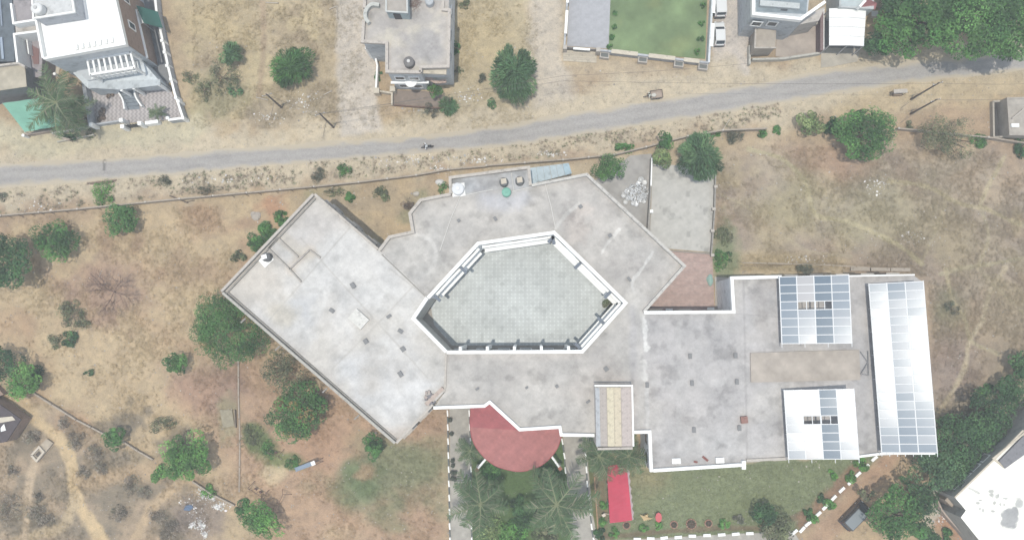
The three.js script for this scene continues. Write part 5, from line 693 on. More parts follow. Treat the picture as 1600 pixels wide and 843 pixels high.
// garden furniture
{ const tb = thing('red_table', 'small red table standing on the lawn near the tent', 'table', at(1028, 806), .0); obj('tabletop', new THREE.CylinderGeometry(.48, .48, .05, 8).scale(1, 1, 1.5).translate(0, .74, 0), mat([214, 78, 88], { rough: .5 }), tb); for (const [x, z] of [[-1, -1], [1, -1], [-1, 1], [1, 1]]) obj('leg', cyl(.03, .03, .74, x * .3, 0, z * .5, 5), mat([190, 80, 84]), tb);
  const ch = thing('orange_chairs', 'tangle of small yellow garden chairs left of the red table', 'chair', at(1008, 807)); const ym = mat([226, 196, 140], { rough: .5 }); obj('seat', box(.8, .06, .7, 0, .4, 0, .4), ym, ch); for (let k = 0; k < 5; k++) obj('slat', box(.08, .05, 1.1, -.45 + k * .22, .55 + (k % 2) * .1, 0, .6 + k * .2), ym, ch); for (const [x, z] of [[-1, -1], [1, -1], [-1, 1], [1, 1]]) obj('leg', cyl(.03, .03, .5, x * .4, 0, z * .35, 5), ym, ch); obj('backrest', box(.7, .6, .05, 0, .4, -.45, .4), ym, ch);
  const pc = thing('pale_chair', 'pale plastic chair beside the red tent on its left', 'chair', at(943, 803), .5); const wm = mat([236, 222, 206], { rough: .5 }); obj('seat', box(.5, .06, .5, 0, .42, 0), wm, pc); obj('backrest', box(.5, .5, .06, 0, .42, -.25), wm, pc); for (const [x, z] of [[-1, -1], [1, -1], [-1, 1], [1, 1]]) obj('leg', cyl(.03, .03, .42, x * .2, 0, z * .2, 5), wm, pc); obj('armrest', box(.08, .05, .9, .4, .5, 0, 1), wm, pc);
  [[1053, 819, 'nearest the red table'], [1080, 818, 'largest, in the middle'], [1107, 817, 'rightmost'], [979, 820, 'below the red tent']].forEach(([u, v, s], i) => { const t = thing('ring_planter', 'round brick planter on the lawn, ' + s, 'planter', at(u, v), 0, 'round brick planters on the lawn'), R = i === 1 ? .7 : .5, n = 12; const bg = box(.26, .18, .14); for (let k = 0; k < n; k++) { const a = k / n * 6.283, b = obj('brick', bg, mat(k % 2 ? [186, 146, 126] : [172, 130, 112]), t); b.position.set(Math.cos(a) * R, 0, Math.sin(a) * R); b.rotation.y = -a + Math.PI / 2; } obj('soil', cyl(R - .06, R - .06, .08, 0, 0, 0, 14), mat([112, 92, 80]), t); obj('foliage', leafCluster(90, R * .8, .25, R * .8, .16, [[.08, .09, .05], [.11, .08, .06]], 40 + i, .3), leafM, t); });
}
// playground
{ const sl = thing('playground_slide', 'blue grey metal slide with its ladder on the red soil', 'slide', at(478, 729)); const a = at(462, 733).setY(.25), b = at(486, 724, 1.9), d = b.clone().sub(a), L = Math.hypot(d.x, d.z), turn = -Math.atan2(d.z, d.x), sm = mat([178, 194, 212], { rough: .4, metal: .3 }); const c = box(Math.hypot(L, 1.65), .05, .55); const ch = obj('chute', c, sm, sl); ch.position.set((a.x + b.x) / 2 - sl.position.x, 1.05, (a.z + b.z) / 2 - sl.position.z); ch.rotation.set(0, turn, Math.atan2(1.65, L), 'YXZ'); for (const s of [-1, 1]) { const e = obj('side_rail', box(Math.hypot(L, 1.65), .16, .05, 0, .03, s * .28), sm, sl); e.position.copy(ch.position); e.rotation.copy(ch.rotation); } wpart(sl, 'platform', box(.6, .06, .6, b.x + .25, 1.85, b.z - .05, turn), whiteM); for (const s of [-1, 1]) wpart(sl, 'ladder_rail', bar(V3(b.x + .5, 1.9, b.z + s * .25), V3(b.x + 1.3, 0, b.z - .3 + s * .25), .03), mat([130, 120, 116])); for (let k = 1; k < 6; k++) wpart(sl, 'rung', bar(V3(b.x + .5 + k * .13, 1.9 - k * .32, b.z - .25 - k * .05), V3(b.x + .5 + k * .13, 1.9 - k * .32, b.z + .25 - k * .05), .02), mat([130, 120, 116]));
  const sw = (u0, v0, u1, v1, label, seats) => { const A = at(u0, v0), B = at(u1, v1), t = thing(seats ? 'playground_swing' : 'climbing_ladder', label, 'swing', A.clone().lerp(B, .5)), m = mat([134, 110, 98]), d = B.clone().sub(A).normalize(), n = V3(-d.z, 0, d.x), H = 1.9; wpart(t, 'top_bar', bar(A.clone().setY(H), B.clone().setY(H), .04), m); for (const p of [A, B]) for (const s of [-1, 1]) wpart(t, 'leg', bar(p.clone().setY(H), p.clone().addScaledVector(n, s * .8), .035), m); for (let k = 0; k < seats; k++) { const p = A.clone().lerp(B, (k + 1) / (seats + 1)); wpart(t, 'swing_seat', box(.45, .05, .25, p.x, .5, p.z, -Math.atan2(d.z, d.x)), mat([110, 84, 76])); for (const s of [-1, 1]) wpart(t, 'chain', bar(V3(p.x + d.x * .2 * s, .5, p.z + d.z * .2 * s), V3(p.x + d.x * .2 * s, H, p.z + d.z * .2 * s), .015, 4), m); } };
  sw(394, 758, 416, 772, 'swing frame with two dark seats at the edge of the lower tree', 2); sw(448, 768, 434, 796, 'narrow brown climbing frame on the red soil', 0); sw(424, 703, 441, 709, 'small seesaw frame beside the green creeper strip', 1);
}
// stone marker, hut corner, boards, litter spots
{ const m = thing('stone_platform', 'pale concrete slab with a square hole beside the foot path', 'slab', at(65, 703)); wpart(m, 'slab', prism(ats([[47, 712], [72, 685], [82, 692], [58, 722]], .4), 0, .4), mat([218, 204, 184], { g: grainA, gs: 2 })); wpart(m, 'raised_frame', strip(ats([[48, 711], [60, 698], [67, 706], [56, 720], [48, 711]], .7), .3, .4, .7), mat([222, 210, 192])); wpart(m, 'hole', prism(ats([[54, 710], [60, 704], [64, 708], [58, 714]], .42), .4, .43), mat([104, 96, 88]));
  const h = thing('dark_shack', 'dark tarpaulin shack roof cut by the left edge', 'shack', at(-5, 660)); wpart(h, 'wall', prism(ats([[-60, 600], [0, 633], [31, 656], [8, 690], [-60, 700]], 2.6), 0, 2.5), brownWallM); wpart(h, 'roof', prism(ats([[-60, 598], [0, 632], [32, 655], [9, 690], [-60, 702]], 2.7), 2.5, 2.7), mat([108, 98, 102], { g: grainA, gs: 2 })); wpart(h, 'pale_sheet', prism(ats([[-20, 654], [18, 650], [23, 656], [-20, 664]], 2.8), 2.7, 2.78), creamM); wpart(h, 'pale_sheet', prism(ats([[0, 668], [5, 662], [8, 672], [0, 674]], 2.8), 2.7, 2.75), whiteM); wpart(h, 'rear_slab', prism(ats([[-60, 612], [-10, 600], [5, 616], [-60, 640]], 1.0), 0, 1), brownWallM);
  tag(obj('blue_sack', leafless(1.3, .35, .9, 5), mat([112, 132, 160])), 'blue plastic sack thrown beside the litter heap', 'sack').position.copy(at(294, 793)); tag(obj('white_boulder', leafless(1.0, .5, .7, 6), mat([226, 220, 210], { g: grainB, gs: 1 })), 'white boulder on the weedy strip north of the hall', 'boulder').position.copy(at(650, 303)); tag(obj('rubble_mound', leafless(1.6, .4, 1.4, 9), mat([206, 196, 186], { g: grainB, gs: 1 })), 'grey rubble mound at the left wall of the hall', 'rubble').position.copy(at(400, 337)); tag(obj('white_wrap', leafless(1.4, .4, .9, 13), mat([236, 234, 230])), 'crumpled white plastic sheet left of the white tank terrace', 'plastic sheet').position.copy(at(688, 284));
  const cs = thing('culvert_slab', 'pale ruined slab beside the green creeper strip', 'slab', at(352, 655)); wpart(cs, 'slab', prism(ats([[343, 640], [362, 640], [366, 665], [348, 668]], .2), 0, .2), mat([194, 184, 160], { g: grainA, gs: 2 })); wpart(cs, 'wall_stub', strip(ats([[366, 640], [367, 668]], .5), .15, 0, .5), mat([150, 136, 120]));
  const pt = (u0, v0, u1, v1, l) => { const t = thing('timber_beam', l, 'beam', at(u0, v0)); wpart(t, 'beam', bar(at(u0, v0).setY(.1), at(u1, v1).setY(.1), .08, 4), mat([214, 204, 190])); wpart(t, 'bracket', box(.2, .1, .2, at(u1, v1).x, 0, at(u1, v1).z), mat([150, 140, 130])); }; pt(527, 10, 527, 28, 'pale plot marker beam by the lane, upright one'); pt(515, 14, 526, 10, 'pale plot marker beam by the lane, slanting one'); pt(415, 4, 434, 5, 'short pale beam at the top edge of the dry plot'); pt(400, 152, 418, 156, 'pale pipe among the rubbish at the plot'); pt(506, 148, 518, 142, 'pale kerb beam near the lane mouth'); pt(516, 302, 520, 290, 'pale broken post standing north of the hall'); pt(1128, 205, 1140, 187, 'dark leaning post beside the road near the big bush');
}
function leafless(w, h, d, seed) { const g = new THREE.IcosahedronGeometry(.5, 3), p = g.attributes.position; for (let i = 0; i < p.count; i++) { const x = p.getX(i), y = p.getY(i), z = p.getZ(i), n = .65 + .7 * fbm(x * 3 + seed, z * 3 + y * 2.1 + seed, 3); p.setXYZ(i, x * w * n, Math.max(-.02, y + .1) * h * 1.4 * n, z * d * n); } g.computeVertexNormals(); return g; }
// ---------------------------------------------------------------- trees, bushes, palms
const barkM = mat([128, 112, 98], { g: grainB, gs: .8 });
const PAL = { green: [[0.059, 0.168, 0.037], [0.076, 0.196, 0.045], [0.046, 0.134, 0.033], [0.100, 0.230, 0.056]], dark: [[0.040, 0.110, 0.036], [0.055, 0.137, 0.041], [0.032, 0.090, 0.031], [0.071, 0.157, 0.049]], blue: [[0.081, 0.174, 0.074], [0.104, 0.207, 0.082], [0.067, 0.146, 0.061], [0.133, 0.241, 0.098]], bright: [[0.095, 0.246, 0.049], [0.123, 0.286, 0.061], [0.076, 0.202, 0.041], [0.152, 0.314, 0.074]], yellow: [[.20, .265, .10], [.24, .30, .12], [.16, .23, .08], [.13, .20, .07]], olive: [[.14, .165, .08], [.17, .19, .095], [.12, .145, .07], [.20, .20, .12]], flame: [[0.065, 0.174, 0.041], [0.053, 0.146, 0.037], [0.084, 0.202, 0.049], [0.071, 0.179, 0.045], [0.095, 0.190, 0.053], [0.057, 0.157, 0.041], [0.085, 0.202, 0.049], [0.076, 0.185, 0.046], [0.067, 0.168, 0.041], [0.257, 0.174, 0.070]], brown: [[.19, .145, .115], [.22, .165, .13], [.16, .125, .10]], grey: [[.17, .185, .125], [.14, .16, .105], [.205, .20, .15]], scrub: [[.36, .31, .25], [.31, .275, .22], [.24, .235, .17], [.40, .34, .28]] };
// crown of separate leaves gathered in clumps; feather: long narrow drooping sprays
function crown(R, H, style, pal, seed, dens) {
  const r = rng(seed), pos = [], nor = [], col = [], idx = []; let k = 0; const cols = PAL[pal];
  const clumps = [], nC = Math.max(7, Math.round(R * R * 2.6 + 8));
  for (let i = 0; i < nC; i++) { const a = r() * 6.283, q = Math.sqrt(r()) * .86, up = Math.sqrt(Math.max(0, 1 - q * q)); const out = .82 + .36 * vn(Math.cos(a) * 1.7 + seed, Math.sin(a) * 1.7 + seed * .3); clumps.push({ x: Math.cos(a) * q * R * out, z: Math.sin(a) * q * R * out, y: (up * (.5 + .5 * r()) - .25 * r()) * H, s: ((.16 + .30 * r()) * Math.min(R, 2.6) + .08 * R) * (dens < .7 ? .75 : 1), t: .42 + .9 * r(), c: cols[Math.floor(r() * cols.length)] }); }
  const V = V3(), X = V3(), Y = V3(), N = V3(); const per = Math.round(dens * R * R * (style === 'feather' ? 330 : 300) / nC) + 10;
  for (const c of clumps) for (let i = 0; i < per; i++) {
    const a = r() * 6.283, b = Math.acos(2 * r() - 1), q = c.s * Math.cbrt(.45 + .55 * r()); V.set(Math.cos(a) * Math.sin(b) * q, Math.cos(b) * q * .62, Math.sin(a) * Math.sin(b) * q);
    const ox = c.x + V.x, oy = c.y + V.y, oz = c.z + V.z; let L, w;
    if (style === 'feather') { const rr = Math.hypot(ox, oz) + .01; X.set(ox / rr + (r() - .5) * 1.1, .25 - .9 * rr / R * r() + (r() - .5) * .5, oz / rr + (r() - .5) * 1.1).normalize(); Y.set(r() - .5, r() - .3, r() - .5).cross(X).normalize(); N.crossVectors(X, Y); if (N.y < 0) { N.negate(); Y.negate(); } L = .55 + r() * .55; w = .07 + r() * .08; }
    else if (style === 'twig') { X.set(V.x / c.s + (r() - .5) * 1.4, .1 + r() * .9, V.z / c.s + (r() - .5) * 1.4).normalize(); Y.set(r() - .5, r() - .3, r() - .5).cross(X).normalize(); N.crossVectors(X, Y); if (N.y < 0) { N.negate(); Y.negate(); } L = .22 + r() * .35; w = .035 + r() * .04; }
    else { N.set(V.x / c.s * .8 + (r() - .5) * .9, .55 + V.y / c.s * .6 + r() * .4, V.z / c.s * .8 + (r() - .5) * .9).normalize(); X.set(r() - .5, (r() - .5) * .5, r() - .5).cross(N).normalize(); Y.crossVectors(N, X); const big = style === 'broad' ? 1.08 : style === 'fine' ? .7 : 1; L = (.2 + r() * .2) * big; w = (.12 + r() * .12) * big; }
    const cc = r() < .93 ? c.c : cols[Math.floor(r() * cols.length)], t = c.t * (.75 + r() * .5);
    for (const [p, s] of [[-.5, 0], [.05, -.5], [.5, 0], [.05, .5]]) { pos.push(ox + X.x * L * p + Y.x * w * s, oy + X.y * L * p + Y.y * w * s, oz + X.z * L * p + Y.z * w * s); nor.push(N.x, N.y, N.z); col.push(cc[0] * t, cc[1] * t, cc[2] * t); }
    idx.push(k, k + 1, k + 2, k, k + 2, k + 3); k += 4;
  }
  const g = new THREE.BufferGeometry(); g.setAttribute('position', new THREE.Float32BufferAttribute(pos, 3)); g.setAttribute('normal', new THREE.Float32BufferAttribute(nor, 3)); g.setAttribute('color', new THREE.Float32BufferAttribute(col, 3)); g.setIndex(idx); g.userData.clumps = clumps; return g;
}
let treeSeed = 100;
function plant(name, cat, label, u, v, rpx, o = {}) {
  const seed = treeSeed++, R = rpx / M * .97, H = o.h ?? Math.max(1.2, R * 1.25), ch = o.ch ?? H * .55, base = o.base ?? Math.max(.1, H - ch - .2), cy = base + ch * .25;
  const c = at(u, v, cy + ch * .3), t = thing(name, label, cat, [c.x, o.y ?? 0, c.z], 0, o.group), r = rng(seed * 3);
  const g = crown(R / (o.sx ?? 1), ch, o.style ?? 'leaf', o.pal ?? 'green', seed, o.d ?? 1); g.scale(o.sx ?? 1, 1, o.sz ?? 1); if (o.rot) g.rotateY(o.rot); g.translate(0, cy, 0);
  const lim = []; const tr = Math.max(.05, R * .045); lim.push(cyl(tr * 1.35, tr * .8, Math.max(.3, cy), 0, 0, 0, 7)); const cs = g.userData.clumps; for (let i = 0; i < Math.min(cs.length, 9); i++) { const q = cs[i]; lim.push(bar(V3(0, Math.max(.2, cy * (.55 + .4 * r())), 0), V3(q.x * (o.sx ?? 1) * .9, cy + q.y * .9, q.z * (o.sz ?? 1) * .9), tr * .38, 5)); }
  obj('trunk', lim, barkM, t); obj('crown', g, leafM, t); return t;
}
const tree = (label, u, v, r, o) => plant('tree', 'tree', label, u, v, r, o), bush = (label, u, v, r, o = {}) => plant('bush', 'bush', label, u, v, r, { h: Math.max(.8, r / M * .9), base: .02, ...o });
// north side
tree('round feathery thorn tree alone on the dry plot left of the concrete lane', 458, 107, 32, { h: 3.4, style: 'feather', pal: 'green', d: 1.25 });
tree('large feathery dark green tree on the verge beside the pale lane', 804, 116, 37, { h: 5, style: 'feather', pal: 'blue', sx: .9, sz: 1.15, d: 1.3 });
tree('blue green feathery sapling on the plot right of the villa', 361, 84, 17, { h: 2.6, style: 'feather', pal: 'blue', d: 1.2 }); bush('loose olive thorn bush below the blue green sapling', 345, 120, 30, { style: 'fine', pal: 'olive', d: .35 }); bush('small blue green bush at the lower right of the thorn bush', 366, 143, 13, { style: 'fine', pal: 'blue', d: .7 }); bush('flat weedy bush below the villa boundary wall', 318, 142, 20, { style: 'fine', pal: 'olive', d: .3, h: .7 }); bush('thin weedy bush by the villa boundary wall', 296, 118, 16, { style: 'fine', pal: 'olive', d: .3, h: .7 });
bush('small thorn bush on the plot right of the lane house, upper one', 750, 121, 9, { style: 'twig', pal: 'grey', d: 1.44 }); bush('small thorn bush on the plot right of the lane house, lower one', 768, 163, 9, { style: 'fine', pal: 'blue', d: .9 });
tree('bright green garden tree in front of the lane house porch', 678, 143, 13, { h: 2.4, pal: 'green', style: 'fine', d: 1.4 }); bush('grey green roadside bush below the lane house, left', 672, 174, 12, { style: 'twig', pal: 'grey', d: 1.28 }); bush('grey green roadside bush below the lane house, right', 699, 167, 15, { style: 'feather', pal: 'blue', d: .8 }); bush('tall green hedge bush against the east wall of the lane house', 711, 75, 8, { h: 1.8, pal: 'green', sz: 1.4 }); bush('loose bush at the lower east corner of the lane house', 716, 112, 9, { style: 'fine', pal: 'olive', d: .5 }); bush('small bush at the top edge beside the lane house', 722, 4, 11, { style: 'fine', pal: 'olive', d: .8 }); bush('small green shrub inside the lane house garden wall', 592, 118, 7, { pal: 'green' });
bush('green bush growing beside the villa gate pillar', 106, 213, 15, { pal: 'dark', sx: 1.5, sz: .6 }); bush('thin shrub at the foot of the knob post', 140, 208, 9, { pal: 'olive', style: 'fine', d: .6 }); bush('maroon leafed shrub in the villa forecourt', 157, 178, 8, { pal: 'brown', sz: 1.6, d: 1 }); bush('dark shrub casting shade on the villa tiles', 171, 148, 6, { pal: 'brown', sz: 1.5 });
for (const [u, v, l] of [[966, 20, 'uppermost'], [963, 42, 'second'], [960, 58, 'third'], [956, 72, 'lowest']]) bush('clipped shrub in the strip left of the green lawn, ' + l, u - 4, v, 4.5, { pal: 'green', h: .7, group: 'shrubs in the strip left of the lawn' });
for (const [u, v, l] of [[1100, 8, 'uppermost'], [1095, 62, 'third'], [1091, 80, 'lowest'], [1097, 35, 'second']]) bush('shrub along the east wall of the green lawn, ' + l, u, v, 5.5, { pal: l === 'lowest' ? 'bright' : 'green', style: 'fine', h: .8, group: 'shrubs along the lawn east wall' });
// the grove top right
tree('tall spreading shade tree at the top right corner', 1588, 42, 58, { h: 10, ch: 4.6, pal: 'green', style: 'broad', d: 1.25 }); tree('big shade tree in the grove, left of the corner tree', 1520, 34, 60, { h: 10, ch: 4.6, pal: 'green', style: 'broad', d: 1.25 }); tree('big shade tree in the middle of the grove', 1455, 20, 50, { h: 9, ch: 4.2, pal: 'green', style: 'broad', d: 1.25 }); tree('lower shade tree at the front left of the grove', 1408, 52, 38, { h: 6.5, ch: 3, pal: 'green', style: 'broad', d: 1.25 }); tree('small dark tree between the grove and the white shed', 1374, 64, 22, { h: 4.5, ch: 2.2, pal: 'dark', d: 1.1 }); tree('dark tree at the top edge behind the grove', 1412, -4, 34, { h: 7, ch: 3, pal: 'dark', style: 'broad' }); tree('tree behind the grove cut by the top edge', 1560, -20, 50, { h: 9, ch: 4, pal: 'green', style: 'broad', d: .9 });
// along the road wall
bush('bright weed bush at the road edge by the culvert mouth', 160, 301, 21, { pal: 'bright', style: 'fine', d: .8, h: 1.1 }); tree('round green tree just inside the wall near the culvert', 188, 344, 26, { h: 3, pal: 'green', d: 1.2 }); tree('round green tree in the upper left of the dry field', 84, 374, 33, { h: 3.6, pal: 'green', d: 1.05 }); tree('dark broad tree at the left edge of the dry field', 4, 408, 44, { h: 6.5, ch: 3.2, pal: 'dark', d: 1.1 }); bush('grey thorny shrub by the road, right of the culvert', 257, 283, 11, { pal: 'grey', style: 'twig', d: 1.28 }); bush('low grey shrub along the wall, left of the hall', 326, 296, 18, { pal: 'grey', style: 'twig', d: 0.80, h: .7, sx: 1.3, sz: .6 }); bush('grey shrub by the road above the hall corner', 498, 273, 13, { pal: 'grey', style: 'twig', d: 1.28 }); bush('small green shrub by the road above the hall', 537, 266, 12, { pal: 'green', style: 'fine', d: 1 }); bush('tiny shrub at the left end of the road verge', 2, 306, 8, { pal: 'grey', style: 'fine' });
bush('green hedge shrub against the hall wall, topmost', 440, 342, 13, { pal: 'green', d: 1.1, h: 1.5 }); bush('green hedge shrub against the hall wall, middle', 418, 361, 17, { pal: 'green', d: 1.1, h: 1.6 }); bush('green hedge shrub against the hall wall, third', 399, 378, 15, { pal: 'green', d: 1.1, h: 1.5 }); bush('small olive shrub below the hall wall hedge', 372, 401, 11, { pal: 'olive', d: .8 }); bush('low green weeds at the hall north corner, left', 524, 300, 20, { pal: 'olive', style: 'fine', d: .4, h: .5, sx: 1.5, sz: .7 }); bush('dark green weed bush north of the hall', 548, 308, 9, { pal: 'green', d: 1 }); bush('green shrub on the weedy strip between hall and ring', 596, 303, 13, { pal: 'olive', d: .9 }); bush('brown dead shrub near the ring notch', 636, 318, 11, { pal: 'brown', style: 'twig', d: 1.12 }); bush('low weeds left of the white tank terrace', 692, 294, 10, { pal: 'green', style: 'fine', d: .7, h: .5 });
bush('green bush north of the utensil yard at the wall', 975, 231, 15, { pal: 'green', sx: 1.3, sz: .7 }); tree('bushy green tree in the corner behind the north east parapet', 955, 268, 25, { h: 4.2, pal: 'green', style: 'fine', d: 1.4 }); tree('young green tree at the yard corner, upper one', 1038, 222, 15, { h: 3, pal: 'green', d: 1.2 }); tree('yellow green young tree at the yard corner, lower one', 1035, 246, 15, { h: 3.2, pal: 'yellow', d: 1.1 }); tree('dense dark feathery tree above the slab yard', 1094, 242, 33, { h: 4.6, style: 'feather', pal: 'blue', d: 1.5 }); bush('pale shrub along the wall right of the feathery tree', 1148, 214, 17, { pal: 'grey', style: 'twig', d: 1.12 }); bush('small green shrub on the wall line, left one', 1192, 208, 8, { pal: 'green' }); bush('small green shrub on the wall line, right one', 1214, 204, 8, { pal: 'green' }); bush('dark climber over the wall above the feathery tree', 1112, 210, 14, { pal: 'green', sx: 1.5, sz: .6 }); tree('light yellow green tree south of the road', 1266, 192, 20, { h: 3, pal: 'yellow', d: 1.1 }); bush('dark shrub left of the wide tree', 1302, 196, 15, { pal: 'dark', d: .9 }); tree('wide dark green tree on the upper edge of the right field', 1350, 208, 52, { h: 5, ch: 2.8, pal: 'green', d: 1, sx: 1.12, sz: .85 }); bush('bush growing behind the wide dark tree', 1340, 178, 12, { pal: 'green' }); tree('sparse olive tree right of the wide dark tree', 1482, 212, 50, { h: 4, ch: 2.2, pal: 'olive', style: 'fine', d: .55, sx: 1.1, sz: .8 }); bush('green bush at the right end of the sparse olive tree', 1528, 218, 14, { pal: 'green', d: .8 }); bush('dark bush at the right edge of the field', 1598, 232, 14, { pal: 'dark' }); bush('weeds at the foot of the second right pole', 1420, 196, 8, { pal: 'olive', style: 'fine' }); bush('tall weeds beside the slab edge wall, upper', 1130, 372, 13, { pal: 'olive', style: 'fine', d: .9, sz: 1.5 }); bush('tall weeds beside the slab edge wall, lower', 1130, 408, 14, { pal: 'green', style: 'fine', d: .9, sz: 1.4 }); bush('grey green weeds at the north edge of the panel roof', 1258, 424, 13, { pal: 'grey', style: 'twig', d: 1.44 }); bush('green shrub growing in the east corner of the courtyard', 953, 477, 11, { pal: 'olive', d: 1.2, h: 1.6, y: .1 }); bush('faint shrub in the dry field right of the long array', 1487, 482, 13, { pal: 'grey', style: 'twig', d: 0.64, h: .6 });
// left field
bush('olive bush beside the bare brown tree', 106, 490, 21, { pal: 'olive', style: 'fine', d: .8 }); bush('olive green bush overlapping the bare tree', 128, 500, 15, { pal: 'olive', style: 'fine', d: .7 }); bush('dark low bush below the bare tree, left half', 86, 532, 13, { pal: 'olive', style: 'fine', d: .8 }); bush('dark low bush below the bare tree, right half', 108, 530, 12, { pal: 'dark', d: 1 }); bush('tiny dark shrub in the middle of the field', 138, 583, 11, { pal: 'dark', style: 'fine', d: .7, sx: 1.4, sz: .7, rot: .4 }); tree('bright green round tree at the left path bend', 34, 596, 27, { h: 3.6, pal: 'bright', d: 1.2 }); tree('dark tree behind the bright tree at the left edge', 2, 568, 28, { h: 4, pal: 'dark', d: 1 }); bush('dark green bush right of the bright tree', 55, 590, 16, { pal: 'dark' }); tree('small round green tree left of the great flame tree', 274, 568, 18, { h: 2.8, pal: 'green', d: 1.4 });
tree('great flame tree with rusty seed pods beside the hall wall', 356, 510, 60, { h: 6.2, ch: 3.2, pal: 'flame', style: 'fine', d: 1.7 }); tree('thin rusty tree between the hall and the flame tree', 445, 578, 42, { h: 4.4, ch: 2.2, pal: 'olive', style: 'fine', d: .45 }); tree('second flame tree with orange blossom below the hall wall', 462, 645, 48, { h: 5, ch: 2.6, pal: 'flame', style: 'leaf', d: .8 }); tree('small bright green tree beside the second flame tree', 490, 628, 15, { h: 3.4, pal: 'green', d: 1.4 }); bush('loose slanting bush above the lower left trees', 254, 662, 26, { pal: 'olive', style: 'fine', d: .55, sx: 1.25, sz: .6, rot: .5 }); tree('small round tree at the end of the broken wall', 178, 684, 18, { h: 2.6, pal: 'green', d: 1 }); tree('glossy green tree standing over the path junction', 288, 713, 38, { h: 4.6, ch: 2.6, pal: 'bright', d: 1.2 }); bush('green tail of shrubs left of the glossy tree', 247, 738, 14, { pal: 'bright', d: .9 }); bush('small green shrub in the litter heap', 326, 768, 11, { pal: 'bright', d: .9 }); tree('bright tree at the lower left of the playground', 405, 812, 34, { h: 4.4, pal: 'bright', d: 1.1, sx: 1.2, sz: .8, rot: -.6 }); bush('dark bush at the foot of the lower playground tree', 380, 795, 14, { pal: 'green' }); tree('dark green tree on the thin lawn below the hall', 583, 698, 17, { h: 2.8, pal: 'green', d: 1.3 }); bush('green creeper strip on the red soil, upper part', 392, 682, 19, { pal: 'olive', style: 'fine', d: .7, h: .5 }); bush('green creeper strip on the red soil, middle part', 418, 703, 15, { pal: 'green', style: 'fine', d: .7, h: .5 }); bush('green creeper strip on the red soil, lower part', 456, 722, 13, { pal: 'green', style: 'fine', d: .8, h: .5 });
[[20, 736, 11, 'left of the stone slab'], [14, 792, 24, 'in the lower left corner'], [72, 805, 17, 'between the two lower paths'], [50, 800, 12, 'next to the left path'], [42, 682, 10, 'above the stone slab'], [55, 680, 9, 'touching the stone slab'], [60, 776, 9, 'inside the path fork'], [130, 738, 11, 'right of the winding path'], [158, 730, 12, 'right of the winding path, farther'], [205, 755, 14, 'in the middle of the scrub'], [225, 770, 10, 'above the lower right path'], [100, 660, 12, 'above the winding path'], [118, 690, 15, 'between path and broken wall'], [150, 705, 16, 'below the round tree'], [262, 822, 18, 'at the bottom edge'], [245, 800, 15, 'near the bottom edge'], [186, 800, 16, 'beside the lowest path']].forEach(([u, v, r, s]) => bush('grey green scrub bush ' + s, u, v, r, { pal: 'scrub', style: 'twig', d: 1.1, h: .6, group: 'scrub on the waste ground' }));
// garden and lawn
bush('broad leafed shrub at the bottom of the palm garden, left', 765, 830, 24, { pal: 'yellow', style: 'broad', h: 1.6, d: 1 }); bush('broad leafed shrub at the bottom of the palm garden, middle', 800, 838, 26, { pal: 'bright', style: 'broad', h: 1.5, d: 1 }); bush('broad leafed shrub at the bottom of the palm garden, right', 852, 838, 18, { pal: 'olive', style: 'broad', h: 1.4, d: 1 }); bush('dark shrub below the left porch beam', 770, 732, 18, { pal: 'green', d: 1, h: 1.4 }); bush('dark shrub below the right porch beam', 858, 735, 15, { pal: 'green', d: 1, h: 1.3 }); bush('deep green shrub in the middle of the palm garden', 822, 808, 22, { pal: 'dark', d: 1, h: 1.6 }); bush('round dark scalloped shrub in the palm garden', 810, 788, 13, { pal: 'dark', style: 'feather', d: 1.6, h: 2.2 });
[[944, 789, 7, 'left of the red tent, upper'], [943, 814, 7, 'left of the red tent, lower'], [959, 832, 8, 'below the red tent'], [1007, 826, 7, 'below the yellow chairs'], [1030, 822, 6, 'below the red table'], [1131, 819, 8, 'right of the round planters'], [1155, 811, 7, 'near the dark lawn tree'], [1303, 741, 8, 'under the glaring array'], [1297, 787, 9, 'beside the diagonal stones, middle'], [1271, 809, 9, 'beside the diagonal stones, lower'], [1347, 725, 12, 'beside the diagonal stones, top'], [1330, 745, 10, 'beside the diagonal stones, upper']].forEach(([u, v, r, s]) => bush('small garden shrub ' + s, u, v, r, { pal: s.includes('dark') ? 'grey' : 'bright', d: 1.1, group: 'shrubs of the south lawn' }));
bush('dark clipped shrub at the corner of the right walkway', 938, 834, 9, { pal: 'dark', d: 1.3 }); tree('small dark tree at the bottom of the lawn', 1196, 803, 19, { h: 3, pal: 'dark', d: 1.1 }); tree('yellow green bush tree at the bottom right of the lawn', 1214, 824, 25, { h: 2.4, pal: 'olive', d: 1.1 }); bush('dark shrub by the diagonal stones, left one', 1262, 801, 8, { pal: 'dark' }); bush('dark shrub by the diagonal stones, right one', 1284, 779, 8, { pal: 'dark' });
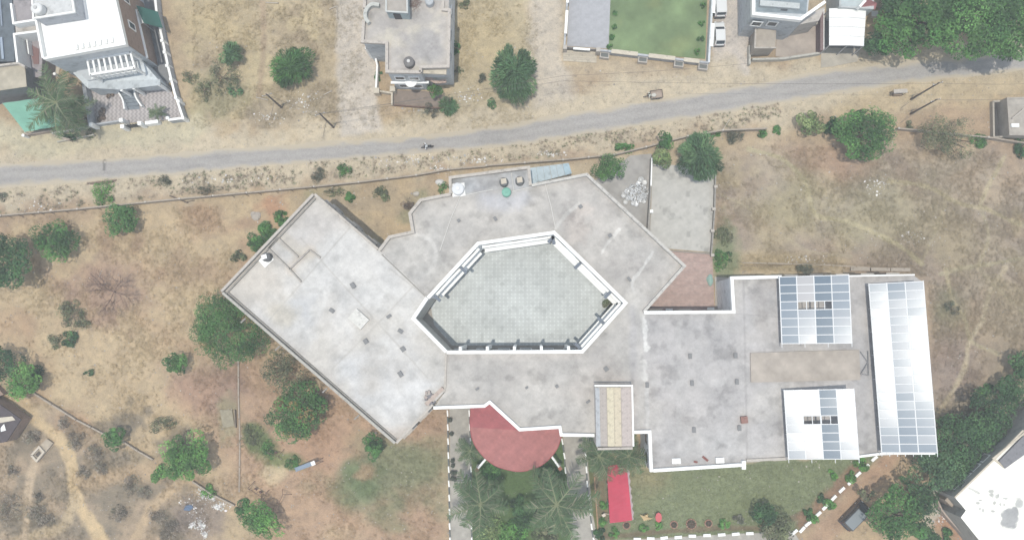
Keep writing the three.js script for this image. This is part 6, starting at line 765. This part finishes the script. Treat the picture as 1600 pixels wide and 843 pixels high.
// lower right grove
tree('large green tree beside the parked dark car', 1408, 808, 44, { h: 6, ch: 3.2, pal: 'green', d: 1.05 }); tree('dark tree above the large green tree', 1436, 772, 34, { h: 4.8, pal: 'dark', d: 1.1, sx: 1.3, sz: .7, rot: -.7 }); tree('blue green tree below the long array', 1470, 742, 40, { h: 5.5, pal: 'blue', d: 1, style: 'leaf' }); tree('thin olive tree over the parked dark car', 1353, 770, 14, { h: 3, pal: 'olive', style: 'fine', d: .6 }); tree('dark shade tree touching the long array corner', 1500, 690, 44, { h: 5.6, ch: 3, pal: 'dark', d: 1 }); tree('dark shade tree between the hut and the cream roof', 1540, 655, 42, { h: 5.6, ch: 3, pal: 'dark', d: 1 }); tree('small tree at the right edge above the cream roof', 1580, 612, 26, { h: 3.6, pal: 'dark', d: 1 }); bush('green bush left of the right edge tree', 1542, 607, 13, { pal: 'green' }); tree('dark tree at the right edge beside the field', 1602, 572, 24, { h: 4, pal: 'dark' }); bush('pale flowering bush at the cream roof corner', 1590, 648, 14, { pal: 'grey', style: 'twig', d: 1.12 }); tree('green tree against the cream roofed building', 1505, 742, 22, { h: 4.2, pal: 'green' }); bush('dark bush on the bare ground at the bottom right', 1450, 838, 18, { pal: 'dark' }); bush('small green bush at the bottom right wall', 1482, 838, 13, { pal: 'green' });
// the bare tree
{ const p = at(168, 455, 2), t = thing('bare_tree', 'leafless brown thorn tree in the middle of the left field', 'tree', [p.x, 0, p.z]), r = rng(404), tw = []; const grow = (a, d, L, rad, n) => { const b = a.clone().addScaledVector(d, L); tw.push(bar(a, b, rad, n > 2 ? 4 : 3)); if (n === 0) return; const k = n > 3 ? 5 : 3; for (let i = 0; i < k; i++) grow(a.clone().lerp(b, .6 + .4 * r()), d.clone().add(V3((r() - .5) * 1.5, (r() - .45) * .7, (r() - .5) * 1.5)).normalize(), L * (.66 + r() * .2), rad * .6, n - 1); }; for (let i = 0; i < 5; i++) { const a = i * 1.26 + r(); grow(V3(0, .4, 0), V3(Math.cos(a), .55, Math.sin(a)).normalize(), 1.7, .055, 4); } tw.push(cyl(.14, .1, .5, 0, 0, 0, 6)); obj('branches', tw, mat([150, 126, 114]), t); }
// palms
const frondGeo = [0, 1, 2, 3].map(s => { const r = rng(900 + s), pos = [], nor = [], col = [], idx = []; let k = 0; const n = 40, P = t => V3(t * 2.6, .55 * t - (1.1 + .28 * s) * t * t, (.10 + .1 * s) * (s % 2 ? 1 : -1) * t * t); const put = (qs, N, c) => { for (const q of qs) { pos.push(q.x, q.y, q.z); nor.push(N.x, N.y, N.z); col.push(...c); } idx.push(k, k + 1, k + 2, k, k + 2, k + 3); k += 4; };
  for (let i = 4; i <= n; i++) for (const sd of [-1, 1]) { if (r() < .08) continue; const t = i / n, a = P(t), len = (.66 * Math.sin(Math.PI * (.16 + .74 * t)) + .05) * (.7 + r() * .5), f = .3 + r() * .5, e = a.clone().add(V3(len * f, -.42 * len * (.5 + r()), sd * len * .9)), w = .034, b = .65 + r() * .6, c = r() < .14 ? [.26 * b, .25 * b, .17 * b] : [.10 * b, .165 * b, .075 * b]; const A1 = V3(a.x - w, a.y, a.z), A2 = V3(a.x + w, a.y, a.z), E2 = V3(e.x + .018, e.y, e.z), E1 = V3(e.x - .018, e.y, e.z); const N = V3(.2 * (r() - .5), 1, sd * .45).normalize(); put(sd > 0 ? [A1, E1, E2, A2] : [A1, A2, E2, E1], N, c); }
  for (let i = 0; i < 10; i++) { const a = P(i / 10), b = P((i + 1) / 10), w = .045 * (1.1 - i / 10); put([V3(a.x, a.y + .015, a.z - w), V3(a.x, a.y + .015, a.z + w), V3(b.x, b.y + .015, b.z + w), V3(b.x, b.y + .015, b.z - w)], V3(0, 1, 0), [.22, .24, .13]); }
  const g = new THREE.BufferGeometry(); g.setAttribute('position', new THREE.Float32BufferAttribute(pos, 3)); g.setAttribute('normal', new THREE.Float32BufferAttribute(nor, 3)); g.setAttribute('color', new THREE.Float32BufferAttribute(col, 3)); g.setIndex(idx); return g; });
function palm(label, u, v, rpx, h, seed, nF = 17) { const c = at(u, v, h), t = thing('palm_tree', label, 'palm', [c.x, 0, c.z], 0, 'palms of the school garden'), r = rng(seed), pr = []; for (let i = 0; i <= 12; i++) pr.push(new THREE.Vector2(.24 - .1 * i / 12 + (i % 2) * .018, h * i / 12)); obj('trunk', new THREE.LatheGeometry(pr, 9), mat([150, 138, 124], { g: grainB, gs: .7 }), t); const sc = rpx / M / 2.35; for (let i = 0; i < nF; i++) { const f = obj('frond', frondGeo[Math.floor(r() * 4)], leafM, t); f.position.y = h - .05; f.scale.setScalar(sc * (.68 + r() * .45)); f.rotation.set(0, i * 2.399 + (r() - .5) * .9, (.75 - (i / nF) * 1.05 + (r() - .5) * .3), 'YXZ'); } return t; }
palm('feathery palm on the left of the palm garden', 751, 787, 40, 5.4, 1, 24); palm('tall palm on the right of the palm garden', 870, 788, 47, 6.0, 2, 26); palm('small palm beside the left walkway and the porch', 735, 704, 20, 3.2, 3, 16); palm('palm left of the stair tower entrance', 936, 712, 32, 5.2, 4); palm('palm between the stair tower and the red tent', 982, 712, 29, 4.8, 5); palm('wide palm in front of the villa beside the tarpaulin', 88, 160, 42, 5.4, 6, 22); palm('second palm touching the villa west corner', 113, 176, 30, 4.0, 7, 16); palm('small yellowing palm in the villa forecourt corner', 244, 175, 14, 1.6, 8, 14);
// ---------------------------------------------------------------- vehicles and riders
function car(label, u, v, turn, o) {
  const p = at(u, v), t = thing(o.name ?? 'parked_car', label, 'car', p, turn); const { L = 3.8, W = 1.62, H = 1.55, col = [248, 248, 246], van = false, roof = col } = o;       // front is -z
  const body = new THREE.MeshPhysicalMaterial({ color: C(...col), roughness: .35, clearcoat: .8, clearcoatRoughness: .1, side: THREE.DoubleSide }), roofM = roof === col ? body : mat(roof, { rough: .5 }), dark = mat([60, 62, 66], { rough: .7 });
  const side = (pts, w, bevel) => { const s = new THREE.Shape(pts.map(q => new THREE.Vector2(q[0] * L, q[1] * H))); const g = new THREE.ExtrudeGeometry(s, { depth: w - bevel * 2, bevelEnabled: true, bevelSize: bevel, bevelThickness: bevel, bevelSegments: 2, steps: 1 }); g.translate(0, 0, -(w - bevel * 2) / 2); g.rotateY(Math.PI / 2); return g; };   // profile x forward -> -z
  obj('body', side([[-.46, .2], [-.47, .5], [-.42, .6], [.1, .6], [.2, .58], [.42, .48], [.46, .36], [.46, .2]], W, .06), body, t);
  const z0 = van ? .36 : .2, cab = (f, w) => { const a = [], b = []; const zs = van ? [-.44, -.41, .22, .34] : [-.43, -.34, .08, .22]; return side([[zs[0], .58], [zs[1], .97], [zs[2], .97], [zs[3], .58]].map(q => [q[0], q[1]]), w, .07); };
  obj('cabin', cab(0, W * .9), body, t);
  obj('roof', new THREE.BoxGeometry(W * .78, .05, L * (van ? .60 : .40)).translate(0, H + .035, -(van ? -.095 : -.13) * L), roofM, t);
  const zw = van ? [.235, .34] : [.1, .215]; const quad = (z1, y1, z2, y2, w, n) => { const g = new THREE.PlaneGeometry(w, Math.hypot((z2 - z1) * L, (y2 - y1) * H)); g.rotateX(-Math.PI / 2 - Math.atan2((y2 - y1) * H, Math.abs(z2 - z1) * L) * (z2 > z1 ? -1 : 1)); g.translate(0, (y1 + y2) / 2 * H + .07, -(z1 + z2) / 2 * L + (z2 > z1 ? -.05 : .05)); return obj(n, g, glassM, t); };
  { const mkQ = (pts, n) => { const g = new THREE.BufferGeometry(); g.setAttribute('position', new THREE.Float32BufferAttribute(pts.flat(), 3)); g.setIndex([0, 1, 2, 0, 2, 3]); g.computeVertexNormals(); obj(n, g, glassM, t); }; const w = W * .36, e = .085; const fz = van ? [.22, .34] : [.08, .22], rz = van ? [-.44, -.41] : [-.43, -.34];
    mkQ([[-w, .97 * H + e * .6, -(fz[0] * L + .06)], [w, .97 * H + e * .6, -(fz[0] * L + .06)], [w * 1.08, .63 * H + e, -(fz[1] * L + .06)], [-w * 1.08, .63 * H + e, -(fz[1] * L + .06)]], 'windscreen'); mkQ([[-w, .95 * H + e * .4, -(rz[1] * L - .07)], [w, .95 * H + e * .4, -(rz[1] * L - .07)], [w * 1.05, .66 * H + e * .4, -(rz[0] * L - .08)], [-w * 1.05, .66 * H + e * .4, -(rz[0] * L - .08)]], 'rear_window'); }
  for (const s of [-1, 1]) { for (const [a, b] of van ? [[-.36, -.12], [-.09, .18]] : [[-.32, -.12], [-.1, .1]]) obj('side_window', box(.03, .3 * H, (b - a) * L, s * (W * .45 + .01), .62 * H, -(a + b) / 2 * L), glassM, t); obj('mirror', box(.16, .1, .1, s * (W / 2 + .04), .62 * H, -.2 * L), body, t); obj('headlight', box(.28, .1, .06, s * W * .33, .42 * H, -.47 * L), whiteM, t); obj('tail_light', box(.14, .24, .05, s * W * .4, .45 * H, .475 * L), mat([170, 60, 56]), t); }
  obj('front_bumper', box(W * .94, .16, .14, 0, .22 * H, -.475 * L), dark, t); obj('rear_bumper', box(W * .94, .18, .14, 0, .22 * H, .48 * L), dark, t);
  for (const s of [-1, 1]) for (const z of [-.3, .3]) { const g = new THREE.Group(); g.name = 'wheel'; g.position.set(s * (W / 2 - .1), .3, z * L); t.add(g); obj('tyre', new THREE.CylinderGeometry(.3, .3, .2, 16).rotateZ(Math.PI / 2), mat([50, 50, 52]), g); obj('rim', new THREE.CylinderGeometry(.18, .18, .22, 12).rotateZ(Math.PI / 2), steelM, g); }
  return t;
}
car('white hatchback parked against the garden wall', 1122.5, 55, .02, {}); car('white van parked ahead of the hatchback at the top edge', 1123, 7, .02, { L: 4.6, W: 1.75, H: 1.9, van: true, name: 'parked_van' });
car('dark car with a dull grey roof parked under the thin tree', 1333, 803, -.80, { L: 4.6, W: 1.95, H: 1.8, col: [58, 60, 66], roof: [142, 150, 154], van: true });
// body of a rider as one continuous skin: distance to tapered limbs, meshed
function figure(bones, colorAt, cell = .035) {
  let lo = V3(9, 9, 9), hi = V3(-9, -9, -9); for (const [a, b, ra, rb] of bones) for (const [p, r] of [[a, ra], [b, rb]]) { lo.min(V3(p[0] - r, p[1] - r, p[2] - r)); hi.max(V3(p[0] + r, p[1] + r, p[2] + r)); }
  const c = lo.clone().add(hi).multiplyScalar(.5), ext = Math.max(hi.x - lo.x, hi.y - lo.y, hi.z - lo.z) * .56 + .06, n = Math.min(72, Math.ceil(ext * 2 / cell)); const mc = new MarchingCubes(n, new THREE.MeshBasicMaterial(), false, false, 60000); mc.isolation = 0;
  for (let k = 0; k < n; k++) for (let j = 0; j < n; j++) for (let i = 0; i < n; i++) { const x = c.x + (i / n * 2 - 1) * ext, y = c.y + (j / n * 2 - 1) * ext, z = c.z + (k / n * 2 - 1) * ext; let d = 9; for (const [a, b, ra, rb] of bones) { const ax = b[0] - a[0], ay = b[1] - a[1], az = b[2] - a[2], t = Math.max(0, Math.min(1, ((x - a[0]) * ax + (y - a[1]) * ay + (z - a[2]) * az) / (ax * ax + ay * ay + az * az + 1e-9))); const e = Math.hypot(x - a[0] - ax * t, y - a[1] - ay * t, z - a[2] - az * t) - (ra + (rb - ra) * t); const h = Math.max(.035 - Math.abs(d - e), 0) / .035; d = Math.min(d, e) - h * h * .035 * .25; } mc.field[k * n * n + j * n + i] = -d; }
  mc.update(); const cnt = mc.count, pos = mc.positionArray.slice(0, cnt * 3), nor = mc.normalArray.slice(0, cnt * 3), col = new Float32Array(cnt * 3); for (let i = 0; i < cnt; i++) { const x = c.x + pos[i * 3] * ext, y = c.y + pos[i * 3 + 1] * ext, z = c.z + pos[i * 3 + 2] * ext; pos[i * 3] = x; pos[i * 3 + 1] = y; pos[i * 3 + 2] = z; const q = colorAt(x, y, z); col.set(q, i * 3); }
  const g = new THREE.BufferGeometry(); g.setAttribute('position', new THREE.BufferAttribute(pos, 3)); g.setAttribute('normal', new THREE.BufferAttribute(nor, 3)); g.setAttribute('color', new THREE.BufferAttribute(col, 3)); g.computeVertexNormals(); return g;
}
const clothM = new THREE.MeshStandardMaterial({ vertexColors: true, roughness: .9, side: THREE.DoubleSide });
// seated rider facing -x, seat at (0, seat, 0), hands at (hx, hy, +-hz), feet at (fx, fy)
function rider(label, p, turn, y, seat, hx, hy, hz, fx, fy, shirt, trousers) {
  const t = thing('person', label, 'person', [p.x, y, p.z], turn); const B = [], sh0 = seat + .52; B.push([[0, seat + .1, 0], [-.08, seat + .34, 0], .15, .15], [[-.08, seat + .34, 0], [-.12, sh0, 0], .15, .13], [[-.12, sh0, -.17], [-.12, sh0, .17], .075, .075], [[-.13, sh0 + .05, 0], [-.15, sh0 + .16, 0], .06, .055], [[-.16, sh0 + .24, 0], [-.17, sh0 + .3, 0], .1, .098], [[-.26, sh0 + .25, 0], [-.275, sh0 + .235, 0], .02, .02]);
  for (const s of [-1, 1]) { const ex = (hx - .12) / 2 + .03, el = [ex, (sh0 + hy) / 2 - .1, s * (hz + .12)]; B.push([[-.12, sh0, s * .2], el, .058, .045], [el, [hx + .03, hy + .02, s * hz], .045, .033], [[hx + .03, hy + .02, s * hz], [hx - .06, hy, s * hz], .035, .03], [[hx - .03, hy, s * (hz - .03)], [hx - .03, hy - .05, s * (hz - .05)], .014, .012]); const kn = [fx - .12, seat - .02, s * .2]; B.push([[0, seat + .06, s * .1], kn, .1, .065], [kn, [fx + .02, fy + .08, s * .17], .065, .042], [[fx + .02, fy + .06, s * .17], [fx - .18, fy + .02, s * .18], .045, .035]); for (let f = 0; f < 4; f++) B.push([[hx - .05, hy + .01, s * (hz - .03 + f * .02)], [hx - .1, hy - .03 - (f === 3 ? -.01 : 0), s * (hz - .03 + f * .02)], .011, .009]); }
  const skin = [.22, .12, .075], hair = [.015, .013, .012]; const g = figure(B, (x, yy, z) => { if (yy > sh0 + .14) return (yy > sh0 + .27 || x > -.13) ? hair : skin; if (x < hx + .07 && yy > seat + .1) return skin; if (yy > seat + .07 && x > hx) return shirt; if (yy < fy + .09 && x < fx + .1) return [.03, .028, .026]; return trousers; }, .028);
  obj('body', g, clothM, t); return t;
}
{ // motorcycle, heading left along the road
  const p = at(668, 230), turn = .12, t = thing('motorcycle', 'black motorcycle riding left along the road above the school', 'motorcycle', [p.x, .006, p.z], turn), dk = mat([52, 52, 56], { rough: .4 }), ch = mat([170, 172, 176], { rough: .3, metal: .7 });
  for (const x of [-.65, .65]) { const g = new THREE.Group(); g.name = 'wheel'; g.position.set(x, .3, 0); t.add(g); obj('tyre', new THREE.TorusGeometry(.26, .055, 8, 20), dk, g); obj('rim', new THREE.CylinderGeometry(.2, .2, .04, 14).rotateX(Math.PI / 2), ch, g); }
  obj('fuel_tank', new THREE.SphereGeometry(.2, 14, 10).scale(1.4, .75, .85).translate(-.22, .8, 0), dk, t); obj('seat', box(.75, .1, .27, .3, .74, 0), mat([40, 40, 42]), t); obj('engine', box(.42, .34, .28, -.1, .3, 0), ch, t); obj('frame', [bar(V3(-.42, .82, 0), V3(.1, .4, 0), .03), bar(V3(.1, .4, 0), V3(.65, .3, 0), .03), bar(V3(.1, .72, 0), V3(.65, .55, 0), .03)], dk, t); for (const s of [-1, 1]) obj('fork', bar(V3(-.65, .3, s * .08), V3(-.42, .98, s * .08), .025), ch, t); obj('handlebar', tube([V3(-.32, 1.02, -.36), V3(-.44, 1.02, -.15), V3(-.44, 1.02, .15), V3(-.32, 1.02, .36)], .016, 6), ch, t); obj('headlight', new THREE.SphereGeometry(.1, 10, 8).translate(-.56, .88, 0), ch, t); obj('mudguard', new THREE.TorusGeometry(.33, .05, 5, 12, 2).translate(.65, .3, 0), dk, t); obj('exhaust', bar(V3(.0, .3, .16), V3(.75, .36, .17), .045), ch, t); for (const s of [-1, 1]) obj('mirror', box(.03, .08, .12, -.4, 1.16, s * .33), dk, t);
  rider('motorcycle rider in a white shirt and dark trousers leaning to the handlebar', p, turn, .006, .8, -.36, 1.03, .33, -.08, .32, [.68, .7, .72], [.05, .055, .065]);
}
{ // pedal cargo cart
  const p = at(1022, 150), turn = .13, t = thing('cargo_tricycle', 'brown flatbed cargo tricycle at the edge of the road', 'tricycle', [p.x, .006, p.z], turn), wd = mat([206, 188, 174], { g: grainB, gs: 1 }), dk = mat([120, 110, 104]);
  for (let k = 0; k < 6; k++) obj('bed_plank', box(1.75, .05, .19, .25, .72, -.5 + k * .2), wd, t); for (const s of [-1, 1]) { obj('side_rail', box(1.8, .26, .05, .25, .77, s * .6), dk, t); } obj('front_board', box(.05, .3, 1.2, -.64, .77, 0), dk, t); obj('rear_board', box(.05, .26, 1.2, 1.14, .77, 0), dk, t);
  for (const [x, z] of [[.5, -.55], [.5, .55], [-1.35, 0]]) { const g = new THREE.Group(); g.name = 'wheel'; g.position.set(x, .34, z); t.add(g); obj('tyre', new THREE.TorusGeometry(.31, .03, 7, 20), mat([50, 50, 52]), g); obj('spokes', [0, 1, 2, 3].map(k => bar(V3(Math.cos(k * .785) * .3, Math.sin(k * .785) * .3, 0), V3(-Math.cos(k * .785) * .3, -Math.sin(k * .785) * .3, 0), .008, 4)), steelM, g); }
  obj('axle', bar(V3(.5, .34, -.55), V3(.5, .34, .55), .03), dk, t); obj('bed_post', [bar(V3(.5, .34, -.4), V3(.5, .73, -.4), .03), bar(V3(.5, .34, .4), V3(.5, .73, .4), .03)], dk, t); obj('frame', [bar(V3(-1.35, .34, 0), V3(-1.15, .95, 0), .025), bar(V3(-1.2, .75, 0), V3(-.6, .5, 0), .03), bar(V3(-.6, .5, 0), V3(.5, .5, 0), .03), bar(V3(-.78, .5, 0), V3(-.78, .78, 0), .025)], dk, t); obj('handlebar', bar(V3(-1.12, .98, -.3), V3(-1.12, .98, .3), .018), dk, t); obj('saddle', box(.26, .07, .2, -.76, .78, 0), mat([60, 56, 54]), t); obj('sack', new THREE.SphereGeometry(.32, 12, 8).scale(1.3, .6, 1).translate(-.2, .93, .1), mat([224, 220, 210]), t);
  const q = V3(-.76, 0, 0).applyAxisAngle(V3(0, 1, 0), turn).add(p); rider('tricycle rider in a pale shirt sitting ahead of the cart bed', q, turn, .006, .84, -.34, 1.0, .27, -.05, .34, [.62, .63, .56], [.09, .09, .085]);
}
// ---------------------------------------------------------------- litter, stones, dry grass
{
  const r = rng(55), free = p => !KEEP.some(k => inside(p, k)), d = new THREE.Object3D();
  function scatter(name, label, cat, geo, m, n, pick, size, colr, lift = 0) { const im = new THREE.InstancedMesh(geo, m, n); let k = 0, tries = 0; while (k < n && tries++ < n * 8) { const p = pick(); if (!p || !free(p)) continue; d.position.set(p.x, lift, p.z); d.rotation.set((r() - .5) * .6, r() * 6.3, (r() - .5) * .6); const s = size(); d.scale.set(s * (.7 + r() * .6), s * (.6 + r() * .5), s * (.7 + r() * .6)); d.updateMatrix(); im.setMatrixAt(k, d.matrix); im.setColorAt(k, colr(p)); k++; } im.count = k; sh(im); im.name = name; im.userData.kind = 'stuff'; tag(im, label, cat); scene.add(im); return im; }
  const inPoly = pts => { const w = ats(pts, 0), b = boundsOf(w); return () => { const p = V3(b[0] + r() * b[2], 0, b[1] + r() * b[3]); return inside(p, w) ? p : null; }; };
  const around = list => () => { const q = list[Math.floor(r() * list.length)], a = r() * 6.283, s = Math.sqrt(-Math.log(1 - r() * .98)) * .6; return at(q[0] + Math.cos(a) * q[2] * s, q[1] + Math.sin(a) * (q[3] ?? q[2]) * s); };
  const chip = new THREE.IcosahedronGeometry(.5, 0); chip.scale(1, .5, 1);
  const wm = new THREE.MeshStandardMaterial({ color: 0xffffff, roughness: .8 }), white = () => { const v = .3 + r() * .4; return new THREE.Color().setRGB(v, v * (.94 + r() * .06), v * (.88 + r() * .1)); };
  scatter('litter', 'white plastic litter and paper scraps strewn over the waste ground', 'litter', chip, wm, 900, around([[470, 158, 40, 18], [420, 185, 30, 10], [320, 775, 16, 12], [345, 790, 20, 8], [310, 815, 16, 20], [300, 790, 24, 24], [660, 170, 40, 8], [730, 150, 26, 14], [690, 265, 20, 8], [860, 240, 30, 6], [60, 320, 60, 10], [350, 280, 120, 12], [740, 250, 60, 8], [1370, 290, 30, 20], [1430, 370, 30, 20], [1250, 405, 60, 8], [1470, 800, 12, 24], [950, 95, 60, 5], [640, 250, 60, 10]]), () => .1 + r() * r() * .34, white);
  scatter('rag_heap', 'dense white heap of plastic waste beside the low pale wall', 'litter', chip, wm, 330, around([[318, 768, 9, 7], [330, 778, 8, 6], [340, 792, 9, 5], [300, 820, 8, 5], [316, 822, 7, 7], [320, 835, 5, 6]]), () => .12 + r() * r() * .4, white, .03);
  const stone = () => { const v = .18 + r() * .2; return new THREE.Color().setRGB(v * 1.1, v, v * .88); };
  scatter('stones', 'loose stones lying over the dry ground', 'stones', chip, wm, 5200, () => at(r() * 1660 - 30, 60 + r() * 790), () => .06 + r() * r() * .26, stone);
  // dry grass tufts: small fans of narrow blades
  const blades = (() => { const pos = [], idx = []; let k = 0; const q = rng(6); for (let i = 0; i < 9; i++) { const a = i / 9 * 6.283 + q(), l = .5 + q() * .5, h = .25 + q() * .3, w = .035; const cx = Math.cos(a), cz = Math.sin(a); pos.push(-cz * w, 0, cx * w, cz * w, 0, -cx * w, cx * l * .7, h, cz * l * .7); idx.push(k, k + 2, k + 1); k += 3; } const g = new THREE.BufferGeometry(); g.setAttribute('position', new THREE.Float32BufferAttribute(pos, 3)); g.setIndex(idx); g.computeVertexNormals(); const n = g.attributes.normal; for (let i = 0; i < n.count; i++) n.setXYZ(i, 0, 1, 0); return g; })();
  const gm = new THREE.MeshStandardMaterial({ color: 0xffffff, roughness: 1, side: THREE.DoubleSide });
  const tint = (a, b) => p => { const c = groundColorAt(p.x, p.z), v = a + r() * b; return new THREE.Color().setRGB(c[0] * v, c[1] * v, c[2] * v * .95); };
  const clumped = (pick, sc) => () => { const p = pick(); return p && fbm(p.x / sc, p.z / sc, 3) + (r() - .5) * .25 > .5 ? p : null; };
  scatter('dry_grass', 'dry straw coloured grass tufts over the left field', 'grass', blades, gm, 16000, clumped(inPoly([[-60, 345], [340, 320], [380, 460], [560, 640], [690, 650], [690, 850], [-60, 850]]), 4), () => .3 + r() * .45, tint(.85, .4));
  scatter('field_grass', 'dull dry grass tufts over the right field', 'grass', blades, gm, 14000, clumped(inPoly([[1120, 225], [1660, 240], [1660, 600], [1470, 700], [1450, 430], [1120, 420]]), 4), () => .3 + r() * .45, tint(.82, .4));
  scatter('verge_grass', 'dry grass and weeds on the plots north of the road', 'grass', blades, gm, 6000, clumped(() => at(270 + r() * 570, r() * 200), 2.5), () => .25 + r() * .4, tint(.8, .4));
  scatter('lawn_grass', 'short green grass of the south lawns', 'grass', blades, gm, 18000, inPoly([[735, 690], [880, 690], [915, 710], [1015, 735], [1345, 715], [1380, 710], [1240, 838], [735, 850]]), () => .16 + r() * .2, tint(.85, .45));
  scatter('bank_weeds', 'weeds and twigs along the compound wall by the road', 'weeds', blades, gm, 1800, clumped(() => at(r() * 1220, 0) && (() => { const u = r() * 1220; const v = 318 - u * .105 + (r() - .5) * 34 - (u > 900 ? (u - 900) * .07 : 0); return at(u, v); })(), 2), () => .25 + r() * .5, p => { const v = .6 + r() * .6; return r() < .3 ? new THREE.Color().setRGB(.16 * v, .175 * v, .10 * v) : new THREE.Color().setRGB(.27 * v, .22 * v, .165 * v); });
}
renderer.render(scene, camera);
